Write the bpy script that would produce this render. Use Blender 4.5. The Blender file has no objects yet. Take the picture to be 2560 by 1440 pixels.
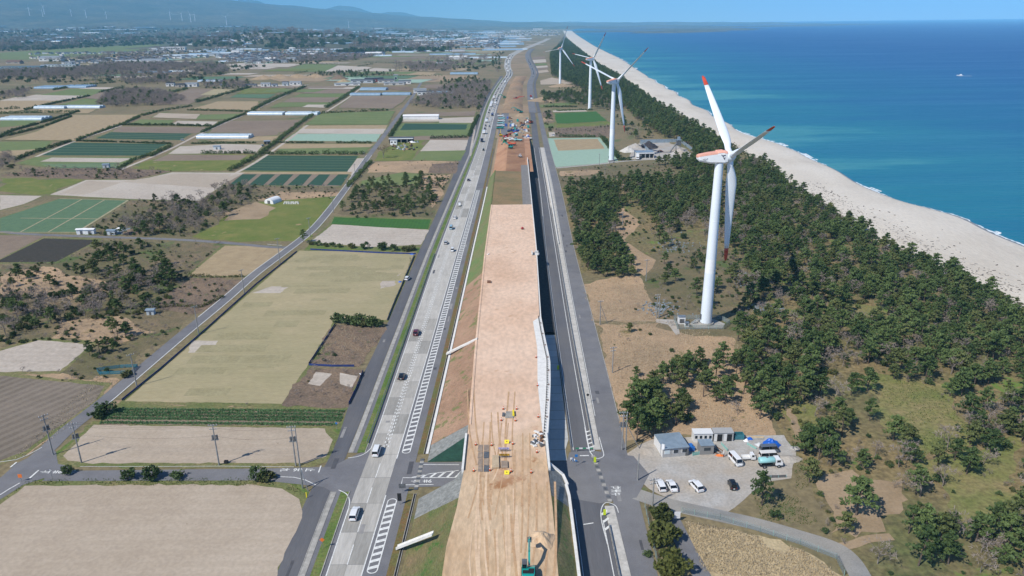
import bpy, bmesh, math, random
import numpy as np
from mathutils import Matrix, Vector, noise as mnoise
R = math.radians
rng = random.Random(7)
nrng = np.random.default_rng(11)
scene = bpy.context.scene
col = scene.collection

# ------------------------------------------------------------------ camera
EYE = 102.0                                   # flying height in metres
FPX = 1837.0; PITCH = math.atan2(663, FPX); ROLL = math.atan(0.01163)
cp, sp, cr, sr = math.cos(PITCH), math.sin(PITCH), math.cos(ROLL), math.sin(ROLL)
cam_data = bpy.data.cameras.new('camera'); cam_data.sensor_width = 36.0
cam_data.lens = 36.0 * FPX / 2560.0; cam_data.clip_start = 1.0; cam_data.clip_end = 200000.0
cam = bpy.data.objects.new('camera', cam_data); col.objects.link(cam)
cam.matrix_world = Matrix(((cr, sr, 0, 0), (-sr * sp, cr * sp, -cp, 0), (-sr * cp, cr * cp, sp, EYE), (0, 0, 0, 1)))
scene.camera = cam

# ------------------------------------------------------------------ sky, sun, exposure
SUN_EL = R(47.0); SUN_DIR = Vector((-0.776 * math.cos(SUN_EL), -0.631 * math.cos(SUN_EL), math.sin(SUN_EL)))
world = bpy.data.worlds.new('World'); scene.world = world; world.use_nodes = True
wn = world.node_tree.nodes; wl = world.node_tree.links
sky = wn.new('ShaderNodeTexSky'); sky.sky_type = 'NISHITA'; sky.sun_disc = False
sky.sun_elevation = SUN_EL; sky.sun_rotation = math.atan2(SUN_DIR.x, SUN_DIR.y)
sky.altitude = 3000.0; sky.air_density = 0.7; sky.dust_density = 0.0; sky.ozone_density = 6.0
wl.new(sky.outputs[0], wn['Background'].inputs[0]); wn['Background'].inputs[1].default_value = 0.15
sun_data = bpy.data.lights.new('sun', 'SUN'); sun_data.energy = 4.3; sun_data.angle = R(0.53); sun_data.color = (1.0, 0.955, 0.88)
sun = bpy.data.objects.new('sun', sun_data); col.objects.link(sun)
sun.rotation_euler = SUN_DIR.to_track_quat('Z', 'Y').to_euler(); sun.location = (0, 0, 400)
scene.view_settings.view_transform = 'Standard'; scene.view_settings.look = 'None'
scene.view_settings.gamma = 1.0; scene.view_settings.use_curve_mapping = False; scene.view_settings.exposure = 0.16
scene.render.engine = 'CYCLES'
scene.cycles.max_bounces = 5; scene.cycles.diffuse_bounces = 2; scene.cycles.glossy_bounces = 2
scene.cycles.transmission_bounces = 3; scene.cycles.transparent_max_bounces = 8; scene.cycles.volume_bounces = 2

# ------------------------------------------------------------------ survey: bearing + dip of a landmark -> position on the ground
def P(u, v, z=0.0):
    x = (u - 1280) / FPX; y = -(v - 720) / FPX
    X = x * cr + y * sr; Y = -x * sr + y * cr
    dx, dy, dz = X, cp + Y * sp, -sp + Y * cp
    t = (z - EYE) / dz
    return (dx * t, dy * t)
def PP(pts, z=0.0): return [P(a, b, z) for a, b in pts]

# ------------------------------------------------------------------ mesh helpers
def lin(c):
    if isinstance(c, str):
        c = tuple(int(c[i:i + 2], 16) / 255 for i in (0, 2, 4))
    return tuple(x / 12.92 if x <= 0.04045 else ((x + 0.055) / 1.055) ** 2.4 for x in c)
class MB:
    def __init__(self): self.v = []; self.f = []; self.m = []; self.s = []
    def add(self, vs, fs, mi=0, smooth=False):
        o = len(self.v); self.v.extend(vs)
        for f in fs: self.f.append(tuple(i + o for i in f)); self.m.append(mi); self.s.append(smooth)
        return self
    def box(self, cx, cy, z0, sx, sy, sz, rz=0.0, mi=0, taper=1.0):
        c, s = math.cos(rz), math.sin(rz); vs = []
        for k, t in ((0, 1.0), (1, taper)):
            for a, b in ((-1, -1), (1, -1), (1, 1), (-1, 1)):
                x, y = a * sx / 2 * t, b * sy / 2 * t
                vs.append((cx + c * x - s * y, cy + s * x + c * y, z0 + k * sz))
        return self.add(vs, [(3, 2, 1, 0), (4, 5, 6, 7), (0, 1, 5, 4), (1, 2, 6, 5), (2, 3, 7, 6), (3, 0, 4, 7)], mi)
    def prism(self, pts, z0, z1, mi=0):
        a = sum(pts[i][0] * pts[(i + 1) % len(pts)][1] - pts[(i + 1) % len(pts)][0] * pts[i][1] for i in range(len(pts)))
        if a < 0: pts = pts[::-1]
        n = len(pts)
        vs = [(x, y, z0) for x, y in pts] + [(x, y, z1) for x, y in pts]
        return self.add(vs, [tuple(range(n))[::-1], tuple(range(n, 2 * n))] + [(i, (i + 1) % n, n + (i + 1) % n, n + i) for i in range(n)], mi)
    def sideprism(self, prof, w, mi=0, axis='x'):
        # profile in (y, z), extruded across x by +-w
        n = len(prof)
        vs = [(-w / 2, y, z) for y, z in prof] + [(w / 2, y, z) for y, z in prof]
        return self.add(vs, [tuple(range(n)), tuple(range(n, 2 * n))[::-1]] + [(i, n + i, n + (i + 1) % n, (i + 1) % n) for i in range(n)], mi)
    def tube(self, path, rad, n=6, mi=0, cap=True, smooth=True):
        path = [Vector(p) for p in path]
        if not isinstance(rad, (list, tuple)): rad = [rad] * len(path)
        vs = []
        for i, p in enumerate(path):
            d = (path[min(i + 1, len(path) - 1)] - path[max(i - 1, 0)])
            d = d.normalized() if d.length > 1e-9 else Vector((0, 0, 1))
            a = d.cross(Vector((0.31, 0.95, 0.02))) if abs(d.z) > 0.95 else d.cross(Vector((0, 0, 1)))
            a.normalize(); b = a.cross(d)
            for k in range(n):
                t = 2 * math.pi * k / n
                vs.append(tuple(p + (a * math.cos(t) + b * math.sin(t)) * rad[i]))
        fs = []
        for i in range(len(path) - 1):
            for k in range(n):
                fs.append((i * n + k, i * n + (k + 1) % n, (i + 1) * n + (k + 1) % n, (i + 1) * n + k))
        self.add(vs, fs, mi, smooth)
        if cap:
            self.add(vs[:n], [tuple(range(n))[::-1]], mi); self.add(vs[-n:], [tuple(range(n))], mi)
        return self
    def cyl(self, x, y, z0, z1, r0, r1=None, n=12, mi=0): return self.tube([(x, y, z0), (x, y, z1)], [r0, r0 if r1 is None else r1], n, mi)
    def mesh(self, name, mats):
        me = bpy.data.meshes.new(name); me.from_pydata(self.v, [], self.f)
        for m in (mats if isinstance(mats, (list, tuple)) else [mats]): me.materials.append(m)
        me.polygons.foreach_set('material_index', self.m); me.polygons.foreach_set('use_smooth', self.s)
        me.update(); return me
    def build(self, name, mats, parent=None, loc=None, rz=0.0):
        return obj(name, self.mesh(name, mats), parent, loc, rz)
def obj(name, me, parent=None, loc=None, rz=0.0):
    o = bpy.data.objects.new(name, me); col.objects.link(o)
    if parent is not None: o.parent = parent
    if loc is not None: o.location = loc
    if rz: o.rotation_euler = (0, 0, rz)
    return o
def tag(o, label=None, cat=None, group=None, kind=None):
    if label: o['label'] = label
    if cat: o['category'] = cat
    if group: o['group'] = group
    if kind: o['kind'] = kind
    return o
def thing(name, label, cat, loc=(0, 0, 0), rz=0.0, group=None, scale=1.0):
    o = obj(name, None, None, loc, rz); o.empty_display_size = 0.5
    if scale != 1.0: o.scale = (scale,) * 3
    return tag(o, label, cat, group)
def copy_tree(o, parent=None):
    c = o.copy(); col.objects.link(c); c.parent = parent
    for ch in o.children: copy_tree(ch, c)
    return c
def place(proto, used, loc, rz=0.0, label=None, group=None, scale=None):
    """first call moves the built one, later calls copy it"""
    k = id(proto)
    o = proto if proto.name not in used else copy_tree(proto)
    used.add(proto.name)
    o.location = loc; o.rotation_euler = (0, 0, rz)
    if scale is not None: o.scale = (scale,) * 3 if not isinstance(scale, tuple) else scale
    if label: o['label'] = label
    if group: o['group'] = group
    return o
used = set()
def struct(name, me, label=None):
    o = obj(name, me); o['kind'] = 'structure'
    if label: o['label'] = label; o['category'] = name.replace('_', ' ')
    return o
_jn = [0]
def rough_edge(pts, step, amp, low=0.0):
    out = []; n = len(pts); _jn[0] += 1
    for i in range(n):
        a, b = Vector(pts[i]), Vector(pts[(i + 1) % n]); L = (b - a).length
        k = max(1, min(60, int(L / step)))
        nrm = Vector((-(b - a).y, (b - a).x)); nrm = nrm.normalized() if nrm.length else nrm
        for j in range(k):
            p = a + (b - a) * (j / k)
            if amp and j: p = p + nrm * (amp * 1.6 * mnoise.noise(Vector((p.x * 0.35, p.y * 0.35, _jn[0] * 3.1))) + low * min(1.0, 4 * j / k * (1 - j / k)) * 1.8 * mnoise.noise(Vector((p.x * 0.06, p.y * 0.06, _jn[0] * 1.7))))
            out.append((p.x, p.y))
    return out
def sheet_mesh(pts, z, mat, amp=0.0, step=3.0, name='sheet', low=0.0):
    if amp: pts = rough_edge(pts, step, amp, low)
    a = sum(pts[i][0] * pts[(i + 1) % len(pts)][1] - pts[(i + 1) % len(pts)][0] * pts[i][1] for i in range(len(pts)))
    if a < 0: pts = pts[::-1]
    mb = MB(); mb.add([(x, y, z) for x, y in pts], [tuple(range(len(pts)))])
    return mb.mesh(name, mat)
def inside(pt, poly):
    x, y = pt; c = False; j = len(poly) - 1
    for i in range(len(poly)):
        xi, yi = poly[i]; xj, yj = poly[j]
        if (yi > y) != (yj > y) and x < (xj - xi) * (y - yi) / (yj - yi) + xi: c = not c
        j = i
    return c
class Line:
    """lateral position x as a smooth function of the distance y, through surveyed points"""
    def __init__(self, pts, z=0.0, world=False):
        w = sorted((p if world else P(p[0], p[1], z)) for p in pts) if world else [P(p[0], p[1], z) for p in pts]
        w = sorted(w, key=lambda p: p[1])
        self.y = np.array([p[1] for p in w]); self.x = np.array([p[0] for p in w])
        d = np.gradient(self.x, self.y); self.d = d; self.world = world
    def __call__(self, y):
        Y, X = self.y, self.x
        if y <= Y[0]: return float(X[0] + self.d[0] * (y - Y[0]))
        if y >= Y[-1]: return float(X[-1] + self.d[-1] * (y - Y[-1]))
        i = int(np.searchsorted(Y, y)) - 1; i = max(0, min(len(Y) - 2, i))
        h = Y[i + 1] - Y[i]; t = (y - Y[i]) / h
        if self.world: return float(X[i] + (X[i + 1] - X[i]) * t)
        return float((2 * t**3 - 3 * t**2 + 1) * X[i] + (t**3 - 2 * t**2 + t) * h * self.d[i] + (-2 * t**3 + 3 * t**2) * X[i + 1] + (t**3 - t**2) * h * self.d[i + 1])
def off(line, d): return lambda y: line(y) + d
def ys(y0, y1):
    out = [y0]; y = y0
    while y < y1:
        y = min(y1, y + max(6.0, y * 0.03)); out.append(y)
    return out
def strip(mb, fa, fb, y0, y1, z, zb=None, mi=0, yy=None):
    Y = yy or ys(y0, y1); o = []
    za = z if callable(z) else (lambda y: z); zz = za if zb is None else (zb if callable(zb) else (lambda y: zb))
    vs = []
    for y in Y: vs += [(fa(y), y, za(y)), (fb(y), y, zz(y))]
    mb.add(vs, [(2 * i, 2 * i + 1, 2 * i + 3, 2 * i + 2) for i in range(len(Y) - 1)], mi)
def wall_strip(mb, f, w, y0, y1, z0, z1, mi=0, yy=None):
    """solid kerb or wall of width w centred on f(y)"""
    Y = yy or ys(y0, y1); vs = []
    a0 = z0 if callable(z0) else (lambda y: z0); a1 = z1 if callable(z1) else (lambda y: z1)
    for y in Y:
        x = f(y); vs += [(x - w / 2, y, a0(y)), (x + w / 2, y, a0(y)), (x + w / 2, y, a1(y)), (x - w / 2, y, a1(y))]
    fs = []
    for i in range(len(Y) - 1):
        for k in range(4): fs.append((4 * i + k, 4 * (i + 1) + k, 4 * (i + 1) + (k + 1) % 4, 4 * i + (k + 1) % 4))
    fs += [(0, 1, 2, 3), tuple(4 * (len(Y) - 1) + k for k in (3, 2, 1, 0))]
    mb.add(vs, fs, mi)
def path_strip(pts, w, z, mat, name, parent=None):
    """ribbon of width w along a polyline of ground points"""
    pts = [Vector(p) for p in pts]; vs = []; L = 0
    for i, p in enumerate(pts):
        d = (pts[min(i + 1, len(pts) - 1)] - pts[max(i - 1, 0)]).normalized(); n = Vector((-d.y, d.x))
        a, b = p + n * w / 2, p - n * w / 2
        vs += [(a.x, a.y, z), (b.x, b.y, z)]
    mb = MB(); mb.add(vs, [(2 * i + 1, 2 * i + 3, 2 * i + 2, 2 * i) for i in range(len(pts) - 1)])
    return mb.mesh(name, mat)
def smooth_path(pts, n=6):
    out = []; m = len(pts)
    for i in range(m - 1):
        p0, p1, p2, p3 = (Vector(pts[max(0, min(m - 1, k))]) for k in (i - 1, i, i + 1, i + 2))
        for j in range(n):
            t = j / n
            q = 0.5 * ((2 * p1) + (p2 - p0) * t + (2 * p0 - 5 * p1 + 4 * p2 - p3) * t * t + (3 * p1 - p0 - 3 * p2 + p3) * t**3)
            out.append(tuple(q))
    out.append(tuple(pts[-1])); return out

# ------------------------------------------------------------------ materials
MATS = {}
def mat(name, c1, c2=None, scale=0.5, rough=0.85, bump=0.0, metal=0.0, c3=None, scale3=0.03, amt3=0.5, rows=None,
        weeds=None, trans=0.0, emit=None, alpha=1.0, coat=0.0, spec=0.5, rnd=0.0, stretch=None, fine=None, bscale=None):
    if name in MATS: return MATS[name]
    m = bpy.data.materials.new(name); m.use_nodes = True; nt = m.node_tree; n = nt.nodes; l = nt.links
    b = n['Principled BSDF']; b.inputs['Roughness'].default_value = rough; b.inputs['Metallic'].default_value = metal
    b.inputs['Specular IOR Level'].default_value = spec
    if coat: b.inputs['Coat Weight'].default_value = coat; b.inputs['Coat Roughness'].default_value = 0.08
    c1 = lin(c1); out = None
    if c2 is not None or c3 is not None or rows or weeds or fine:
        geo = n.new('ShaderNodeNewGeometry'); pos = geo.outputs['Position']
        if stretch:
            mp = n.new('ShaderNodeMapping'); mp.inputs['Rotation'].default_value = (0, 0, stretch[0]); mp.inputs['Scale'].default_value = (stretch[1], stretch[2], 1)
            l.new(pos, mp.inputs['Vector']); spos = mp.outputs[0]
        else: spos = pos
        def noise(sc, det=4.0, p=None, rg=0.6):
            t = n.new('ShaderNodeTexNoise'); t.inputs['Scale'].default_value = sc; t.inputs['Detail'].default_value = det; t.inputs['Roughness'].default_value = rg
            l.new(p or spos, t.inputs['Vector']); return t.outputs['Fac']
        def ramp(f, a, bb):
            r = n.new('ShaderNodeMapRange'); r.inputs['From Min'].default_value = a; r.inputs['From Max'].default_value = bb
            r.interpolation_type = 'SMOOTHSTEP'; l.new(f, r.inputs['Value']); return r.outputs[0]
        def mixc(f, A, B, blend='MIX'):
            x = n.new('ShaderNodeMix'); x.data_type = 'RGBA'; x.blend_type = blend
            if isinstance(f, (int, float)): x.inputs[0].default_value = f
            else: l.new(f, x.inputs[0])
            for s, q in ((6, A), (7, B)):
                if isinstance(q, tuple): x.inputs[s].default_value = (*q, 1)
                else: l.new(q, x.inputs[s])
            return x.outputs[2]
        out = c1
        if c2 is not None: out = mixc(ramp(noise(scale, 6.0), 0.32, 0.68), out, lin(c2))
        if c3 is not None: out = mixc(ramp(noise(scale3, 3.0, pos), 0.5 - 0.22, 0.5 + 0.22), out, mixc(amt3, out, lin(c3)))
        if fine: out = mixc(1.0, out, mixc(ramp(noise(fine[0], 3.0), 0.25, 0.75), (1 - fine[1],) * 3, (1 + fine[1],) * 3), 'MULTIPLY')
        if rows:
            ang, sp_, rc, amt = rows
            mp = n.new('ShaderNodeMapping'); mp.inputs['Rotation'].default_value = (0, 0, ang); l.new(pos, mp.inputs['Vector'])
            wv = n.new('ShaderNodeTexWave'); wv.wave_type = 'BANDS'; wv.bands_direction = 'X'
            wv.inputs['Scale'].default_value = 2 * math.pi / sp_ / 20.0; wv.inputs['Distortion'].default_value = 0.35; wv.inputs['Detail'].default_value = 1.0; wv.inputs['Detail Scale'].default_value = 0.6
            l.new(mp.outputs[0], wv.inputs['Vector'])
            mm = n.new('ShaderNodeMath'); mm.operation = 'MULTIPLY'; mm.inputs[1].default_value = amt; l.new(ramp(wv.outputs['Fac'], 0.35, 0.75), mm.inputs[0])
            out = mixc(mm.outputs[0], out, lin(rc))
        if weeds:
            wc, th, wsc = weeds
            out = mixc(ramp(noise(wsc, 5.0, pos, 0.7), th, th + 0.08), out, lin(wc))
        if rnd:
            oi = n.new('ShaderNodeObjectInfo'); hs = n.new('ShaderNodeHueSaturation')
            mr = n.new('ShaderNodeMapRange'); mr.inputs['To Min'].default_value = 1 - rnd; mr.inputs['To Max'].default_value = 1 + rnd
            l.new(oi.outputs['Random'], mr.inputs['Value']); l.new(mr.outputs[0], hs.inputs['Value'])
            l.new(out, hs.inputs['Color']); out = hs.outputs[0]
        l.new(out, b.inputs['Base Color'])
        if bump:
            bp = n.new('ShaderNodeBump'); bp.inputs['Strength'].default_value = bump; bp.inputs['Distance'].default_value = 0.15
            l.new(noise(bscale or scale * 2.0, 5.0), bp.inputs['Height']); l.new(bp.outputs[0], b.inputs['Normal'])
    else: b.inputs['Base Color'].default_value = (*c1, 1)
    if trans: b.inputs['Transmission Weight'].default_value = trans
    if alpha < 1: b.inputs['Alpha'].default_value = alpha
    MATS[name] = m; return m
def leafmat(name, ca, cb, rnd=0.25, tl=0.25):
    m = bpy.data.materials.new(name); m.use_nodes = True; nt = m.node_tree; n = nt.nodes; l = nt.links
    b = n['Principled BSDF']; b.inputs['Roughness'].default_value = 0.7; b.inputs['Specular IOR Level'].default_value = 0.25
    tc = n.new('ShaderNodeNewGeometry'); oi = n.new('ShaderNodeObjectInfo')
    nz = n.new('ShaderNodeTexNoise'); nz.inputs['Scale'].default_value = 0.9; nz.inputs['Detail'].default_value = 2
    l.new(tc.outputs['Position'], nz.inputs['Vector'])
    ad = n.new('ShaderNodeMath'); ad.operation = 'MULTIPLY_ADD'; ad.inputs[1].default_value = 0.9; ad.inputs[2].default_value = -0.25
    l.new(oi.outputs['Random'], ad.inputs[0])
    a2 = n.new('ShaderNodeMath'); a2.operation = 'ADD'; l.new(ad.outputs[0], a2.inputs[0]); l.new(nz.outputs['Fac'], a2.inputs[1])
    a3 = n.new('ShaderNodeMath'); a3.operation = 'MULTIPLY'; a3.inputs[1].default_value = 0.62; a3.use_clamp = True; l.new(a2.outputs[0], a3.inputs[0])
    x = n.new('ShaderNodeMix'); x.data_type = 'RGBA'; x.inputs[6].default_value = (*ca, 1); x.inputs[7].default_value = (*cb, 1)
    l.new(a3.outputs[0], x.inputs[0]); l.new(x.outputs[2], b.inputs['Base Color'])
    tr = n.new('ShaderNodeBsdfTranslucent'); l.new(x.outputs[2], tr.inputs['Color'])
    ms = n.new('ShaderNodeMixShader'); ms.inputs[0].default_value = tl
    l.new(b.outputs[0], ms.inputs[1]); l.new(tr.outputs[0], ms.inputs[2])
    l.new(ms.outputs[0], n['Material Output'].inputs['Surface'])
    MATS[name] = m; return m
def rgb(r, g, b): return (r / 255, g / 255, b / 255)
M_CONC = mat('concrete', rgb(178, 174, 166), rgb(150, 147, 140), 0.6, fine=(4.0, 0.12))
M_CONCW = mat('new_concrete', rgb(232, 230, 225), rgb(218, 216, 210), 0.8, fine=(4.0, 0.06))
M_ASPH = mat('asphalt', rgb(116, 116, 120), rgb(104, 104, 108), 0.25, rough=0.9, fine=(6.0, 0.12), c3=rgb(134, 132, 130), scale3=0.04, amt3=0.5)
M_ASPHN = mat('fresh_asphalt', rgb(98, 99, 104), rgb(88, 89, 94), 0.2, rough=0.88, fine=(6.0, 0.1), c3=rgb(116, 113, 110), scale3=0.05, amt3=0.4, stretch=(0, 1.5, 0.08))
M_LINE = mat('road_paint', rgb(236, 236, 232), rgb(205, 205, 200), 2.0, rough=0.6)
M_STEEL = mat('galvanised_steel', rgb(168, 174, 176), rgb(140, 146, 150), 1.2, rough=0.45, metal=0.6)
M_DARK = mat('black_rubber', rgb(28, 28, 30), rough=0.8)
M_GLASS = mat('car_glass', rgb(22, 27, 33), rough=0.08, spec=0.8)
M_GREYM = mat('grey_metal', rgb(120, 122, 124), rgb(96, 98, 100), 1.5, rough=0.5, metal=0.3)
M_BARK = mat('bark', rgb(112, 98, 88), rgb(78, 68, 60), 2.0)
M_BARKG = mat('grey_bark', rgb(150, 140, 132), rgb(110, 100, 94), 2.0)
M_WHITE = mat('white_paint', rgb(235, 236, 236), rough=0.45)
# ================================================================== THE SETTING
# ---- sea
def sea_mat():
    m = bpy.data.materials.new('sea_water'); m.use_nodes = True; nt = m.node_tree; n = nt.nodes; l = nt.links
    b = n['Principled BSDF']; b.inputs['Roughness'].default_value = 0.28; b.inputs['IOR'].default_value = 1.33; b.inputs['Specular IOR Level'].default_value = 0.2
    geo = n.new('ShaderNodeNewGeometry'); sx = n.new('ShaderNodeSeparateXYZ'); l.new(geo.outputs['Position'], sx.inputs[0])
    mp = n.new('ShaderNodeMapping'); mp.inputs['Scale'].default_value = (0.6, 2.2, 1.0); mp.inputs['Rotation'].default_value = (0, 0, 0.1); l.new(geo.outputs['Position'], mp.inputs[0])
    nz = n.new('ShaderNodeTexNoise'); nz.inputs['Scale'].default_value = 0.0035; nz.inputs['Detail'].default_value = 6; nz.inputs['Roughness'].default_value = 0.62; l.new(mp.outputs[0], nz.inputs['Vector'])
    # depth grows with the distance from the shore (shore at about x = 240, receding with y)
    dep = n.new('ShaderNodeMath'); dep.operation = 'MULTIPLY_ADD'; dep.inputs[1].default_value = -0.045; l.new(sx.outputs[1], dep.inputs[0]); l.new(sx.outputs[0], dep.inputs[2])
    ad = n.new('ShaderNodeMath'); ad.operation = 'MULTIPLY_ADD'; ad.inputs[1].default_value = 900.0; l.new(nz.outputs['Fac'], ad.inputs[0]); l.new(dep.outputs[0], ad.inputs[2])
    cr_ = n.new('ShaderNodeValToRGB'); e = cr_.color_ramp.elements
    mr = n.new('ShaderNodeMapRange'); mr.inputs['From Min'].default_value = 620; mr.inputs['From Max'].default_value = 1900; l.new(ad.outputs[0], mr.inputs['Value']); l.new(mr.outputs[0], cr_.inputs[0])
    e[0].position = 0.0; e[0].color = (0.05, 0.25, 0.29, 1)
    e[1].position = 1.0; e[1].color = (0.002, 0.06, 0.215, 1)
    for p, c in ((0.05, (0.013, 0.175, 0.25, 1)), (0.22, (0.005, 0.125, 0.24, 1)), (0.5, (0.003, 0.085, 0.235, 1))):
        x = e.new(p); x.color = c
    # wind streaks: calmer and rougher lanes of water
    mp2 = n.new('ShaderNodeMapping'); mp2.inputs['Scale'].default_value = (0.25, 3.0, 1.0); l.new(geo.outputs['Position'], mp2.inputs[0])
    n2 = n.new('ShaderNodeTexNoise'); n2.inputs['Scale'].default_value = 0.006; n2.inputs['Detail'].default_value = 7; n2.inputs['Roughness'].default_value = 0.7; l.new(mp2.outputs[0], n2.inputs['Vector'])
    st_ = n.new('ShaderNodeMapRange'); st_.inputs['From Min'].default_value = 0.5; st_.inputs['From Max'].default_value = 0.72; st_.inputs['To Max'].default_value = 0.22; l.new(n2.outputs['Fac'], st_.inputs['Value'])
    mx = n.new('ShaderNodeMix'); mx.data_type = 'RGBA'; mx.inputs[7].default_value = (0.02, 0.17, 0.29, 1); l.new(st_.outputs[0], mx.inputs[0]); l.new(cr_.outputs[0], mx.inputs[6]); l.new(mx.outputs[2], b.inputs['Base Color'])
    rr = n.new('ShaderNodeMapRange'); rr.inputs['To Min'].default_value = 0.2; rr.inputs['To Max'].default_value = 0.5; l.new(n2.outputs['Fac'], rr.inputs['Value']); l.new(rr.outputs[0], b.inputs['Roughness'])
    wv = n.new('ShaderNodeTexNoise'); wv.inputs['Scale'].default_value = 0.12; wv.inputs['Detail'].default_value = 6; l.new(mp.outputs[0], wv.inputs['Vector'])
    bp = n.new('ShaderNodeBump'); bp.inputs['Strength'].default_value = 0.8; bp.inputs['Distance'].default_value = 2.0; l.new(wv.outputs['Fac'], bp.inputs['Height']); l.new(bp.outputs[0], b.inputs['Normal'])
    return m
SEA_Z = -0.8
COAST = Line([(2560, 605), (2480, 573), (2400, 541), (2330, 522), (2260, 503), (2200, 477), (2120, 440), (2040, 401), (2000, 377), (1960, 364), (1900, 345), (1850, 325), (1790, 290), (1740, 262), (1700, 237), (1660, 214), (1620, 190), (1590, 171), (1560, 151), (1520, 131), (1490, 116), (1460, 98), (1440, 85), (1431, 77)])
INNER = Line([(2560, 760), (2480, 722), (2380, 680), (2250, 615), (2150, 570), (2070, 515), (1990, 462), (1900, 398), (1850, 367), (1780, 327), (1700, 285), (1650, 256), (1600, 217), (1560, 192), (1520, 170), (1490, 152), (1450, 124), (1430, 105), (1413, 84), (1409, 78)])
def coast(y):
    return (COAST(max(y, 339)) if y <= 10600 else COAST(10600)) + 2.5 * math.sin(y * 0.05) * (1 if y < 1500 else 0)
def inner(y): return INNER(max(y, 262)) if y <= 9800 else INNER(9800)
M_SEA = sea_mat()
mb = MB(); S = 43000
mb.add([(-200, -2000, SEA_Z), (S, -2000, SEA_Z), (S, S, SEA_Z), (-200, S, SEA_Z)], [(0, 1, 2, 3)])
struct('sea', mb.mesh('sea', M_SEA))
# ---- land
M_GROUND = mat('open_ground', rgb(128, 116, 86), rgb(98, 96, 64), 0.02, c3=rgb(138, 120, 90), scale3=0.004, amt3=0.8, fine=(0.6, 0.25), weeds=(rgb(96, 105, 62), 0.56, 0.03))
YC = [-600, 0, 150] + list(np.geomspace(262, 9800, 60))
pts = [(inner(y), y) for y in YC]
pts += [(1100, 12500), (1500, 16000), (3600, 24000), (5200, 33000), (9500, 42500), (-50000, 42500), (-50000, -600)]
struct('ground', sheet_mesh(pts, 0.0, M_GROUND))
M_SAND = mat('beach_sand', rgb(208, 199, 184), rgb(194, 184, 169), 0.05, c3=rgb(216, 208, 195), scale3=0.012, amt3=0.8, fine=(1.2, 0.09), stretch=(0.0, 1.0, 0.22), bump=0.3, bscale=0.5)
M_WET = mat('wet_sand', rgb(142, 130, 114), rgb(122, 112, 100), 0.1, rough=0.35)
mb = MB(); vs = []; YB = [-600, 0, 150] + list(np.linspace(262, 1500, 130)) + list(np.geomspace(1520, 9800, 40))
for y in YB:
    a, b = inner(y) - 6, coast(y); w = b - a
    # backshore dune, berm crest, wet foreshore running under the water
    for t, z in ((0, -0.05), (0.08, 0.75 + 0.3 * mnoise.noise(Vector((0, y * 0.03, 0)))), (0.3, 0.95), (0.62, 0.8 + 0.25 * mnoise.noise(Vector((4, y * 0.02, 0)))), (0.88, 0.25), (0.965, -0.42), (1.0, SEA_Z - 0.02)):
        vs.append((a + w * t, y, z))
    vs.append((b + max(8, 0.12 * w), y, SEA_Z - 1.2))
n = 8; fs = []; mi = []
for i in range(len(YB) - 1):
    for k in range(n - 1): fs.append((i * n + k, i * n + k + 1, (i + 1) * n + k + 1, (i + 1) * n + k)); mi.append(1 if k >= 5 else 0)
mb.v = vs; mb.f = fs; mb.m = mi; mb.s = [True] * len(fs)
struct('beach', mb.mesh('beach', [M_SAND, M_WET]))
# ---- surf: broken white crests along the waterline
M_FOAM = mat('sea_foam', rgb(238, 242, 244), rgb(200, 216, 222), 0.4, rough=0.7)
mb = MB()
for y in np.arange(262, 2600, 1.0):
    s = 1 + y / 900.0
    if y > 900 and int(y) % 3: continue
    k = mnoise.noise(Vector((y * 0.021, 3.3, 0))) + 0.6 * mnoise.noise(Vector((y * 0.11, 9.1, 0)))
    if k < -0.15: continue
    st = 1.0 if y <= 900 else 3.0
    w = (0.35 + 2.6 * min(1, max(0, k))) * min(2.0, s)
    x0 = coast(y) - 0.4 + 1.2 * mnoise.noise(Vector((y * 0.3, 1, 0))); x1 = coast(y + st) - 0.4 + 1.2 * mnoise.noise(Vector(((y + st) * 0.3, 1, 0)))
    mb.add([(x0, y, SEA_Z + 0.12), (x0 + w, y, SEA_Z + 0.03), (x1 + w, y + st, SEA_Z + 0.03), (x1, y + st, SEA_Z + 0.12)], [(0, 1, 2, 3)])
    if k > 0.42:
        x2 = x0 + 3 + 3 * mnoise.noise(Vector((y * 0.05, 5, 0)))
        mb.add([(x2, y, SEA_Z + 0.03), (x2 + 0.6 * w, y, SEA_Z + 0.05), (x2 + 0.6 * w, y + st, SEA_Z + 0.05), (x2, y + st, SEA_Z + 0.03)], [(0, 1, 2, 3)])
tag(obj('surf_foam', mb.mesh('surf_foam', M_FOAM)), 'broken white surf along the edge of the beach', 'surf', kind='stuff')

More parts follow.
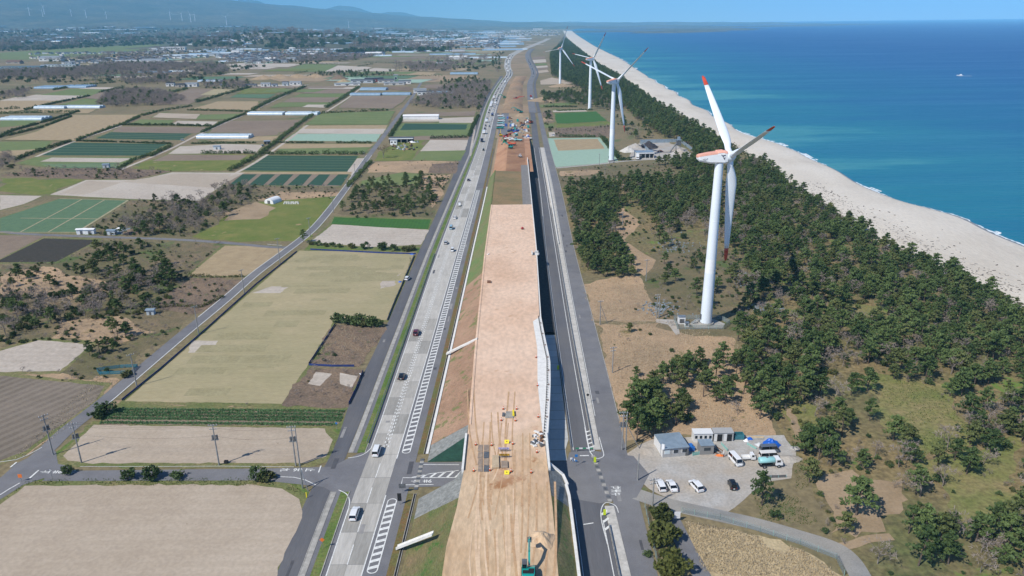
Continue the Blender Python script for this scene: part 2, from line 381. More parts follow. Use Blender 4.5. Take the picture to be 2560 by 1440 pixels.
# ---- mountains and wooded hills
def hills_z(x, y):
    # volcanic flank rising to the left, a far dome, and low wooded ridges in front
    z = 0.0
    r = math.hypot(x + 15500, (y - 21500) * 1.0)
    z += 1500 * max(0.0, 1 - r / 15500.0) ** 1.35
    z += 230 * math.exp(-((x + 9200) / 5200.0) ** 2 - ((y - 17500) / 5200.0) ** 2)
    z += 150 * math.exp(-((x + 2600) / 5200.0) ** 2 - ((y - 23500) / 5000.0) ** 2)
    z += 60 * math.exp(-((x - 2000) / 3500.0) ** 2 - ((y - 30000) / 5000.0) ** 2)
    k = 1.0 if z > 5 else z / 5
    f = mnoise.fractal(Vector((x / 2600.0, y / 2600.0, 0.4)), 1.0, 2.0, 5)
    z += k * (70 * f + 40 * abs(mnoise.noise(Vector((x / 900.0, y / 900.0, 2)))))
    # wooded ridges 3-8 km out on the left
    g = max(0.0, min(1.0, (-x - 250 - 0.03 * y) / 900.0)) * max(0.0, min(1.0, (y - 3300 + 0.25 * x) / 700.0)) * max(0.0, min(1.0, (13500 - y) / 3000.0))
    rd = mnoise.fractal(Vector((x / 1500.0 + 5, y / 2000.0, 7.7)), 1.0, 2.0, 4)
    z += g * max(0.0, 26 + 60 * rd)
    return z - 1.5
M_HILL = mat('wooded_hillside', rgb(54, 66, 50), rgb(76, 78, 58), 0.004, c3=rgb(110, 104, 80), scale3=0.0016, amt3=0.8, fine=(0.012, 0.5), weeds=(rgb(150, 158, 150), 0.66, 0.0022), bump=0.6, bscale=0.01)
X = np.linspace(-30000, 7500, 190); Yh = np.geomspace(3000, 42000, 170)
mb = MB(); vs = [(x, y, hills_z(x, y)) for y in Yh for x in X]; nx = len(X)
mb.v = vs; mb.f = [(j * nx + i, j * nx + i + 1, (j + 1) * nx + i + 1, (j + 1) * nx + i) for j in range(len(Yh) - 1) for i in range(nx - 1)]
mb.m = [0] * len(mb.f); mb.s = [True] * len(mb.f)
struct('hills', mb.mesh('hills', M_HILL))
def dome(name, x, y, rad, h, seed):
    mb = MB(); N = 40; vs = [(x, y, h)]; K = 12
    for j in range(1, K + 1):
        for i in range(N):
            a = 2 * math.pi * i / N; t = j / K
            q = 1 + 0.18 * mnoise.noise(Vector((math.cos(a) * 1.7, math.sin(a) * 1.7, seed + t)))
            vs.append((x + rad * t * q * math.cos(a), y + rad * t * q * math.sin(a), h * (math.cos(min(1, t) * math.pi) * 0.5 + 0.5) ** 0.8 * (1 + 0.1 * mnoise.noise(Vector((a * 2, t * 3, seed)))) - (5 if j == K else 0)))
    mb.add(vs, [(0, 1 + i, 1 + (i + 1) % N) for i in range(N)], 0, True)
    mb.f += [(1 + j * N + i, 1 + (j + 1) * N + i, 1 + (j + 1) * N + (i + 1) % N, 1 + j * N + (i + 1) % N) for j in range(K - 1) for i in range(N)]
    mb.m = [0] * len(mb.f); mb.s = [True] * len(mb.f)
    o = struct(name, mb.mesh(name, M_HILL)); return o
dome('mountain', -6500, 31000, 2600, 800, 1.0); dome('mountain', -10000, 30000, 2600, 1000, 2.0); dome('mountain', -4700, 32000, 2400, 560, 5.0)
dome('mountain', -11600, 30500, 2300, 1010, 3.0)

# ---- field sheets
H90 = math.pi / 2
FM = dict(
    sand=mat('sandy_field', rgb(174, 158, 138), rgb(164, 148, 129), 0.3, rows=(H90, 3.4, rgb(164, 148, 128), 0.2), c3=rgb(186, 171, 152), scale3=0.03, amt3=0.9, fine=(1.1, 0.1), weeds=(rgb(132, 116, 96), 0.64, 0.55)),
    sandp=mat('pale_field', rgb(186, 174, 160), rgb(172, 160, 146), 0.25, rows=(H90, 3.6, rgb(166, 153, 138), 0.22), c3=rgb(194, 184, 170), scale3=0.025, amt3=0.9, fine=(0.8, 0.12), weeds=(rgb(146, 132, 112), 0.62, 0.2)),
    sanddiag=mat('ridged_pale_field', rgb(182, 168, 150), rgb(172, 158, 140), 0.25, rows=(R(118), 2.4, rgb(150, 136, 120), 0.45), c3=rgb(190, 178, 160), scale3=0.02, amt3=0.6, fine=(2.0, 0.08)),
    olive=mat('pale_turf', rgb(175, 160, 126), rgb(165, 152, 117), 0.12, c3=rgb(150, 143, 106), scale3=0.03, amt3=0.7, fine=(0.9, 0.1), rows=(H90, 3.0, rgb(166, 156, 122), 0.2), stretch=(0, 0.5, 1.6)),
    olivew=mat('worn_turf', rgb(148, 139, 104), rgb(158, 149, 114), 0.2, fine=(1.0, 0.12)),
    reed=mat('dry_reeds', rgb(164, 141, 112), rgb(142, 121, 95), 0.35, c3=rgb(190, 159, 125), scale3=0.03, amt3=0.8, fine=(1.6, 0.2), bump=0.9, bscale=1.2, weeds=(rgb(118, 108, 66), 0.6, 0.06)),
    straw=mat('dry_straw', rgb(182, 162, 126), rgb(158, 140, 106), 0.5, c3=rgb(190, 172, 136), scale3=0.05, amt3=0.8, fine=(1.6, 0.2), bump=0.9, bscale=1.5, weeds=(rgb(128, 126, 78), 0.6, 0.08)),
    rough=mat('rough_scrub', rgb(134, 115, 88), rgb(108, 98, 72), 0.15, c3=rgb(93, 93, 57), scale3=0.03, amt3=0.8, fine=(1.2, 0.25), bump=0.9, bscale=0.8, weeds=(rgb(84, 100, 50), 0.57, 0.06)),
    brush=mat('brown_brush', rgb(122, 103, 87), rgb(99, 87, 73), 0.3, c3=rgb(136, 115, 92), scale3=0.05, amt3=0.8, fine=(1.4, 0.3), bump=1.0, bscale=1.0, weeds=(rgb(87, 96, 56), 0.6, 0.12)),
    green=mat('green_field', rgb(104, 120, 66), rgb(88, 106, 56), 0.15, rows=(H90, 3.0, rgb(124, 136, 84), 0.35), c3=rgb(118, 124, 74), scale3=0.02, amt3=0.6, fine=(1.5, 0.12)),
    bright=mat('bright_green_field', rgb(58, 104, 34), rgb(50, 92, 30), 0.3, rows=(R(0), 2.0, rgb(68, 112, 42), 0.3), fine=(1.5, 0.12)),
    turf=mat('grass_lot', rgb(105, 116, 49), rgb(131, 125, 66), 0.12, c3=rgb(90, 108, 38), scale3=0.05, amt3=0.8, fine=(1.5, 0.15), weeds=(rgb(162, 140, 99), 0.6, 0.05)),
    dark=mat('leek_field', rgb(40, 74, 52), rgb(50, 86, 62), 0.5, rows=(R(78), 2.0, rgb(33, 60, 45), 0.4), fine=(2.0, 0.15)),
    mid=mat('onion_field', rgb(88, 118, 84), rgb(76, 106, 74), 0.25, rows=(R(60), 2.2, rgb(112, 128, 96), 0.35), fine=(1.5, 0.12)),
    soil=mat('brown_field', rgb(138, 120, 102), rgb(122, 106, 90), 0.2, rows=(H90, 2.2, rgb(116, 100, 84), 0.35), c3=rgb(148, 132, 112), scale3=0.02, amt3=0.6, fine=(1.5, 0.12)),
    ridge=mat('dark_ridged_field', rgb(70, 62, 52), rgb(58, 54, 42), 0.4, rows=(R(35), 2.2, rgb(40, 42, 30), 0.6), fine=(1.5, 0.2)),
    ridge2=mat('grey_ridged_field', rgb(132, 120, 106), rgb(118, 107, 94), 0.3, rows=(R(30), 3.2, rgb(148, 136, 120), 0.35), c3=rgb(100, 90, 76), scale3=0.04, amt3=0.7, fine=(1.5, 0.15)),
    tan=mat('tan_field', rgb(172, 152, 118), rgb(158, 138, 106), 0.2, rows=(H90, 2.6, rgb(150, 132, 102), 0.25), fine=(1.5, 0.1)),
    mint=mat('netted_field', rgb(150, 176, 156), rgb(142, 168, 150), 0.3, rows=(H90, 3.0, rgb(164, 186, 166), 0.4), fine=(1.0, 0.05)),
    verge=mat('verge_grass', rgb(98, 118, 52), rgb(124, 120, 72), 0.6, c3=rgb(78, 108, 38), scale3=0.12, amt3=0.9, fine=(1.6, 0.25), bump=0.8, bscale=2.0),
    margin=mat('field_margin_grass', rgb(112, 114, 70), rgb(140, 126, 88), 0.5, c3=rgb(92, 106, 52), scale3=0.06, amt3=0.9, fine=(1.5, 0.3), bump=0.8, bscale=1.5),
    gravel=mat('gravel_yard', rgb(180, 178, 174), rgb(164, 161, 156), 0.25, c3=rgb(172, 158, 140), scale3=0.07, amt3=0.8, fine=(1.6, 0.14), bump=0.4, bscale=3.0),
    clear=mat('clearing_grass', rgb(126, 122, 72), rgb(146, 128, 90), 0.15, c3=rgb(100, 112, 52), scale3=0.06, amt3=0.8, fine=(0.9, 0.3), bump=0.7, bscale=1.0),
    earth=mat('bare_earth', rgb(158, 136, 108), rgb(140, 120, 92), 0.15, c3=rgb(168, 146, 118), scale3=0.05, amt3=0.8, fine=(1.5, 0.12)),
    forestfloor=mat('forest_floor', rgb(112, 102, 70), rgb(92, 100, 56), 0.12, c3=rgb(141, 119, 85), scale3=0.03, amt3=0.8, fine=(0.7, 0.4), weeds=(rgb(102, 126, 53), 0.58, 0.05)),
)
_fz = [0.0]
def field(key, px, amp=0.4, name='field', z=None, parent=None, wpts=None):
    pts = wpts or PP(px); far = max(p[1] for p in pts)
    _fz[0] += 0.0006
    low_tier = key in ('rough', 'forestfloor', 'reed', 'clear', 'straw', 'verge') and wpts is None
    zz = ((0.012 if low_tier else 0.05) + _fz[0] * (0.1 if low_tier else 0.1) if far < 900 else 0.25 + _fz[0]) if z is None else z
    if wpts is None and far < 1200 and not low_tier and key not in ('turf', 'brush', 'earth', 'olivew', 'gravel') and parent is None and name == 'field':
        c = np.mean(np.array(pts), 0); grow = [(p[0] + math.copysign(1.3, p[0] - c[0]), p[1] + math.copysign(1.6 + 0.002 * p[1], p[1] - c[1])) for p in pts]
        mg = obj('field_margin', sheet_mesh(grow, 0.035 + _fz[0] * 0.05 if far < 900 else 0.2 + _fz[0] * 0.3, FM['margin'], 0.9, 3.0)); mg['kind'] = 'structure'
    wild = key in ('reed', 'straw', 'rough', 'brush', 'clear', 'earth', 'forestfloor', 'turf') and wpts is None
    me = sheet_mesh(pts, zz, FM[key] if isinstance(key, str) else key, (0.9 if wild else amp) * (1 if far < 700 else 2.0), 2.0 if far < 400 else 8.0, low=(min(5.0, 0.09 * (max(p[0] for p in pts) - min(p[0] for p in pts))) if wild else 0.0))
    o = obj(name, me)
    if parent is not None: o.parent = parent
    else: o['kind'] = 'structure'
    return o
FIELDS = [
 # right of the corridor
 ('forestfloor', [(1398, 470), (1700, 430), (1800, 400), (1900, 398), (2070, 522), (2250, 622), (2560, 770), (3000, 1000), (3000, 1440), (2100, 1440), (1960, 1100), (1860, 860), (1800, 700), (1560, 620), (1450, 700)]),
 ('forestfloor', [(1372, 140), (1410, 90), (1450, 126), (1500, 162), (1560, 196), (1650, 262), (1780, 332), (1900, 398), (1780, 420), (1660, 345), (1560, 270), (1400, 230), (1380, 190)]),
 ('reed', [(1452, 712), (1600, 688), (1625, 730), (1648, 800), (1479, 797)]), ('reed', [(1484, 806), (1662, 803), (1720, 832), (1835, 845), (1905, 965), (1890, 1010), (1940, 1090), (1640, 1100), (1560, 1120), (1545, 1010), (1508, 870)]),
 ('rough', [(1600, 690), (1700, 600), (1850, 640), (1900, 700), (1880, 800), (1820, 840), (1690, 826), (1650, 800)]),
 ('reed', [(1560, 600), (1600, 560), (1560, 520), (1530, 525), (1540, 590), (1580, 660), (1610, 690), (1640, 650)]),
 ('rough', [(1388, 425), (1560, 412), (1720, 405), (1700, 440), (1560, 455), (1400, 470)]), ('reed', [(1400, 428), (1500, 425), (1480, 437), (1400, 440)]), ('reed', [(1520, 450), (1640, 445), (1650, 462), (1560, 470)]),
 ('mint', [(1370, 346), (1500, 344), (1546, 402), (1505, 408), (1390, 418), (1378, 385)]), ('tan', [(1384, 349), (1494, 347), (1512, 372), (1395, 377)]),
 ('bright', [(1387, 284), (1490, 279), (1517, 303), (1420, 309), (1392, 309)]), ('turf', [(1385, 305), (1420, 309), (1517, 303), (1530, 312), (1400, 325)]), ('brush', [(1388, 322), (1530, 312), (1535, 340), (1500, 343), (1390, 342)]), ('reed', [(1440, 318), (1525, 308), (1530, 325), (1430, 332)]),
 ('sandp', [(1382, 277), (1462, 274), (1468, 279), (1384, 281)]), ('green', [(1350, 263), (1372, 262), (1376, 268), (1352, 269)]), ('green', [(1372, 260), (1438, 256), (1446, 261), (1375, 266)]),
 ('green', [(1362, 310), (1384, 309), (1386, 318), (1364, 319)]), ('brush', [(1353, 282), (1378, 278), (1382, 292), (1358, 294)]), ('reed', [(1357, 295), (1382, 294), (1384, 303), (1360, 304)]), ('sandp', [(1371, 331), (1386, 330), (1388, 341), (1373, 342)]),
 ('sand', [(1350, 202), (1380, 194), (1432, 205), (1438, 210), (1352, 212)]), ('sand', [(1334, 178), (1368, 174), (1372, 180), (1336, 185)]), ('soil', [(1333, 172), (1368, 168), (1371, 173), (1335, 177)]), ('green', [(1336, 160), (1366, 158), (1368, 163), (1338, 164)]), ('sandp', [(1337, 166), (1368, 164), (1370, 168), (1337, 171)]), ('soil', [(1330, 143), (1362, 141), (1364, 147), (1332, 149)]), ('sandp', [(1331, 150), (1364, 148), (1366, 156), (1334, 158)]),
 ('straw', [(1712, 1302), (1850, 1328), (2000, 1372), (2060, 1405), (2105, 1440), (2160, 1500), (1790, 1500), (1760, 1440)]),
 ('gravel', [(1556, 1142), (1600, 1112), (1640, 1096), (1960, 1088), (1990, 1130), (1978, 1196), (1905, 1208), (1862, 1248), (1806, 1292), (1700, 1262), (1622, 1222), (1585, 1190)]),
 ('rough', [(1612, 1228), (1640, 1212), (1700, 1222), (1760, 1238), (1800, 1222), (1796, 1250), (1770, 1272), (1700, 1260), (1640, 1244)]),
 ('clear', [(1900, 960), (2050, 1010), (2030, 1120), (2000, 1080), (1930, 1000)]), ('clear', [(2080, 740), (2200, 770), (2260, 830), (2130, 810)]), ('clear', [(2180, 930), (2350, 960), (2460, 1100), (2300, 1150), (2200, 1050)]), ('clear', [(2300, 1160), (2560, 1080), (2560, 1330), (2400, 1320)]), ('earth', [(2060, 1185), (2130, 1175), (2200, 1200), (2255, 1195), (2270, 1250), (2200, 1290), (2215, 1330), (2140, 1345), (2075, 1335), (2085, 1280), (2060, 1240)]), ('earth', [(1965, 1020), (1985, 1025), (2010, 1095), (1990, 1098)]),
 # left: below the local road
 ('verge', [(-250, 1530), (0, 1233), (62, 1200), (120, 1196), (640, 1193), (730, 1200), (772, 1230), (768, 1300), (690, 1480)]), ('sand', [(-300, 1560), (0, 1262), (62, 1215), (350, 1213), (640, 1213), (705, 1222), (748, 1248), (756, 1280), (740, 1330), (660, 1500)], 0.6),
 ('verge', [(138, 1160), (140, 1130), (235, 1060), (860, 1055), (905, 930), (880, 1040), (838, 1105), (820, 1146), (770, 1163), (205, 1163)]), ('sand', [(158, 1140), (235, 1062), (812, 1072), (815, 1082), (832, 1100), (815, 1142), (765, 1158), (215, 1158), (170, 1152)]),
 ('reed', [(300, 1016), (330, 1000), (760, 1006), (880, 1010), (868, 1028), (290, 1024)]), ('soil', [(252, 1060), (292, 1020), (866, 1026), (842, 1064), (250, 1062)]),
 ('olive', [(312, 1003), (748, 627), (1036, 631), (966, 800), (836, 802), (770, 912), (704, 1010)], 0.3), ('brush', [(842, 812), (966, 818), (898, 918), (776, 913)]), ('brush', [(772, 922), (908, 926), (872, 1018), (704, 1014)]), ('sandp', [(790, 930), (830, 935), (800, 965), (770, 960)]), ('sandp', [(850, 932), (895, 940), (880, 970), (850, 960)]),
 ('clear', [(790, 962), (868, 950), (856, 992), (770, 998)]),  ('sandp', [(955, 700), (990, 690), (1004, 682), (985, 715), (950, 722)], 0.8), ('sandp', [(470, 882), (480, 852), (545, 852), (528, 882)]), ('sandp', [(630, 733), (680, 716), (725, 716), (700, 733)]),
 ('verge', [(772, 612), (1050, 618), (1046, 632), (760, 626)]), ('sandp', [(775, 605), (832, 561), (1072, 575), (1052, 612), (930, 618)]), ('bright', [(836, 543), (1077, 549), (1070, 573), (962, 569), (828, 560)]), ('rough', [(845, 535), (920, 462), (1060, 435), (1125, 435), (1085, 545)]), ('reed', [(1055, 440), (1128, 436), (1098, 500), (1080, 520)]), ('green', [(905, 452), (1000, 432), (1052, 436), (1040, 460), (900, 470)]),
 ('reed', [(918, 432), (940, 405), (1090, 400), (1148, 408), (1140, 432)]), ('brush', [(1070, 432), (1080, 410), (1150, 405), (1138, 434)]), ('turf', [(935, 402), (985, 350), (1065, 350), (1030, 400)]), ('green', [(1030, 400), (1055, 378), (1165, 375), (1152, 402)]), ('sandp', [(1050, 378), (1075, 350), (1170, 350), (1162, 376)]), ('soil', [(975, 350), (1065, 338), (1176, 340), (1170, 350)]),
 ('green', [(975, 340), (1005, 308), (1185, 308), (1172, 340)]), ('dark', [(1000, 325), (1012, 309), (1170, 311), (1164, 324)]), ('sandp', [(1095, 296), (1186, 292), (1180, 307), (1098, 307)]), ('sandp', [(1010, 300), (1098, 298), (1096, 304), (1004, 304)]), ('soil', [(1015, 284), (1190, 278), (1186, 290), (1010, 292)]),
 # left: between the hedges north of the local road
 ('dark', [(604, 426), (660, 389), (895, 390), (868, 429)], 0.2), ('sandp', [(868, 430), (893, 396), (915, 395), (880, 440)]), ('tan', [(600, 430), (880, 430), (878, 436), (595, 435)]), ('soil', [(560, 462), (600, 434), (865, 437), (848, 466)]),
 ('green', [(690, 385), (700, 372), (925, 366), (912, 382)]), ('tan', [(694, 372), (710, 360), (935, 360), (925, 368)]), ('mint', [(712, 352), (735, 335), (952, 334), (942, 354)]), ('sandp', [(738, 334), (752, 322), (965, 322), (955, 335)]), ('tan', [(752, 322), (760, 314), (970, 312), (964, 322)]), ('green', [(766, 312), (800, 284), (986, 278), (968, 312)], 0.3),
 ('soil', [(590, 344), (610, 315), (735, 302), (690, 338)]), ('soil', [(520, 332), (560, 302), (752, 300), (722, 330)]), ('tan', [(540, 352), (620, 342), (700, 340), (690, 352)]), ('sandp', [(420, 385), (450, 366), (560, 360), (660, 362), (640, 382)]), ('turf', [(330, 420), (420, 385), (640, 386), (575, 426), (420, 428)]), ('soil', [(380, 403), (420, 386), (620, 388), (600, 400)]),
 ('dark', [(104, 388), (180, 357), (418, 360), (358, 389)], 0.2), ('dark', [(240, 346), (275, 331), (480, 334), (450, 350)], 0.2), ('soil', [(280, 330), (300, 316), (530, 318), (490, 334)]), ('green', [(330, 309), (350, 299), (435, 301), (420, 311)]), ('sandp', [(425, 312), (445, 302), (545, 304), (530, 314)]), ('green', [(490, 299), (500, 288), (600, 285), (580, 298)]), ('sand', [(380, 294), (400, 283), (500, 286), (490, 298)]),
 ('tan', [(10, 350), (90, 330), (185, 288), (345, 287), (300, 312), (190, 352)], 0.3), ('green', [(0, 378), (0, 355), (130, 353), (110, 372)]), ('tan', [(0, 390), (0, 378), (110, 372), (70, 388)]), ('green', [(45, 408), (90, 393), (340, 393), (310, 422), (110, 416)]), ('sandp', [(100, 404), (130, 394), (330, 396), (300, 406)]), ('mid', [(100, 410), (290, 408), (300, 420), (150, 420)]),
 ('sandp', [(125, 487), (215, 450), (348, 450), (430, 431), (612, 432), (562, 458), (500, 502), (330, 498)], 0.3), ('sanddiag', [(150, 483), (220, 452), (305, 456), (210, 487)]), ('sanddiag', [(300, 455), (440, 434), (605, 436), (540, 470)]),
 ('mid', [(0, 546), (150, 497), (320, 501), (192, 581), (0, 581)], 0.3), ('sandp', [(0, 525), (0, 488), (105, 490), (60, 510)]), ('turf', [(0, 478), (0, 445), (210, 448), (120, 486)]), ('brush', [(0, 440), (60, 422), (330, 422), (430, 428), (340, 448), (200, 448)]),
 ('ridge', [(-80, 700), (0, 650), (110, 596), (245, 600), (140, 655), (0, 656)], 0.3), ('soil', [(-60, 640), (0, 588), (110, 590), (0, 648)]), ('rough', [(0, 900), (0, 660), (140, 656), (250, 600), (560, 610), (470, 692), (600, 700), (480, 790), (340, 920), (120, 1000), (0, 960)]), ('rough', [(330, 500), (510, 500), (560, 460), (850, 468), (830, 500), (650, 500), (480, 592), (190, 590), (240, 560)]),
 ('tan', [(470, 690), (562, 614), (690, 617), (722, 628), (612, 690)]), ('brush', [(390, 770), (480, 695), (602, 700), (560, 740), (490, 785)]), ('turf', [(480, 592), (590, 525), (650, 505), (842, 490), (772, 602), (560, 600)]), ('earth', [(560, 530), (640, 505), (690, 520), (650, 548), (560, 552)]), ('reed', [(640, 500), (700, 478), (848, 480), (836, 510), (700, 508)]),
 ('ridge2', [(-150, 1180), (-60, 950), (0, 940), (262, 965), (240, 1000), (60, 1130), (0, 1152)]), ('reed', [(240, 940), (300, 950), (150, 1085), (75, 1135), (30, 1150), (0, 1152), (60, 1130), (230, 1000)]), ('sandp', [(-40, 905), (0, 878), (95, 851), (228, 862), (150, 928), (0, 930)]), ('reed', [(0, 935), (150, 930), (280, 950), (262, 966), (0, 945)]), ('reed', [(150, 800), (300, 790), (390, 830), (300, 860), (120, 850)], 1.5), ('reed', [(0, 690), (110, 665), (200, 690), (290, 720), (180, 750), (0, 740)], 1.5),
 # far left block
 ('tan', [(0, 282), (0, 252), (150, 250), (60, 276)]), ('sandp', [(0, 252), (40, 243), (200, 244), (150, 252)]), ('sandp', [(60, 243), (90, 237), (215, 238), (200, 244)]), ('green', [(100, 238), (180, 222), (265, 222), (230, 240)]), ('sandp', [(195, 222), (230, 218), (300, 219), (270, 224)]), ('green', [(150, 262), (210, 247), (245, 249), (240, 262)]), ('soil', [(210, 246), (260, 228), (300, 224), (290, 232), (245, 248)]), ('soil', [(430, 240), (480, 221), (535, 223), (510, 240), (450, 262)]), ('olive', [(500, 238), (535, 223), (590, 224), (560, 240)]), ('tan', [(480, 273), (545, 254), (645, 254), (650, 276)]), ('turf', [(590, 235), (610, 222), (720, 220), (690, 234)]), ('mid', [(575, 244), (592, 236), (690, 236), (670, 246)]), ('soil', [(360, 262), (420, 250), (500, 250), (470, 262)]), ('green', [(0, 318), (0, 302), (100, 300), (70, 312)]), ('tan', [(100, 272), (240, 274), (220, 284), (90, 282)]),
 ('sandp', [(770, 222), (780, 217), (888, 218), (882, 223)]), ('soil', [(755, 234), (772, 224), (880, 224), (870, 234)]), ('green', [(735, 243), (752, 235), (865, 234), (855, 243)]), ('soil', [(705, 256), (730, 244), (852, 244), (835, 256)]), ('green', [(675, 270), (700, 257), (835, 257), (815, 266), (700, 268)]), ('sandp', [(755, 268), (770, 262), (825, 262), (812, 270)]), ('soil', [(845, 270), (880, 240), (1020, 240), (1005, 256), (980, 272)]), ('brush', [(962, 222), (970, 217), (1028, 217), (1024, 228)]), ('soil', [(1060, 222), (1065, 212), (1130, 211), (1120, 221)]),
 ('sandp', [(560, 163), (600, 158), (760, 160), (720, 168), (620, 167)]), ('green', [(722, 172), (762, 160), (842, 162), (822, 178), (770, 180)]), ('sandp', [(812, 179), (845, 164), (930, 168), (905, 180)]), ('sandp', [(905, 178), (935, 170), (990, 173), (980, 179)]), ('tan', [(985, 186), (1000, 178), (1090, 182), (1080, 190)]), ('earth', [(660, 196), (740, 186), (850, 192), (800, 204), (700, 204)]), ('earth', [(1000, 192), (1100, 188), (1200, 190), (1190, 202), (1040, 206)]),
 ('green', [(0, 148), (0, 132), (200, 120), (420, 106), (500, 108), (380, 128), (200, 142), (80, 150)]), ('green', [(400, 106), (470, 100), (650, 104), (620, 116), (480, 116)]), ('tan', [(460, 104), (520, 98), (600, 102), (560, 108)]), ('tan', [(0, 72), (40, 70), (30, 80), (0, 82)]),
]
for f in FIELDS: field(*f)
TURF = PP([(330, 998), (750, 632), (1030, 634), (960, 790), (830, 795), (765, 905), (700, 1000)]); r_ = random.Random(5)
for i in range(34):   # cut and regrown rectangles of turf
    for _ in range(40):
        x, y = r_.uniform(-100, -35), r_.uniform(185, 335); a, b = r_.uniform(3, 14), r_.uniform(1.0, 3.2); q = [(x - a, y - b), (x + a, y - b), (x + a, y + b), (x - a, y + b)]
        if all(inside(p, TURF) for p in q): field('olivew', None, 0.25, 'turf_strip', wpts=q); break
# ---- far patchwork of small plots, greenhouses' plastic and fallow land out to the town
keys = ['sandp', 'tan', 'soil', 'green', 'mid', 'sand', 'mint', 'olive', 'turf', 'soil', 'sandp']
axis = Vector((0.16, 1.0)).normalized(); ax2 = Vector((axis.y, -axis.x))
SKIP = [PP(f[1]) for f in FIELDS if min(v for _, v in f[1]) > 60]
for i in range(330):
    y = rng.uniform(1250, 6500); x = rng.uniform(-0.62 * y, 0.02 * y - 20)
    if y < 2300 and rng.random() < 0.55: continue
    if any(inside((x, y), s) for s in SKIP) or (y > 3300 + 0.25 * x and x < -600): continue
    a, b = rng.uniform(30, 90), rng.uniform(12, 34) * (1 + y / 3500)
    c = Vector((x, y)); q = [c + ax2 * s * a + axis * t * b for s, t in ((-1, -1), (1, -1), (1, 1), (-1, 1))]
    if max(p.x for p in q) > -20: continue
    field(rng.choice(keys), None, 0.0, wpts=[tuple(p) for p in q])
for i in range(150):
    y = rng.uniform(2200, 6800); x = rng.uniform(-0.25 * y, 0.045 * y - 40)
    a, b = rng.uniform(30, 70), rng.uniform(15, 30) * (1 + y / 3500); c = Vector((x, y))
    if x > -60 and y < 3500: continue
    field(rng.choice(keys), None, 0.0, wpts=[tuple(c + ax2 * s * a + axis * t * b) for s, t in ((-1, -1), (1, -1), (1, 1), (-1, 1))])
# ================================================================== ROADS AND EARTHWORKS
LL = Line([(817, 1440), (884, 1240), (925, 1132), (1008, 890), (1095, 634), (1150, 488), (1198, 360), (1217, 284), (1231, 245), (1253, 206), (1266, 187), (1262, 167), (1264, 151), (1273, 138), (1290, 128), (1318, 116), (1348, 105), (1374, 93)])
LR = Line([(902, 1440), (966, 1230), (990, 1150), (1067, 890), (1142, 631), (1183, 492), (1216, 370), (1237, 284), (1249, 245), (1267, 206), (1280, 187), (1275, 167), (1277, 151), (1287, 138), (1305, 128), (1333, 116), (1360, 105), (1384, 93)])
SL = Line([(690, 1440), (770, 1240), (830, 1132), (877, 1000), (931, 890), (1045, 634), (1112, 488), (1164, 360), (1199, 284), (1214, 245), (1240, 206), (1253, 187)])
SRr = off(LL, -5.7)
RL = Line([(1478, 1440), (1437, 1150), (1402, 900), (1367, 634), (1352, 488), (1334, 360), (1329, 300), (1322, 245), (1322, 206), (1330, 187), (1325, 167), (1316, 148), (1315, 136), (1325, 124), (1340, 115)])
RR = Line([(1535, 1440), (1478, 1150), (1433, 900), (1390, 634), (1367, 488), (1346, 360), (1338, 300), (1330, 245), (1329, 206), (1337, 187), (1332, 167), (1323, 148), (1321, 136), (1330, 124), (1345, 115)])
TL = Line([(1578, 1440), (1508, 1150), (1459, 900), (1409, 634), (1385, 488), (1358, 360), (1347, 300), (1338, 245), (1336, 206), (1343, 190)])
TR = Line([(1645, 1440), (1572, 1150), (1509, 900), (1438, 634), (1406, 488), (1372, 360), (1357, 300), (1346, 245), (1342, 206), (1348, 190)])
Y0, YX0, YX1, YFAR = 60.0, 144.5, 158.0, 5200.0
def build_strip(name, fa, fb, y0, y1, z, m, parent=None):
    mb = MB(); strip(mb, fa, fb, y0, y1, z); o = mb.build(name, m, parent)
    if parent is None: o['kind'] = 'structure'
    return o
ROADB = build_strip('highway', off(LL, -1.1), off(LR, 5.0), Y0, 1700, 0.060, M_ASPH)
tag(ROADB, 'pale concrete two lane highway with hatched shoulder', 'highway')
build_strip('highway', off(LL, -2), off(LR, 2), 1700, YFAR, 0.32, M_CONC)
# concrete slabs of the two lanes, each its own piece, joints left open
SLABM = [mat('slab_%s' % w, rgb(*c), rgb(*[v - 14 for v in c]), 0.7, fine=(3.0, 0.1), stretch=(0, 1.0, 0.12)) for w, c in (('a', (172, 168, 160)), ('b', (182, 178, 170)), ('c', (160, 157, 150)), ('d', (190, 186, 178)))]
y = Y0; k = 0
while y < 560:
    L = 10.0 if y < 300 else 20.0
    for s in (0, 1):
        def e(t, yy): return LL(yy) + (LR(yy) - LL(yy)) * t
        t0, t1 = (0.0, 0.497) if s == 0 else (0.503, 1.0)
        yy = [y + 0.05, y + L / 2, y + L - 0.05]
        mb = MB(); strip(mb, lambda q: e(t0, q), lambda q: e(t1, q), 0, 0, 0.082, yy=yy)
        mb.build('concrete_slab', SLABM[(k * 7 + s * 3 + (k // 5)) % 4 if y < 250 else (3 if (y < 400 or 470 < y < 520) else (k + s) % 4)], ROADB)
    y += L; k += 1
build_strip('highway_surface', LL, LR, 560, 1700, 0.082, M_CONC, ROADB)
PATCHM = [mat('tar_patch', rgb(88, 88, 92), rgb(76, 76, 80), 0.5), mat('pale_patch', rgb(150, 148, 146), rgb(136, 134, 132), 0.5)]
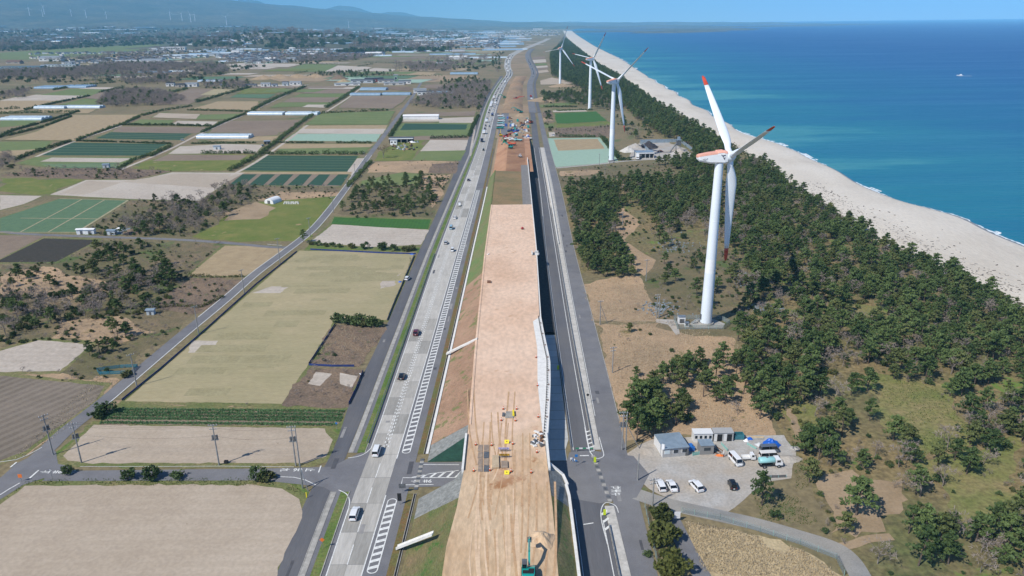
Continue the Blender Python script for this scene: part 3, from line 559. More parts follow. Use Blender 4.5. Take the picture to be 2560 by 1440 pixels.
for i in range(26):
    y = rng.uniform(100, 420); f_ = rng.choice((lambda q: SL(q) + rng.uniform(0.6, 2.5), lambda q: LR(q) + rng.uniform(3.3, 4.3), lambda q: TL(q) + rng.uniform(0.8, 4), lambda q: LL(q) + rng.uniform(0.6, 5))); x = f_(y); w_, l_ = rng.uniform(0.5, 1.2), rng.uniform(0.8, 6)
    mb = MB(); mb.box(0, 0, 0, w_, l_, 0.004); mb.build('road_patch', PATCHM[i % 2], ROADB, (x, y, 0.0865 + 0.0002 * i))
# sidewalk, service road, grass and kerb on the left of the highway
for y0, y1 in ((Y0, YX0), (YX1 + 3, 1500)):
    build_strip('sidewalk', off(LL, -5.55), off(LL, -4.3), y0, y1, 0.10, M_CONC)
    build_strip('sidewalk', off(LL, -4.25), off(LL, -3.3), y0, y1, 0.055, M_ASPH)
    g = build_strip('verge', off(LL, -3.3), off(LL, -1.35), y0, y1, 0.09, FM['verge'])
    mb = MB(); wall_strip(mb, off(LL, -1.24), 0.2, y0, y1, 0.0, 0.2); tag(mb.build('kerb', M_CONC), None, None, None, 'structure')
    if y0 < 120:
        mb = MB(); wall_strip(mb, off(LL, -5.62), 0.14, y0, y1, 0.0, 0.16); tag(mb.build('kerb', M_CONC), None, None, None, 'structure')
build_strip('service_road', SL, SRr, Y0, 1560, 0.052, M_ASPHN)
# weeds, ditch and white channel between highway and embankment
M_WEED = mat('brown_weeds', rgb(132, 92, 58), rgb(104, 96, 56), 0.5, c3=rgb(96, 104, 52), scale3=0.08, amt3=0.8, fine=(2.0, 0.25), bump=0.9, bscale=2.0)
for y0, y1 in ((Y0, 143.5), (160, 640)):
    build_strip('verge', off(LR, 5.0), off(LR, 6.5), y0, y1, 0.075, M_WEED)
    mb = MB()
    wall_strip(mb, off(LR, 6.55), 0.12, y0, y1, -0.1, 0.14); wall_strip(mb, off(LR, 7.05), 0.12, y0, y1, -0.1, 0.14); strip(mb, off(LR, 6.6), off(LR, 7.0), y0, y1, 0.02, mi=1)
    tag(mb.build('ditch', [M_CONC, M_DARK]), None, None, None, 'structure')
    if y0 > 150: build_strip('channel_cover', off(LR, 7.12), off(LR, 7.75), y0, y1 if y1 < 500 else 480, 0.16, M_CONCW)
# right hand carriageway, median strip and frontage road
RIGHTB = build_strip('new_road', lambda y: RL(y) - 0.7 if y > 150 else 12.6, off(RR, 0.9), Y0, 900, 0.06, M_ASPHN)
tag(RIGHTB, 'freshly paved narrow road below the retaining wall', 'road')
build_strip('new_road', off(RL, -2), off(RR, 3), 900, 3200, 0.32, M_ASPH)
build_strip('new_road', off(RR, 4), off(RR, 8), 900, 3200, 0.30, M_ASPHN)
for y0, y1 in ((Y0, 138), (161, 640)): build_strip('median', off(RR, 0.95), off(TL, -0.05), y0, y1, 0.13, mat('median_concrete', rgb(198, 194, 186), rgb(180, 176, 168), 0.4, fine=(1.5, 0.12)))
build_strip('frontage_road', TL, TR, Y0, 900, 0.054, M_ASPH)
mb = MB(); wall_strip(mb, off(TR, 0.12), 0.2, 175, 700, 0, 0.14); tag(mb.build('kerb', M_CONC), None, None, None, 'structure')
# crossing road, under the embankment
lx = LL(150) - 7; rx = TR(150)
cross = [(-113, 150.2), (-113, 154.4), (-60, 154.4), (lx - 1, 154.8), (lx + 2, 158), (LL(160) - 1.2, 162), (LR(160) + 3, 160.5), (LR(158) + 4.5, 156.3), (-14, 156.2), (8, 156.2), (13, 156), (14, 160), (RR(160), 161), (TL(160), 160), (rx + 1.5, 158), (rx + 4, 150), (rx - 0.5, 141), (TL(141), 140), (RR(139), 139), (12.8, 141), (12, 146.2), (-13, 146.2), (LR(146) + 5, 146), (LR(140) + 3, 141), (LL(141) - 1.1, 141), (LL(141) - 4, 143.5), (lx - 1, 146.5), (-60, 149.4)]
CROSS = tag(struct('cross_road', sheet_mesh(cross, 0.070, M_ASPH)), 'narrow asphalt road crossing under the embankment', 'road')
strip_m = MB(); strip(strip_m, LL, LR, 143, 160, 0.0862, yy=[143, 150, 160])
# local road running diagonally between the fields
LOC = smooth_path(PP([(-150, 1330), (-40, 1235), (40, 1185), (110, 1130), (165, 1078), (260, 1003), (352, 925), (455, 838), (560, 752), (640, 683), (722, 622), (778, 577), (820, 530), (852, 488), (880, 450), (905, 413), (932, 376), (958, 342), (985, 305), (1005, 278), (1028, 247), (1042, 224), (1054, 205)]), 6)
me = path_strip(LOC, 4.6, 0.062, M_ASPH, 'local_road'); LOCAL = tag(struct('local_road', me), 'narrow grey road running diagonally between the farm fields', 'road')
corner = PP([(-60, 1250), (40, 1160), (80, 1140), (120, 1108), (140, 1130), (145, 1160), (180, 1167), (180, 1192), (110, 1196), (60, 1212), (-20, 1262)])
struct('local_road', sheet_mesh(corner, 0.066, M_ASPH))
struct('local_road', path_strip(smooth_path(PP([(-80, 592), (0, 580), (60, 585), (240, 592), (420, 598), (560, 607), (680, 618), (735, 618)]), 4), 3.4, 0.058, M_ASPH, 'local_road'))
for pts, w in (([(575, 440), (640, 405), (720, 350), (800, 290), (870, 245), (905, 218)], 3.0), ([(300, 425), (420, 375), (500, 335), (560, 308), (620, 283), (720, 235)], 3.0), ([(90, 392), (190, 352), (300, 315), (350, 290)], 3.0), ([(1175, 390), (1190, 300)], 2.0)):
    struct('farm_track', path_strip(smooth_path(PP(pts), 3), w, 0.06 if pts[0][1] > 300 else 0.2, FM['sandp'], 'farm_track'))
# access lane and track on the right
struct('access_road', path_strip(smooth_path(PP([(1590, 1235), (1640, 1252), (1700, 1268), (1800, 1290), (1900, 1313), (2000, 1342), (2080, 1368), (2120, 1395), (2150, 1440), (2170, 1490)]), 5), 4.3, 0.064, mat('worn_asphalt', rgb(142, 142, 140), rgb(122, 122, 120), 0.2, c3=rgb(160, 154, 144), scale3=0.06, amt3=0.8, fine=(3.0, 0.1)), 'access_road'))
struct('access_road', path_strip(smooth_path(PP([(1648, 1255), (1680, 1300), (1715, 1370), (1755, 1440), (1790, 1500)]), 5), 3.6, 0.060, M_ASPH, 'access_road'))
struct('dirt_track', path_strip(smooth_path(PP([(1478, 800), (1560, 802), (1640, 803), (1668, 806)]), 4), 1.2, 0.06, FM['earth'], 'dirt_track'))
struct('dirt_track', sheet_mesh(PP([(1640, 798), (1690, 800), (1700, 835), (1690, 838), (1670, 812), (1640, 806)]), 0.066, FM['gravel'], 0.3))
struct('dirt_track', path_strip(smooth_path(PP([(2088, 1368), (2130, 1362), (2170, 1348), (2230, 1342)]), 4), 2.2, 0.058, FM['earth'], 'dirt_track'))
struct('access_road', path_strip(smooth_path(PP([(1390, 420), (1500, 410), (1560, 403), (1640, 398), (1720, 396)]), 4), 4.0, 0.06, M_CONC, 'access_road'))

# ---- paint
def paint(parent, pts, z=0.1, name='road_marking'):
    return obj(name, sheet_mesh(pts, z, M_LINE, name=name), parent)
def paint_path(parent, pts, w, z=0.1, name='road_line'): return obj(name, path_strip(pts, w, z, M_LINE, name), parent)
def paint_line(parent, f, w, y0, y1, z=0.1, name='edge_line'):
    mb = MB(); strip(mb, off_l(f, -w / 2), off_l(f, w / 2), y0, y1, z); return mb.build(name, M_LINE, parent)
def off_l(f, d): return lambda y: f(y) + d
for f, d in ((LL, -0.12), (LR, 0.12)):
    for y0, y1 in ((Y0, 138 if f is LL else 143), (163 if f is LL else 158, 700)): paint_line(ROADB, off_l(f, d), 0.24, y0, y1)
    paint_line(ROADB, off_l(f, d), 0.45, 700, 1690, 0.1)
MID = lambda y: (LL(y) + LR(y)) / 2
for y in np.arange(60, 700, 10.0):
    if y > 162 and y < 470: continue
    a = MB(); strip(a, off_l(MID, -0.1), off_l(MID, 0.1), y, y + 6, 0.1, yy=[y, y + 6]); a.build('centre_dash', M_LINE, ROADB)
paint_line(ROADB, MID, 0.3, 700, 1690, 0.1, 'centre_line')
a = MB()
for y in np.arange(163, 470, 1.9):
    strip(a, off_l(MID, -0.13), off_l(MID, 0.13), y, y + 1.15, 0.1, yy=[y, y + 1.15])
    for s in (-0.55, 0.55): strip(a, off_l(MID, s - 0.13), off_l(MID, s + 0.13), y + 0.5, y + 1.35, 0.1, yy=[y + 0.5, y + 1.35])
o = a.build('dotted_centre_marking', M_LINE, ROADB); o['kind'] = 'stuff'
def hatch(y0, y1, pitch):
    fa, fb = off_l(LR, 1.0), off_l(LR, 2.95)
    for f in (fa, fb): paint_line(ROADB, f, 0.24, y0 + 0.8, y1 - 0.8, 0.1, 'hatch_border')
    for yc, s in ((y0, -1), (y1, 1)):
        pts = [(fa(yc) + 0.975 + 1.0 * math.cos(t), yc - s * 0.9 + s * 0.95 * math.sin(t)) for t in np.linspace(0, math.pi, 9)]
        paint_path(ROADB, pts, 0.24, 0.101, 'hatch_border')
    y = y0 + 1.2
    while y < y1 - 1.0:
        w = 0.85 if y < 260 else 1.1
        paint(ROADB, [(fa(y) + 0.1, y - 0.35), (fb(y) - 0.1, y + 0.35), (fb(y) - 0.1, y + 0.35 + w), (fa(y) + 0.1, y - 0.35 + w)], 0.099, 'hatch_stripe')
        y += pitch * (1.0 if y < 260 else 1.25)
hatch(160.5, 470, 2.3); hatch(117.5, 141.5, 2.0)
paint_path(ROADB, smooth_path([(LL(163) - 0.1, 163), (LL(160) - 1.2, 160.5), (LL(159) - 2.8, 159.2), (LL(158) - 5, 158.6)], 6), 0.22)
paint_path(ROADB, smooth_path([(LL(138) - 0.1, 138), (LL(141) - 0.5, 141), (LL(143) - 1.8, 143.6), (LL(145) - 4.0, 145.2)], 6), 0.22)
for f, y0, y1 in ((RL, 161, 640), (RR, 161, 640), (RR, 60, 133)): paint_line(RIGHTB, f, 0.2, y0, y1, 0.1)
paint_line(RIGHTB, off_l(TL, 0.25), 0.16, 178, 640, 0.11)
def loop_marking(cx, y0, y1, w, parent):
    pts = [(cx(y0) + w, y0)] + [(cx(y1) + w * math.cos(t), y1 + w * 1.0 * math.sin(t)) for t in np.linspace(0, math.pi, 10)] + [(cx(y0) - w, y0)]
    paint_path(parent, pts, 0.18, 0.104, 'island_border')
MED = lambda y: (RR(y) + TL(y)) / 2
loop_marking(MED, 166, 157.5 - 0, 0.1, RIGHTB) if False else None
a = [(RR(172) - 0.1, 172), (RR(165) - 0.1, 162), (RR(158) + 0.6, 158.4), (MED(157), 157.0), (TL(158) + 0.3, 158.2), (TL(162) + 0.35, 162), (TL(166) + 0.2, 167)]
paint_path(RIGHTB, smooth_path(a, 6), 0.2, 0.104, 'island_border')
for i in range(6):
    y = 160.2 + i * 1.9; paint(RIGHTB, [(RR(y) - 0.05, y - 0.5), (RR(y) + 1.35, y + 0.3), (RR(y) + 1.35, y + 0.85), (RR(y) - 0.05, y + 0.1)], 0.132 if False else 0.136, 'island_stripe')
a = [(RR(125) - 0.05, 125), (RR(133) - 0.35, 133), (RR(136) + 0.2, 137.2), (MED(139), 139.2), (TL(138) + 0.3, 138), (TL(136) + 0.6, 135.5)]
paint_path(RIGHTB, smooth_path(a, 6), 0.2, 0.14, 'island_border')
for i in range(3):
    y = 130 + i * 2.6; paint(RIGHTB, [(RR(y) - 0.1, y - 0.7), (RR(y) + 1.3, y + 0.7), (RR(y) + 1.3, y + 1.5), (RR(y) - 0.1, y + 0.1)], 0.138, 'island_stripe')
paint(RIGHTB, PP([(1508, 1158), (1530, 1158), (1530, 1160), (1508, 1160)]), 0.1, 'stop_line') if False else None
paint(RIGHTB, [(RL(158.5) + 1.4, 158.2), (RR(158.5) - 0.4, 158.2), (RR(158.5) - 0.4, 158.6), (RL(158.5) + 1.4, 158.6)], 0.1, 'stop_line')
paint(RIGHTB, [(RR(132) - 4.4, 131.5), (RR(132) - 2.2, 132.0), (RR(132) - 2.2, 132.3), (RR(132) - 4.4, 131.8)], 0.1, 'stop_line')
# cross road: borders, hatch, stop lines and lettering
paint_path(CROSS, PP([(690, 1192), (735, 1194), (762, 1200), (790, 1213)]), 0.2)
paint_path(CROSS, PP([(200, 1167), (400, 1167), (560, 1166), (735, 1168)]), 0.12)
paint_path(CROSS, PP([(1058, 1162), (1148, 1162.5)]), 0.22, 0.1)
hx = [(-27, 149.7), (-13.2, 149.6)]
paint_path(CROSS, [(-26.6, 146.9), (-26.6, 149.8), (-13.3, 149.6)], 0.22); paint_path(CROSS, [(-26.6, 146.9), (-19, 146.9)], 0.22)
paint_path(CROSS, [(-24.5, 149.9), (-20, 151.4), (-13.4, 152.6)], 0.22)
for i in range(5):
    x = -22.5 + i * 2.05; top = 150.3 + (x + 24.5) * 0.22 + 0.35
    paint(CROSS, [(x, 149.75), (x + 0.65, 149.75), (x + 1.5 + (top - 150) * 0.3, top), (x + 0.85 + (top - 150) * 0.3, top)], 0.1, 'hatch_stripe')
paint(CROSS, PP([(795, 1182), (798, 1182), (804, 1165), (801, 1165)]), 0.1, 'stop_line')
paint(CROSS, PP([(72, 1196), (77, 1196), (99, 1176), (95, 1176)]), 0.1, 'stop_line')
def lettering(ch, x, y, w, h, rz, parent, z=0.102):
    cu = bpy.data.curves.new('letter', 'FONT'); cu.body = ch; cu.align_x = 'CENTER'; cu.align_y = 'CENTER'; cu.resolution_u = 3; cu.offset = 0.018
    o = bpy.data.objects.new('letter', cu); col.objects.link(o)
    dg = bpy.context.evaluated_depsgraph_get(); me = bpy.data.meshes.new_from_object(o.evaluated_get(dg))
    bpy.data.objects.remove(o); bpy.data.curves.remove(cu)
    co = np.empty(len(me.vertices) * 3); me.vertices.foreach_get('co', co); co = co.reshape(-1, 3)
    if len(co) == 0: return
    mn, mx = co.min(0), co.max(0); s = np.array([w / max(1e-4, mx[0] - mn[0]), h / max(1e-4, mx[1] - mn[1]), 0])
    co = (co - (mn + mx) / 2) * s; me.vertices.foreach_set('co', co.ravel()); me.materials.clear(); me.materials.append(M_LINE); me.update()
    o = obj('painted_character', me, parent, (x, y, z), rz); return o
for ch, u in (('止', 776), ('ま', 745), ('れ', 712)): x, y = P(u, 1175.5); lettering(ch, x, y, 1.25, 2.3, -H90, CROSS)
for ch, u in (('止', 113), ('ま', 144), ('れ', 176)): x, y = P(u, 1180.5); lettering(ch, x, y, 1.25, 2.4, H90, CROSS)
for ch, x in (('止', -23.4), ('ま', -20.6)): lettering(ch, x, 148.3, 1.25, 2.1, H90, CROSS)
for ch, v in (('止', 1236.5), ('ま', 1228), ('れ', 1220)): x, y = P(1540, v); lettering(ch, x, y, 2.4, 1.0, math.pi, RIGHTB, 0.105)
for d in (-2.2, 2.2):
    n = len(LOC); L = [Vector(p) for p in LOC]; pts = []
    for i in range(n):
        t = (L[min(i + 1, n - 1)] - L[max(i - 1, 0)]).normalized(); q = L[i] + Vector((-t.y, t.x)) * d; pts.append((q.x, q.y))
    lo = next(i for i, p in enumerate(pts) if p[0] > P(150, 1120)[0])
    paint_path(LOCAL, [p for p in pts[lo:] if p[1] < 620], 0.3, 0.1, 'edge_line')
paint_path(LOCAL, PP([(0, 1238), (22, 1224), (50, 1208)]), 0.3, 0.1); paint_path(LOCAL, PP([(0, 1155.5), (40, 1150), (70, 1138), (105, 1119)]), 0.2, 0.1)
paint(LOCAL, PP([(24, 1169), (28, 1169), (44, 1156), (40, 1156)]), 0.1, 'lane_dash')
paint_path(LOCAL, PP([(668, 611), (705, 614)]), 0.35, 0.1, 'road_line')
# steel trench gratings crossing the side road
for x0, n_, ya in ((LR(150) + 6.6, 13, 145.4), (TL(150) - 0.4, 14, 138.5)):
    for i in range(n_):
        mb = MB(); mb.box(0, 0, 0, 0.95, 0.98, 0.03)
        mb.build('grating', [M_GREYM, M_CONC][i % 2], CROSS if x0 < 0 else RIGHTB, (x0 + 0.012 * i - (0.16 * i if x0 > 0 else 0), ya + 1.0 * i * (1.0 if x0 < 0 else 1.5), 0.088))

# ---- embankment (fill) carrying the future expressway
DZ = 6.0
DL = Line([(-14.2, 60), (-13.9, 95), (-13.4, 118), (-12.2, 130), (-11.4, 145), (-11.5, 165), (-12.0, 214), (-12.1, 308), (-11.2, 404), (-10.5, 560)], world=True)
DR = Line([(7.8, 60), (7.9, 95), (8.0, 130), (7.6, 150), (7.2, 160), (6.9, 186), (7.7, 210), (7.0, 232), (9.4, 236), (11.0, 319), (11.6, 404), (12.6, 560)], world=True)
WR = Line([(8.2, 146), (8.3, 156), (9.6, 172), (10.6, 186), (11.3, 201), (10.4, 222), (10.0, 236), (11.4, 319), (12.0, 404), (13.0, 560)], world=True)   # outer face of the retaining wall
M_DECK = mat('compacted_earth', rgb(217, 183, 155), rgb(205, 170, 141), 0.12, c3=rgb(225, 196, 171), scale3=0.03, amt3=0.9, fine=(0.8, 0.12), stretch=(0, 0.9, 0.5), bump=0.35, bscale=1.0, weeds=(rgb(190, 150, 116), 0.62, 0.05))
M_DECK2 = mat('tracked_earth', rgb(198, 166, 130), rgb(182, 148, 110), 0.22, c3=rgb(208, 182, 150), scale3=0.05, amt3=0.9, fine=(1.2, 0.16), stretch=(0, 1.3, 0.35), bump=0.5, bscale=1.5, weeds=(rgb(162, 116, 76), 0.6, 0.07))
def blend_y(name, ma, mb_, y0, y1):
    # two earths grading into each other along the deck, with a ragged boundary
    m = ma.copy(); m.name = name; nt = m.node_tree; n = nt.nodes; l = nt.links
    pb = n['Principled BSDF']; ca = pb.inputs['Base Color'].links[0].from_socket; mapping = {}
    for nd in mb_.node_tree.nodes:
        if nd.type in ('OUTPUT_MATERIAL', 'BSDF_PRINCIPLED', 'BUMP'): continue
        q = n.new(nd.bl_idname); mapping[nd] = q
        for a in ('operation', 'blend_type', 'data_type', 'interpolation_type', 'wave_type', 'bands_direction'):
            if hasattr(nd, a): setattr(q, a, getattr(nd, a))
        for i, s_ in enumerate(nd.inputs):
            if hasattr(s_, 'default_value'):
                try: q.inputs[i].default_value = s_.default_value
                except Exception: pass
    cb = None
    for lk in mb_.node_tree.links:
        fi = [i for i, x in enumerate(lk.from_node.outputs) if x == lk.from_socket][0]
        if lk.from_node in mapping and lk.to_node in mapping: l.new(mapping[lk.from_node].outputs[fi], mapping[lk.to_node].inputs[[i for i, x in enumerate(lk.to_node.inputs) if x == lk.to_socket][0]])
        elif lk.from_node in mapping and lk.to_socket.name == 'Base Color': cb = mapping[lk.from_node].outputs[fi]
    g = n.new('ShaderNodeNewGeometry'); sx = n.new('ShaderNodeSeparateXYZ'); l.new(g.outputs['Position'], sx.inputs[0])
    nz = n.new('ShaderNodeTexNoise'); nz.inputs['Scale'].default_value = 0.12; nz.inputs['Detail'].default_value = 4; l.new(g.outputs['Position'], nz.inputs['Vector'])
    ad = n.new('ShaderNodeMath'); ad.operation = 'MULTIPLY_ADD'; ad.inputs[1].default_value = 60; l.new(nz.outputs['Fac'], ad.inputs[0]); l.new(sx.outputs[1], ad.inputs[2])
    mr = n.new('ShaderNodeMapRange'); mr.inputs['From Min'].default_value = y0 + 30; mr.inputs['From Max'].default_value = y1 + 30; mr.interpolation_type = 'SMOOTHSTEP'; l.new(ad.outputs[0], mr.inputs['Value'])
    x = n.new('ShaderNodeMix'); x.data_type = 'RGBA'; l.new(mr.outputs[0], x.inputs[0]); l.new(cb, x.inputs[6]); l.new(ca, x.inputs[7]); l.new(x.outputs[2], pb.inputs['Base Color']); return m
M_DECKB = blend_y('graded_earth', M_DECK, M_DECK2, 135, 175)
M_SLOPEB = mat('bare_slope', rgb(156, 122, 96), rgb(134, 106, 82), 0.4, c3=rgb(170, 138, 112), scale3=0.08, amt3=0.8, fine=(2.0, 0.18), bump=0.8, bscale=1.5, weeds=(rgb(112, 114, 66), 0.54, 0.2))
M_SLOPEG = mat('grassed_slope', rgb(92, 118, 60), rgb(112, 122, 70), 0.4, c3=rgb(120, 112, 74), scale3=0.1, amt3=0.8, fine=(2.5, 0.25), bump=0.9, bscale=2.0)
M_SLOPEM = mat('half_grassed_slope', rgb(128, 108, 78), rgb(110, 98, 66), 0.4, c3=rgb(86, 102, 48), scale3=0.09, amt3=0.9, fine=(2.5, 0.25), bump=0.9, bscale=2.0, weeds=(rgb(66, 100, 38), 0.55, 0.18), stretch=(0, 1.6, 0.5))
M_STONE = mat('crushed_stone', rgb(146, 147, 142), rgb(122, 123, 119), 0.8, fine=(1.6, 0.35), bump=1.0, bscale=4.0)
M_RED = mat('red_earth', rgb(172, 126, 94), rgb(154, 110, 80), 0.15, c3=rgb(184, 142, 108), scale3=0.05, amt3=0.9, fine=(1.2, 0.16), bump=0.8, bscale=0.8, stretch=(0, 1.0, 0.7))
EMB = struct('embankment', None); tag(EMB, 'long earth embankment under construction between the two roads', 'embankment')
def deck_z(x, y): return DZ + 0.012 * mnoise.noise(Vector((x * 0.4, y * 0.15, 0)))
def deck_part(y0, y1, m, name='deck_surface', fl=DL, fr=DR):
    mb = MB(); Y = list(np.arange(y0, y1, 2.0)) + [y1]; N = 14; vs = []
    for y in Y:
        for i in range(N + 1):
            x = fl(y) + (fr(y) - fl(y)) * i / N; vs.append((x, y, deck_z(x, y)))
    fs = [(j * (N + 1) + i, j * (N + 1) + i + 1, (j + 1) * (N + 1) + i + 1, (j + 1) * (N + 1) + i) for j in range(len(Y) - 1) for i in range(N)]
    mb.v = vs; mb.f = fs; mb.m = [0] * len(fs); mb.s = [True] * len(fs)
    return mb.build(name, m, EMB)
deck_part(60, 404, M_DECKB)
TOE = off(LR, 7.9)
def slope(y0, y1, m, top=DL, toe=TOE, z0=0.15, z1=DZ - 0.02, name='slope'):
    mb = MB(); Y = list(np.arange(y0, y1, 3.0)) + [y1]; N = 6; vs = []
    for y in Y:
        for i in range(N + 1):
            t = i / N; x = toe(y) + (top(y) - toe(y)) * t
            zz = z0 + (z1 - z0) * t + (0.14 * mnoise.noise(Vector((x * 0.8, y * 0.5, 3))) if 0 < i < N else 0)
            vs.append((x, y, zz))
    mb.v = vs; mb.f = [(j * (N + 1) + i, j * (N + 1) + i + 1, (j + 1) * (N + 1) + i + 1, (j + 1) * (N + 1) + i) for j in range(len(Y) - 1) for i in range(N)]
    mb.m = [0] * len(mb.f); mb.s = [True] * len(mb.f); return mb.build(name, m, EMB)
slope(60, 134, M_SLOPEM); slope(164, 285, M_SLOPEB); slope(285, 508, M_SLOPEG)
mb = MB(); wall_strip(mb, off(DL, 0.45), 0.5, 164, 404, DZ - 0.1, DZ + 0.16); mb.build('edge_berm', M_DECK, EMB)
RUT = mat('wheel_rut', rgb(194, 160, 124), rgb(186, 150, 114), 0.3, fine=(1.0, 0.15)); RUT2 = mat('pale_rut', rgb(222, 194, 162), rgb(210, 180, 148), 0.3, fine=(1.0, 0.1))
for i in range(20):
    ya = rng.uniform(97, 150); L = rng.uniform(12, 40); x = rng.uniform(-9, 5); dx = rng.gauss(0, 1.2); pts = smooth_path([(x, ya), (x + dx, ya + L * 0.4), (x + dx * 1.4 + rng.gauss(0, 0.6), ya + L)], 8)
    for s_ in (-0.85, 0.85):
        w_ = rng.uniform(0.25, 0.5); obj('wheel_rut', path_strip([(p[0] + s_, p[1]) for p in pts], w_, DZ + 0.016 + 0.0009 * i, RUT if i % 3 else RUT2, 'wheel_rut'), EMB)
# stone facing and green geotextile at the underpass
mb = MB(); mb.add([(-11.6, 158.6, 6), (-11.5, 164, 6), (TOE(164), 161.5, 0.1), (TOE(158), 156.4, 0.1)], [(3, 2, 1, 0)]); mb.add([(-11.5, 164, 5.98), (TOE(164), 161.5, 0.1), (TOE(164), 164, 0.13)], [(0, 1, 2)][::-1]); mb.build('stone_facing', M_STONE, EMB)
mb = MB()
for i in range(7):   # stepped courses of the green geotextile face
    t0, t1 = i / 7, (i + 1) / 7
    def pt(t, side): return (TOE(157) + (-11.6 - TOE(157)) * t if side == 0 else -12.0 + 0.4 * t, 156.45 + 2.1 * t + (0.3 if side == 0 else 0) * 0, 6 * t + 0.05)
    a, b, c, d = pt(t0, 0), pt(t0, 1), pt(t1, 1), pt(t1, 0)
    c = (c[0], c[1] - 0.12, c[2]); d = (d[0], d[1] - 0.12, d[2])
    q = MB(); q.add([a, b, c, d, (c[0], c[1] + 0.14, c[2]), (d[0], d[1] + 0.14, d[2])], [(0, 1, 2, 3), (3, 2, 4, 5)])
    q.build('geotextile_course', mat('green_geotextile', rgb(44, 86, 70), rgb(36, 72, 60), 1.0, fine=(4.0, 0.2)), EMB)
mb = MB(); A1, A2 = (-11.4, 145.6, 6), (-12.0, 133.5, 6)
ring = [(-12.2, 146.3, 0.1), (-15, 146.2, 0.1), (-18.5, 144.6, 0.1), (TOE(141), 141.5, 0.1), (TOE(134), 134, 0.1)]
A3 = (-11.5, 142, 6)
mb.add([A1, A3, A2] + ring, [(0, 3, 4), (0, 4, 1), (1, 4, 5), (1, 5, 6), (1, 6, 7), (1, 7, 2)])
mb.build('stone_facing', M_STONE, EMB)
# underpass: box culvert with side walls, roof slab and parapets
CULV = thing('box_culvert', 'pale concrete underpass with parapets carrying the embankment over the crossing road', 'underpass', (0, 151, 0))
mb = MB(); mb.box(-1.9, 0, 5.0, 20.4, 10.4, 0.9); mb.build('roof_slab', M_CONC, CULV)
for yy in (-5.3, 5.3): mb = MB(); mb.box(-1.9, yy, 0.0, 20.4, 0.6, 5.0); mb.build('side_wall', M_CONC, CULV)
for x in (-11.75, 8.05):
    for i in range(6): mb = MB(); mb.box(x, -6.6 + i * 2.6 + 0.4, 5.0 if x < 0 else 5.0, 0.5, 2.56, 1.55); mb.build('parapet_block', M_CONCW, CULV)
mb = MB(); mb.add([(-12, 145.7, 0), (7.9, 145.7, 0), (7.9, 145.7, DZ), (-12, 145.7, DZ)], [(0, 1, 2, 3)]); mb.add([(-12, 156.3, 0), (7.9, 156.3, 0), (7.9, 156.3, DZ), (-12, 156.3, DZ)], [(3, 2, 1, 0)]); mb.add([(TOE(60), 60, 0), (12.1, 60, 0), (12.1, 60, 2.8), (DR(60), 60, DZ), (DL(60), 60, DZ)], [(0, 1, 2, 3, 4)]); mb.build('end_face', M_STONE, EMB)
# retaining wall with walkway on the right
WALL = thing('retaining_wall', 'tall white concrete retaining wall with walkway along the embankment', 'retaining wall')
Y = list(np.arange(156, 236, 4.0))
for a in Y:
    b = a + 3.96; q = MB(); yy = [a, b]; wall_strip(q, off_l(WR, -0.35), 0.7, a, b, 0, DZ + 0.2, yy=yy); q.build('wall_panel', M_CONCW, WALL)
    q = MB(); strip(q, DR, off_l(WR, -0.72), a, b, DZ + 0.1, yy=yy); q.build('walkway_slab', M_CONCW, WALL)
for a in np.arange(236, 556, 10.0):
    q = MB(); wall_strip(q, off_l(WR, -0.2), 0.4, a, a + 9.9, 0, DZ + 0.15, yy=[a, a + 9.9]); q.build('wall_panel', M_CONCW, WALL)
post = MB(); post.cyl(0, 0, 0, 0.75, 0.09, n=6); post.box(0.14, 0, 0.3, 0.3, 0.2, 0.2); pm = post.mesh('anchor_post', M_DARK)
for y in np.arange(157, 236, 1.45): obj('anchor_post', pm, WALL, (WR(y) - 1.05, y, DZ + 0.1))
for y in np.arange(158, 236, 9.0):
    q = MB(); q.box(0, 0, 0, 0.3, 0.5, 0.25); q.build('drain_box', mat('rust_brown', rgb(120, 84, 60)), WALL, (WR(y) - 0.55, y, DZ + 0.2))
# scaffold-like frame midway on the wall
FR = thing('formwork_block', 'white concrete formwork block bolted to the wall head', 'formwork', (WR(308), 308, DZ + 0.1))
for k, (x, y, sx, sy, h) in enumerate(((-0.2, 0, 1.6, 0.5, 0.9), (-0.2, 3.4, 1.6, 0.5, 0.9), (-2.2, 0.4, 0.5, 0.6, 0.9), (-2.2, 2.0, 0.5, 0.6, 0.9), (-2.2, 3.4, 0.5, 0.6, 0.9), (-0.6, 1.7, 3.4, 3.6, 0.15))):
    q = MB(); q.box(x, y, 0, sx, sy, h); q.build('form_panel', M_CONCW if k < 5 else M_GREYM, FR)
# paved apron slabs at the foot of the wall, then dark crushed rock
y = 156.3; k = 0
while y < 232:
    q = MB(); yy = [y + 0.04, y + 4.9]; strip(q, off_l(WR, 0.02), lambda t: min(RL(t) - 0.9, 15.6) if t > 165 else 13.1, 0, 0, 0.085, yy=yy)
    o = q.build('apron_slab', mat('apron_%d' % (k % 3), rgb(196 - 10 * (k % 3), 196 - 9 * (k % 3), 194 - 8 * (k % 3)), rgb(184, 184, 180), 0.8, fine=(3.0, 0.06)), RIGHTB); y += 5.0; k += 1
build_strip('rock_strip', off_l(WR, 0.02), off_l(RL, -0.75), 234, 560, 0.085, mat('black_rock', rgb(58, 58, 60), rgb(36, 36, 38), 0.8, fine=(2.5, 0.5), bump=1.0, bscale=3.0))
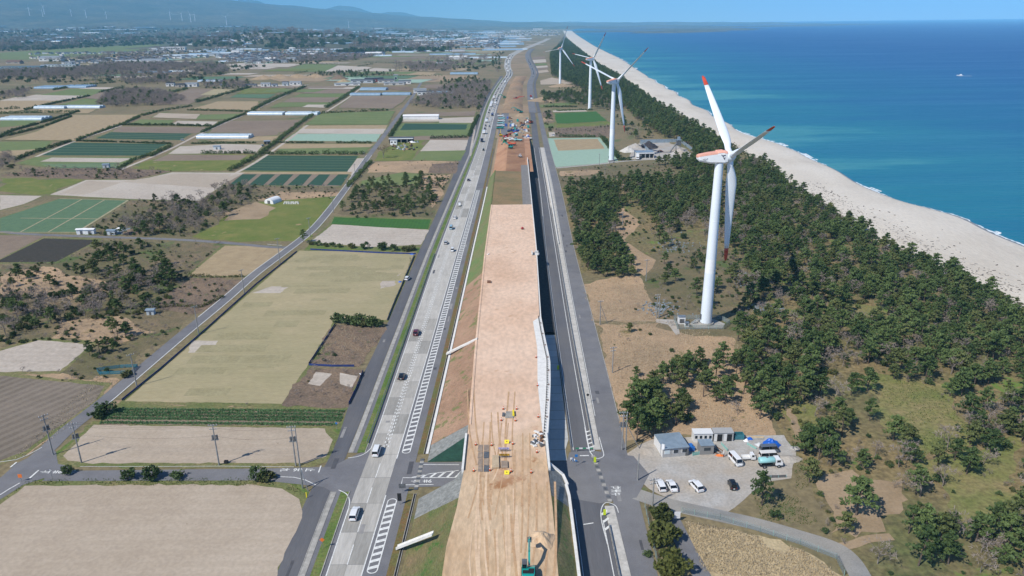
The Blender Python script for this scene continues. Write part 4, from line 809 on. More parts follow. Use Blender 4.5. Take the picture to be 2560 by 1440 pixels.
# lower wall on the near side
LOWZ = 3.2
NW = Line([(12.4, 60), (12.4, 95), (12.45, 140), (11.6, 144.5), (8.4, 146.2)], world=True)
LW = thing('low_wall', 'low white concrete wall beside the shaded road near the underpass', 'retaining wall')
for a, b in [(60 + 6 * i, 60 + 6 * i + 5.94) for i in range(14)]:
    b = min(b, 142); q = MB(); wall_strip(q, off_l(NW, -0.3), 0.62, a, b, 0, LOWZ, yy=[a, b]); q.build('wall_panel', M_CONCW, LW)
for (xa, ya), (xb, yb), za, zb in (((12.1, 142.05), (11.2, 144.6), LOWZ, 4.2), ((11.2, 144.65), (8.3, 146.0), 4.2, 6.2)):
    q = MB(); d = Vector((xb - xa, yb - ya)).normalized(); nn = Vector((-d.y, d.x)) * 0.3
    q.add([(xa - nn.x, ya - nn.y, 0), (xa + nn.x, ya + nn.y, 0), (xb + nn.x, yb + nn.y, 0), (xb - nn.x, yb - nn.y, 0), (xa - nn.x, ya - nn.y, za), (xa + nn.x, ya + nn.y, za), (xb + nn.x, yb + nn.y, zb), (xb - nn.x, yb - nn.y, zb)], [(3, 2, 1, 0), (4, 5, 6, 7), (0, 1, 5, 4), (1, 2, 6, 5), (2, 3, 7, 6), (3, 0, 4, 7)]); q.build('wing_panel', M_CONCW, LW)
slope(60, 134, mat('weedy_slope', rgb(160, 138, 98), rgb(134, 128, 80), 0.5, c3=rgb(84, 98, 46), scale3=0.1, amt3=0.9, fine=(2.5, 0.3), bump=1.0, bscale=2.0, weeds=(rgb(92, 120, 56), 0.56, 0.3)), top=lambda y: NW(y) - 0.6, toe=lambda y: DR(y), z0=DZ, z1=LOWZ - 0.35)
mb = MB(); mb.add([(8.0, 134, 6), (NW(134) - 0.6, 134, LOWZ - 0.35), (NW(142) - 0.6, 142, LOWZ - 0.2), (10.8, 144.5, 4.0), (8.1, 145.8, 6.0), (7.9, 140, 6.02)], [(0, 1, 2, 5), (5, 2, 3, 4)]); mb.build('stone_facing', M_STONE, EMB)
# slope chutes
for (ua, va, za), (ub, vb, zb) in (((1116, 886, 0.3), (1193, 849, 6.0)), ((992, 1371, 0.3), (1082, 1336, 5.6)), ((1197, 650, 2.5), (1222, 636, 6.05))):
    a = Vector((*P(ua, va, za), za + 0.25)); b = Vector((*P(ub, vb, zb), zb + 0.25)); d = (b - a).normalized(); s = Vector((-d.y, d.x, 0)).normalized()
    ch = thing('slope_chute', 'white concrete drainage chute running down the embankment slope', 'drain', tuple(a), 0, 'drainage chutes on the embankment slope')
    for o_, w_, h_ in ((0, 0.75, 0.1), (-0.42, 0.12, 0.34), (0.42, 0.12, 0.34)):
        q = MB(); vs = []
        for e_ in (Vector((0, 0, 0)), b - a):
            for k_ in (-w_ / 2, w_ / 2):
                for hh in (-0.3, h_): vs.append(tuple(e_ + s * (o_ + k_) + Vector((0, 0, hh))))
        q.add(vs, [(0, 1, 3, 2), (4, 6, 7, 5), (1, 5, 7, 3), (0, 2, 6, 4), (0, 4, 5, 1), (2, 3, 7, 6)]); q.build('channel_bed' if o_ == 0 else 'channel_side', M_CONCW, ch)
# grassed middle section and the excavated stretch beyond
GZ = 5.2
mb = MB(); strip(mb, off_l(DL, 0.5), lambda y: DR(y) - 5.0, 404.1, 505, DZ - 0.05, lambda y: GZ); mb.build('grass_bench', mat('bench_grass', rgb(128, 112, 78), rgb(108, 104, 66), 0.15, c3=rgb(150, 122, 84), scale3=0.05, amt3=0.8, fine=(1.5, 0.2)), EMB)
mb = MB(); strip(mb, lambda y: DR(y) - 5.0, lambda y: WR(y) - 0.4, 404.1, 530, GZ, GZ); mb.build('stone_bench', mat('grey_stone_bed', rgb(134, 130, 126), rgb(118, 115, 112), 0.6, fine=(2.0, 0.2)), EMB)
mb = MB(); strip(mb, off_l(DL, -0.6), off_l(DL, 0.5), 404, 508, DZ - 0.6, DZ - 0.02); mb.build('bench_edge', M_SLOPEM, EMB)
mb = MB(); YY = list(np.arange(505, 705, 6.0)); N = 12; vs = []
for y in YY:
    for i in range(N + 1):
        t = i / N; x = LR(y) + 9.5 + (RL(y) - 3.6 - LR(y) - 9.5) * t
        h = (GZ - 0.1 - 0.6 * min(1, (y - 505) / 60)) * (1 - max(0, (y - 640) / 70)) * min(1, 3.2 * t) + 0.35 * min(1, (y - 505) / 12) * mnoise.noise(Vector((x * 0.3, y * 0.1, 0)))
        vs.append((x, y, max(0.1, h)))
mb.v = vs; mb.f = [(j * (N + 1) + i, j * (N + 1) + i + 1, (j + 1) * (N + 1) + i + 1, (j + 1) * (N + 1) + i) for j in range(len(YY) - 1) for i in range(N)]; mb.m = [1 if 3 < (k % N) < N - 2 else 0 for k in range(len(mb.f))]; mb.s = [True] * len(mb.f)
mb.build('cut_earth', [M_RED, mat('dug_earth', rgb(146, 106, 76), rgb(126, 90, 64), 0.2, c3=rgb(166, 126, 92), scale3=0.06, amt3=0.9, fine=(0.8, 0.2), bump=0.8, bscale=0.8, stretch=(0, 0.6, 1.4))], EMB)
build_strip('haul_road', off_l(LR, 8.0), off_l(LR, 13.5), 500, 720, 0.09, FM['earth'])
build_strip('work_yard', off_l(LR, 6), off_l(RL, -2.5), 700, 905, 0.10, FM['earth'])
build_strip('work_yard', off_l(LR, 8), off_l(LR, 17), 720, 900, 0.12, M_ASPH)
mb = MB(); YY = list(np.arange(900, 1560, 18.0)); vs = []
for y in YY:
    for i in range(9):
        t = i / 8; a, b = LR(y) + 9, RL(y) - 9
        h = (3.0 + 3.4 * mnoise.noise(Vector((3, y * 0.013, 1)))) * math.sin(math.pi * t) ** 0.6 * min(1, (y - 900) / 70) * min(1, (1560 - y) / 60) + 0.6 * mnoise.noise(Vector((a * t, y * 0.05, 4))); vs.append((a + (b - a) * t, y, max(0.3, h)))
mb.v = vs; mb.f = [(j * 9 + i, j * 9 + i + 1, (j + 1) * 9 + i + 1, (j + 1) * 9 + i) for j in range(len(YY) - 1) for i in range(8)]; mb.m = [0] * len(mb.f); mb.s = [True] * len(mb.f)
o = mb.build('earth_fill', [mat('weathered_fill', rgb(150, 128, 102), rgb(128, 112, 88), 0.05, c3=rgb(164, 132, 100), scale3=0.012, amt3=0.9, fine=(0.3, 0.2))], EMB)
build_strip('roadside_earth', lambda y: LR(y) + 2, lambda y: RL(y) - 2, 900, 3000, 0.28, mat('far_fill', rgb(164, 140, 112), rgb(144, 122, 96), 0.02, c3=rgb(120, 110, 80), scale3=0.006, amt3=0.8))
# ================================================================== VEGETATION
LEAF_PINE = leafmat('pine_needles', (0.042, 0.08, 0.024), (0.205, 0.275, 0.09))
LEAF_PINE2 = leafmat('yellowish_needles', (0.06, 0.088, 0.026), (0.24, 0.265, 0.095))
LEAF_BUSH = leafmat('evergreen_leaves', (0.032, 0.066, 0.022), (0.15, 0.205, 0.07))
LEAF_OLIVE = leafmat('olive_leaves', (0.08, 0.095, 0.03), (0.18, 0.185, 0.07))
TWIG = leafmat('bare_twigs', (0.2, 0.165, 0.145), (0.4, 0.335, 0.29), tl=0.0)
WILLOW = leafmat('budding_twigs', (0.12, 0.095, 0.05), (0.26, 0.2, 0.1), tl=0.1)
def leaf_quads(c, size, rs, up=0.5, aspect=0.55):
    """random leaf sprays at points c (n,3); returns verts (4n,3)"""
    n = len(c)
    d = rs.normal(size=(n, 3)); d[:, 2] = np.abs(d[:, 2]) * up + up * 0.6; d /= np.linalg.norm(d, axis=1)[:, None]
    a = rs.normal(size=(n, 3)); a -= d * (a * d).sum(1)[:, None]; a /= np.linalg.norm(a, axis=1)[:, None]; b = np.cross(d, a)
    s = (size * rs.uniform(0.65, 1.35, n))[:, None]
    return np.stack([c - a * s, c - b * s * aspect, c + a * s, c + b * s * aspect], 1).reshape(-1, 3)
def quad_mesh(name, v, m):
    n = len(v) // 4; me = bpy.data.meshes.new(name); me.vertices.add(len(v)); me.vertices.foreach_set('co', np.asarray(v, dtype=np.float32).ravel())
    me.loops.add(4 * n); me.loops.foreach_set('vertex_index', np.arange(4 * n, dtype=np.int32)); me.polygons.add(n)
    me.polygons.foreach_set('loop_start', np.arange(0, 4 * n, 4, dtype=np.int32)); me.polygons.foreach_set('loop_total', np.full(n, 4, dtype=np.int32))
    me.materials.append(m); me.update(calc_edges=True); return me
def clumps(cs, rs, per, size, up=0.6):
    out = []
    for (x, y, z, rx, rz) in cs:
        p = rs.normal(size=(per, 3)); p /= np.linalg.norm(p, axis=1)[:, None]; p *= (rs.uniform(0.35, 1.0, per) ** 0.5)[:, None]
        p = p * np.array([rx, rx, rz]) + np.array([x, y, z]); out.append(p)
    return leaf_quads(np.concatenate(out), size, rs, up)
def pine_meshes(seed, h=7.0, spread=2.4, sparse=False):
    rs = np.random.default_rng(seed); mb = MB()
    bx, by = rs.uniform(-0.09, 0.09, 2) * h
    path = [(0, 0, -0.3), (bx * 0.3, by * 0.3, h * 0.35), (bx * 0.8 + rs.normal() * 0.15, by * 0.8, h * 0.68), (bx, by, h * 0.95)]
    mb.tube(path, [0.17, 0.14, 0.09, 0.03], 6)
    cs = []; nb = 16 if not sparse else 10
    for i in range(nb):
        t = 0.34 + 0.62 * (i + 0.5) / nb if not sparse else 0.5 + 0.46 * (i + 0.5) / nb
        a = i * 2.4 + rs.uniform(-0.5, 0.5); L = spread * (1.15 - t) * rs.uniform(0.65, 1.25) + 0.3
        z = h * t; k = min(1, t); cx, cy = bx * k, by * k
        ex, ey, ez = cx + L * math.cos(a), cy + L * math.sin(a), z + L * 0.12
        mb.tube([(cx, cy, z - 0.2), (ex, ey, ez)], [0.06, 0.02], 4)
        r = rs.uniform(0.55, 0.95) * (1.1 - 0.4 * t) * spread / 2.4
        cs.append((ex, ey, ez + 0.1, r, r * 0.5)); cs.append((cx + 0.55 * (ex - cx), cy + 0.55 * (ey - cy), (z + ez) / 2 + 0.15, r * 0.8, r * 0.45))
    cs.append((bx, by, h * 0.97, 0.5, 0.55)); cs.append((bx, by, h * 0.82, 0.75, 0.6))
    return mb.mesh('trunk', M_BARK), quad_mesh('crown', clumps(cs, rs, 28, 0.33), LEAF_PINE2 if seed in (103, 105) else LEAF_PINE)
def bush_meshes(seed, h=2.4, rad=1.5, m=None, per=22):
    rs = np.random.default_rng(seed); cs = []; mb = MB()
    for i in range(4): mb.tube([(0, 0, -0.1), (rs.normal() * 0.4 * rad, rs.normal() * 0.4 * rad, h * 0.6)], [0.06, 0.02], 4)
    for i in range(20):
        a = rs.uniform(0, 6.28); q = math.sqrt(rs.uniform()) * rad * 0.85; z = h * (0.25 + 0.6 * rs.uniform() * (1 - 0.6 * (q / rad) ** 2))
        r = rs.uniform(0.35, 0.6) * rad * 0.75; cs.append((q * math.cos(a), q * math.sin(a), z, r, r * 0.75))
    return mb.mesh('stem', M_BARK), quad_mesh('foliage', clumps(cs, rs, per, 0.24 * max(1, rad / 1.5)), m or LEAF_BUSH)
def bare_meshes(seed, h=8.0, m=None, dense=1.0):
    rs = np.random.default_rng(seed); mb = MB(); tips = []
    def grow(p, d, L, r, lev):
        q = p + d * L; mid = p + d * L * 0.5 + Vector(rs.normal(size=3)) * L * 0.06
        mb.tube([p, mid, q], [r, r * 0.8, r * 0.55], 5 if lev < 2 else 3, cap=False)
        if lev >= 3: tips.append((q, d, L)); return
        for i in range(3 if lev else 5):
            nd = (d + Vector(rs.normal(size=3)) * (0.62 if lev else 0.55)); nd.z = abs(nd.z) * 0.7 + 0.25; nd.normalize()
            grow(p + d * L * rs.uniform(0.55, 1.0), nd, L * rs.uniform(0.55, 0.8), r * 0.5, lev + 1)
    grow(Vector((0, 0, -0.2)), Vector((rs.normal() * 0.06, rs.normal() * 0.06, 1)).normalized(), h * 0.36, 0.02 * h, 0)
    v = []
    for q, d, L in tips:
        for i in range(int(5 * dense)):
            nd = (d + Vector(rs.normal(size=3)) * 0.7).normalized(); e = q + nd * L * rs.uniform(0.5, 1.1); s = nd.cross(Vector(rs.normal(size=3))).normalized() * 0.06
            v += [tuple(q - s), tuple(q + s), tuple(e + s * 0.3), tuple(e - s * 0.3)]
    return mb.mesh('trunk', M_BARKG), quad_mesh('crown', np.array(v), m or TWIG)
def tree_proto(name, cat, tm, cm, label, group, names=('trunk', 'crown')):
    t = thing(name, label, cat, (0, 0, 0), 0, group); obj(names[0], tm, t); obj(names[1], cm, t); return t
PINES = [tree_proto('pine_tree', 'tree', *pine_meshes(100 + i, *((6.8, 2.6), (8.4, 2.8), (5.6, 2.7), (7.8, 2.3), (9.0, 3.2), (6.4, 2.8))[i], sparse=(i == 3)), 'dark green pine tree', 'pine trees') for i in range(6)]
BARES = [tree_proto('bare_tree', 'tree', *bare_meshes(200 + i, (7.5, 8.5, 6.5, 9.0)[i]), 'leafless grey tree', 'bare trees') for i in range(4)]
BUSHES = [tree_proto('shrub', 'shrub', *bush_meshes(300 + i, (2.2, 2.6, 1.8, 3.0)[i], (1.5, 1.5, 1.3, 1.8)[i], LEAF_OLIVE if i == 2 else None), 'dark green shrub', 'shrubs', ('stem', 'foliage')) for i in range(4)]
def poly_scatter(px, sp_, dens, nz=0.0, world=None, seed=0, z=0):
    poly = world or PP(px); xs = [p[0] for p in poly]; yy = [p[1] for p in poly]; out = []; r = random.Random(seed + int(abs(xs[0]) * 10))
    y = min(yy); j = 0
    while y < max(yy):
        x = min(xs) + (j % 2) * sp_ / 2
        while x < max(xs):
            q = (x + r.uniform(-0.42, 0.42) * sp_, y + r.uniform(-0.42, 0.42) * sp_)
            d = dens + (nz * mnoise.noise(Vector((q[0] * 0.035, q[1] * 0.035, 8.8))) if nz else 0)
            if r.random() < d and inside(q, poly): out.append(q)
            x += sp_
        y += sp_ * 0.87; j += 1
    return out
NOGO = [PP(p) for p in ([(1556, 1142), (1640, 1085), (1985, 1080), (2000, 1150), (1978, 1205), (1905, 1215), (1862, 1255), (1806, 1300), (1600, 1240)], [(1690, 785), (1835, 785), (1835, 845), (1680, 845)], [(1545, 372), (1600, 345), (1700, 350), (1740, 395), (1730, 405), (1560, 408)], [(2050, 1185), (2240, 1190), (2255, 1270), (2190, 1335), (2100, 1330), (2070, 1260)], [(2080, 745), (2190, 770), (2250, 825), (2130, 805)], [(2200, 945), (2340, 965), (2440, 1095), (2310, 1140), (2210, 1050)], [(2340, 1180), (2560, 1110), (2560, 1310), (2420, 1310)])]
ROADR = [PP([(1580, 1225), (1700, 1256), (1900, 1300), (2080, 1355), (2170, 1440), (2120, 1460), (2060, 1385), (1900, 1330), (1700, 1285), (1600, 1260)])]
def ok_spot(q, soft=0.15):
    for i, p in enumerate(NOGO):
        if inside(q, p): return i > 2 and rng.random() < soft
    return not inside(q, ROADR[0]) and not (q[0] < TR(q[1]) + 1.5 and q[0] > LL(q[1]) - 9 and q[1] < 1500)
pine_pts = []; bare_pts = []; bush_pts = []
def put(px, sp_, dens, nz=0.0, bare=0.0, bush=0.0, smin=0.8, smax=1.2, world=None, seed=0):
    for q in poly_scatter(px, sp_, dens, nz, world, seed):
        if not ok_spot(q): continue
        t = rng.random(); s = rng.uniform(smin, smax)
        if t < bare: bare_pts.append((q, s * 0.9))
        elif t < bare + bush: bush_pts.append((q, s))
        else: pine_pts.append((q, s))
put([(1412, 475), (1560, 455), (1700, 442), (1790, 425), (1805, 540), (1700, 545), (1640, 570), (1590, 520), (1545, 520), (1540, 600), (1580, 660), (1600, 690), (1560, 700), (1475, 690), (1445, 640)], 4.3, 0.84, 0.5, 0.1, 0.06, 0.6, 1.15)
put([(1640, 575), (1700, 548), (1805, 545), (1840, 620), (1700, 600), (1620, 640)], 4.2, 0.6, 0.4, 0.45, 0.25)
put([(1815, 420), (1900, 405), (1985, 470), (2065, 530), (2240, 630), (2560, 785), (2900, 940), (2900, 1160), (2560, 1020), (2300, 905), (2050, 812), (1885, 722), (1835, 600)], 3.9, 0.8, 0.5, 0.2, 0.08, 0.6, 1.1)
put([(1835, 815), (1885, 722), (2050, 812), (2300, 905), (2560, 1020), (2900, 1160), (2900, 1500), (2175, 1445), (2150, 1330), (2260, 1280), (2240, 1190), (2040, 1180), (1995, 1110), (2010, 1060), (1905, 955), (1845, 860)], 4.4, 0.64, 0.75, 0.26, 0.14, 0.7, 1.2)
put([(1560, 1105), (1560, 1000), (1650, 985), (1665, 1085), (1640, 1092)], 3.6, 0.95, 0, 0.0, 0.1, 0.85, 1.15)
put([(1650, 930), (1780, 900), (1900, 915), (1960, 1050), (1900, 1068), (1800, 1020), (1660, 975)], 4.6, 0.62, 0.5, 0.03, 0.12, 0.7, 1.1)
put([(1668, 1010), (1730, 1000), (1745, 1060), (1675, 1070)], 4.2, 0.75, 0, 0, 0.1, 0.8, 1.0)
put([(1880, 1225), (1960, 1215), (1995, 1290), (1970, 1320), (1880, 1300)], 4.2, 0.7, 0.3, 0.05, 0.25, 0.8, 1.0); put([(1975, 1100), (2060, 1110), (2090, 1200), (2000, 1230), (1960, 1210)], 4.4, 0.7, 0.3, 0.1, 0.15, 0.7, 1.0)
put([(1600, 690), (1690, 640), (1850, 650), (1890, 700), (1870, 790), (1820, 800), (1700, 730), (1640, 740)], 6.5, 0.3, 0, 0.02, 0.35, 0.6, 0.95)
put([(1830, 700), (1900, 680), (1960, 760), (1900, 800)], 4.5, 0.6, 0, 0.5, 0.2)
put([(1376, 135), (1416, 98), (1440, 120), (1500, 168), (1560, 203), (1640, 265), (1760, 336), (1830, 382), (1850, 420), (1740, 398), (1660, 345), (1600, 310), (1560, 268), (1500, 242), (1450, 222), (1380, 190)], 6.2, 0.93, 0.25, 0.08, 0.0, 0.95, 1.35)
put([(1352, 238), (1500, 232), (1560, 262), (1548, 282), (1450, 262), (1355, 258)], 6.0, 0.75, 0.6, 0.3, 0.1); put([(1540, 300), (1600, 320), (1680, 345), (1690, 362), (1560, 345)], 7.0, 0.45, 0.5, 0.3, 0.2); put([(1730, 380), (1800, 400), (1790, 425), (1700, 430), (1640, 412), (1730, 404)], 5.0, 0.75, 0, 0.1, 0.1)
put([(1352, 282), (1378, 280), (1386, 345), (1370, 345)], 6.0, 0.35, 0, 0.2, 0.7)
put([(2190, 1340), (2420, 1300), (2560, 1290), (2620, 1440), (2175, 1445)], 4.4, 0.55, 0.5, 0.15, 0.2, 0.8, 1.15)
# left side
put([(852, 530), (905, 470), (1060, 445), (1085, 470), (1060, 545), (880, 545)], 4.8, 0.52, 0.3, 0.03, 0.25, 0.6, 0.95); put([(1095, 450), (1110, 450), (1085, 520), (1075, 510)], 5, 0.5, 0, 0, 0.6)
put([(250, 605), (340, 608), (460, 680), (340, 740), (200, 690)], 5.5, 0.6, 0.4, 0.12, 0.35, 0.6, 1.0); put([(0, 690), (140, 660), (300, 690), (290, 760), (0, 780)], 5.2, 0.42, 0.3, 0.04, 0.45, 0.5, 0.85)
put([(0, 860), (0, 740), (200, 730), (340, 690), (460, 690), (400, 780), (250, 800), (120, 810)], 3.6, 0.72, 0.4, 0.38, 0.55, 0.7, 1.2); put([(190, 905), (300, 820), (340, 850), (240, 920)], 4, 0.6, 0.2, 0.05, 0.6, 0.6, 0.9)
put([(400, 505), (500, 500), (560, 465), (640, 470), (600, 520), (540, 560), (480, 588), (380, 590), (300, 570)], 4.2, 0.6, 0.4, 0.42, 0.5, 0.7, 1.1); put([(260, 575), (420, 545), (460, 590), (270, 592)], 5, 0.3, 0, 0.2, 0.5)
put([(0, 440), (60, 424), (330, 424), (420, 430), (330, 446), (200, 446)], 6, 0.4, 0.2, 0.45, 0.5, 0.6, 0.9); put([(0, 400), (30, 385), (45, 420), (0, 432)], 5, 0.8, 0, 0.7, 0.3); put([(640, 470), (850, 470), (840, 486), (700, 480)], 6, 0.3, 0, 0.6, 0.4, 0.5, 0.8)
COPSE = ([(240, 262), (268, 236), (330, 225), (400, 228), (470, 250), (420, 264), (280, 268)], [(1022, 264), (1080, 232), (1140, 212), (1225, 205), (1222, 268), (1110, 274)], [(500, 212), (560, 205), (640, 212), (600, 224), (510, 222)], [(300, 205), (420, 196), (450, 208), (330, 214)], [(0, 178), (180, 172), (240, 182), (120, 196), (0, 196)], [(500, 170), (560, 164), (575, 182), (520, 186)], [(1020, 165), (1120, 160), (1130, 178), (1030, 180)], [(690, 150), (800, 138), (960, 138), (880, 152), (760, 156)], [(180, 172), (300, 158), (520, 162), (420, 176), (260, 182)], [(0, 238), (80, 222), (60, 246), (0, 250)])
for i, c in enumerate(COPSE): put(c, 5.6 if i < 2 else 8.0, 0.9, 0.2, 0.86, 0.1, 0.9, 1.3 if i < 2 else 1.6)
put([(1225, 150), (1262, 124), (1256, 150), (1246, 185), (1236, 180)], 14, 0.4, 0, 0.5, 0.1, 1.0, 1.5); put([(1180, 250), (1225, 215), (1228, 260), (1196, 285)], 6, 0.5, 0, 0.6, 0.2)
put([(760, 190), (860, 180), (990, 186), (900, 196)], 9, 0.5, 0, 0.4, 0.1); put([(1110, 205), (1200, 195), (1195, 212), (1100, 215)], 7, 0.4, 0, 0.1, 0.6)
for u, v, s in ((1572, 830, 0.55), (1590, 942, 0.5), (1640, 956, 0.5), (1660, 660, 0.7), (1735, 672, 0.75), (1660, 712, 0.85), (1760, 668, 0.8), (2140, 1288, 1.35), (2112, 1335, 0.8), (758, 606, 0.75), (1545, 695, 0.6)): pine_pts.append((P(u, v), s))
for u, v, s in ((262, 1036, 1.9), (245, 1046, 1.5), (320, 1198, 1.0), (384, 1196, 1.3), (443, 1196, 1.1), (645, 1199, 1.5), (668, 1201, 1.3), (318, 942, 1.3), (172, 1184, 0.9), (1620, 1390, 0.7), (1680, 880, 0.5), (780, 612, 1.1), (795, 614, 1.2), (815, 616, 1.2), (832, 617, 1.1), (850, 618, 1.1), (880, 620, 1.5), (912, 622, 1.5), (955, 625, 1.5), (985, 627, 1.5), (1015, 628, 1.5), (1030, 626, 1.6), (842, 806, 1.5), (862, 810, 1.6), (880, 812, 1.6), (898, 814, 1.6), (915, 815, 1.6), (932, 816, 1.5), (945, 817, 1.3)): bush_pts.append((P(u, v), s))
for i, (u, v, r, h, lab) in enumerate(((1652, 1300, 2.5, 4.4, 'smallest of the clipped evergreen trees in the roadside row'), (1655, 1352, 3.4, 5.6, 'tallest clipped evergreen tree in the roadside row'), (1682, 1432, 3.3, 5.2, 'dense clipped evergreen tree at the end of the roadside row'))):
    tm, cm = bush_meshes(400 + i, h, r, leafmat('clipped_leaves_%d' % i, (0.05, 0.07, 0.018), (0.17, 0.18, 0.045)), 60)
    t = tree_proto('evergreen_tree', 'tree', tm, cm, lab, 'clipped roadside trees', ('trunk', 'crown')); t.location = (*P(u, v), 0)
tm, cm = bare_meshes(777, 15.0, WILLOW, 3.0); t = tree_proto('willow_tree', 'tree', tm, cm, 'big rounded tree with golden brown twigs beside the junk yard', 'willow'); t.location = (*P(960, 396), 0); t.scale = (1.0, 1.0, 0.85); del t['group']
for u, v, s in ((1430 / 2.844, 500, 1.0), (432, 512, 1.3), (538, 478, 1.1)): bare_pts.append((P(u, v), s))

def gn_scatter(name, pts, sources, label, cat, zfun=None):
    """uncountable growth: one object, sprouting the given plants at its points"""
    me = bpy.data.meshes.new(name); n = len(pts)
    me.from_pydata([(p[0][0], p[0][1], zfun(*p[0]) if zfun else 0.0) for p in pts], [], [])
    for nm, ty, vals in (('siz', 'FLOAT', [p[1] for p in pts]), ('turn', 'FLOAT', [rng.uniform(0, 6.28) for _ in pts]), ('pick', 'INT', [rng.randrange(len(sources)) for _ in pts])):
        at = me.attributes.new(nm, ty, 'POINT'); at.data.foreach_set('value', vals)
    o = obj(name, me); tag(o, label, cat, kind='stuff')
    ng = bpy.data.node_groups.new(name + '_growth', 'GeometryNodeTree'); N = ng.nodes; l = ng.links
    ng.interface.new_socket('Geometry', in_out='INPUT', socket_type='NodeSocketGeometry'); ng.interface.new_socket('Geometry', in_out='OUTPUT', socket_type='NodeSocketGeometry')
    gi = N.new('NodeGroupInput'); go = N.new('NodeGroupOutput')
    mp = N.new('GeometryNodeMeshToPoints'); l.new(gi.outputs[0], mp.inputs[0])
    jn = N.new('GeometryNodeJoinGeometry')
    for s in sources:
        j2 = N.new('GeometryNodeJoinGeometry')
        for ch in s.children:
            oi = N.new('GeometryNodeObjectInfo'); oi.inputs['Object'].default_value = ch; oi.transform_space = 'ORIGINAL'; l.new(oi.outputs['Geometry'], j2.inputs[0])
        g = N.new('GeometryNodeGeometryToInstance'); l.new(j2.outputs[0], g.inputs[0]); l.new(g.outputs[0], jn.inputs[0])
    ip = N.new('GeometryNodeInstanceOnPoints'); l.new(mp.outputs[0], ip.inputs['Points']); l.new(jn.outputs[0], ip.inputs['Instance']); ip.inputs['Pick Instance'].default_value = True
    def attr(nm, ty):
        a = N.new('GeometryNodeInputNamedAttribute'); a.data_type = ty; a.inputs[0].default_value = nm; return a.outputs[0]
    l.new(attr('pick', 'INT'), ip.inputs['Instance Index']); l.new(attr('siz', 'FLOAT'), ip.inputs['Scale'])
    cx = N.new('ShaderNodeCombineXYZ'); l.new(attr('turn', 'FLOAT'), cx.inputs[2]); l.new(cx.outputs[0], ip.inputs['Rotation'])
    l.new(ip.outputs[0], go.inputs[0])
    md = o.modifiers.new('growth', 'NODES'); md.node_group = ng; return o
def shown(q, h=4):
    x, y = q
    D = y * cp + EYE * sp; a = x / D * FPX; b = (y * sp - EYE * cp) / D * FPX
    return abs(a) < 1300 and -760 < b < 760
def where_pine(q):
    x, y = q
    if x < -20: return 'dark green pine in the brushy ground left of the highway' if x < -60 else 'dark green pine in the small grove beside the service road'
    if y > 560: return 'dark green pine of the belt beyond the second wind turbine'
    if x > 120 + 0.0 * y and y > 200: return 'dense dark green pine of the shelter belt behind the beach'
    if y > 300: return 'dark green pine in the square wood beside the frontage road'
    if y > 185 and x < 100: return 'young dark green pine on the dry ground around the turbine'
    if x < 62: return 'bushy dark green pine behind the gravel yard'
    return 'spreading dark green pine in the open wood right of the gravel yard'
def where_bare(q):
    x, y = q
    if x > 30: return 'leafless grey tree standing among the coastal pines'
    if y > 700: return 'leafless purplish grey tree in the copse among the fields'
    return 'leafless grey tree in the brush left of the diagonal road'
def where_bush(q):
    x, y = q
    if x > 30: return 'dark green shrub under the coastal pines'
    if -75 < x < -28 and y > 300: return 'rounded evergreen shrub in the row behind the blue fence' if y < 380 and x > -82 else 'evergreen shrub in the small grove beside the service road'
    if -62 < x < -35: return 'rounded evergreen shrub in the clump by the weedy lot'
    if y < 165: return 'leafy evergreen shrub on the verge of the crossing road'
    if y > 600: return 'evergreen shrub in the copse among the fields'
    return 'dark green shrub in the brush left of the diagonal road'
def plant(pts, protos, most, wherefn, group, stuff_name, stuff_label, cat):
    vis = [p for p in pts if shown(p[0])]; rest = [p for p in pts if not shown(p[0])]
    vis.sort(key=lambda p: (p[0][0] ** 2 + p[0][1] ** 2 + EYE**2) / p[1] ** 2)
    for i, (q, s) in enumerate(vis[:most]):
        place(protos[i % len(protos)], used, (q[0], q[1], 0), rng.uniform(0, 6.28), wherefn(q), wherefn(q), (s * rng.uniform(0.9, 1.1), s * rng.uniform(0.9, 1.1), s))
    more = vis[most:] + [r for r in rest if r[0][1] > 60]
    if more: gn_scatter(stuff_name, more, protos, stuff_label, cat)
    print(group, len(vis), len(more))
plant(pine_pts, PINES, 300, where_pine, 'pine trees', 'pine_forest', 'pine forest stretching away along the beach', 'forest')
plant(bare_pts, BARES, 260, where_bare, 'bare trees', 'bare_woodland', 'leafless woodland in far copses', 'woodland')
plant(bush_pts, BUSHES, 260, where_bush, 'shrubs', 'undergrowth', 'low evergreen undergrowth in far thickets', 'undergrowth')
# low brush filling the rough ground
br, lo = [], []
for key, px in [f[:2] for f in FIELDS if f[0] in ('rough', 'brush', 'forestfloor', 'reed')]:
    poly = PP(px); ya = min(p[1] for p in poly)
    if ya > 900: continue
    d_br, d_lo = {'rough': (0.34, 0.24), 'brush': (0.5, 0.1), 'forestfloor': (0.16, 0.2), 'reed': (0.03, 0.025)}[key]
    if poly[0][0] > 0 and key == 'rough': d_br, d_lo = 0.12, 0.1
    plots = [PP(f[1]) for f in FIELDS if f[0] in ('sandp', 'sand', 'tan', 'soil', 'dark', 'mid', 'ridge', 'ridge2', 'bright', 'green', 'gravel', 'olive', 'mint')]
    tidy = lambda q: not any(inside(q, p) for p in plots)
    for q in poly_scatter(None, 2.6, d_br, 0.3 if key != 'reed' else 0.04, poly, 31):
        if ok_spot(q, 0.4) and tidy(q): br.append((q, rng.uniform(0.14, 0.32)))
    for q in poly_scatter(None, 2.9, d_lo, 0.35 if key != 'reed' else 0.04, poly, 57):
        if ok_spot(q, 0.4) and tidy(q): lo.append((q, rng.uniform(0.22, 0.6)))
for i in range(900):
    y = rng.uniform(255, 700); lo.append(((inner(y) - 5 + rng.gauss(0, 3.2), y), rng.uniform(0.25, 0.65)))

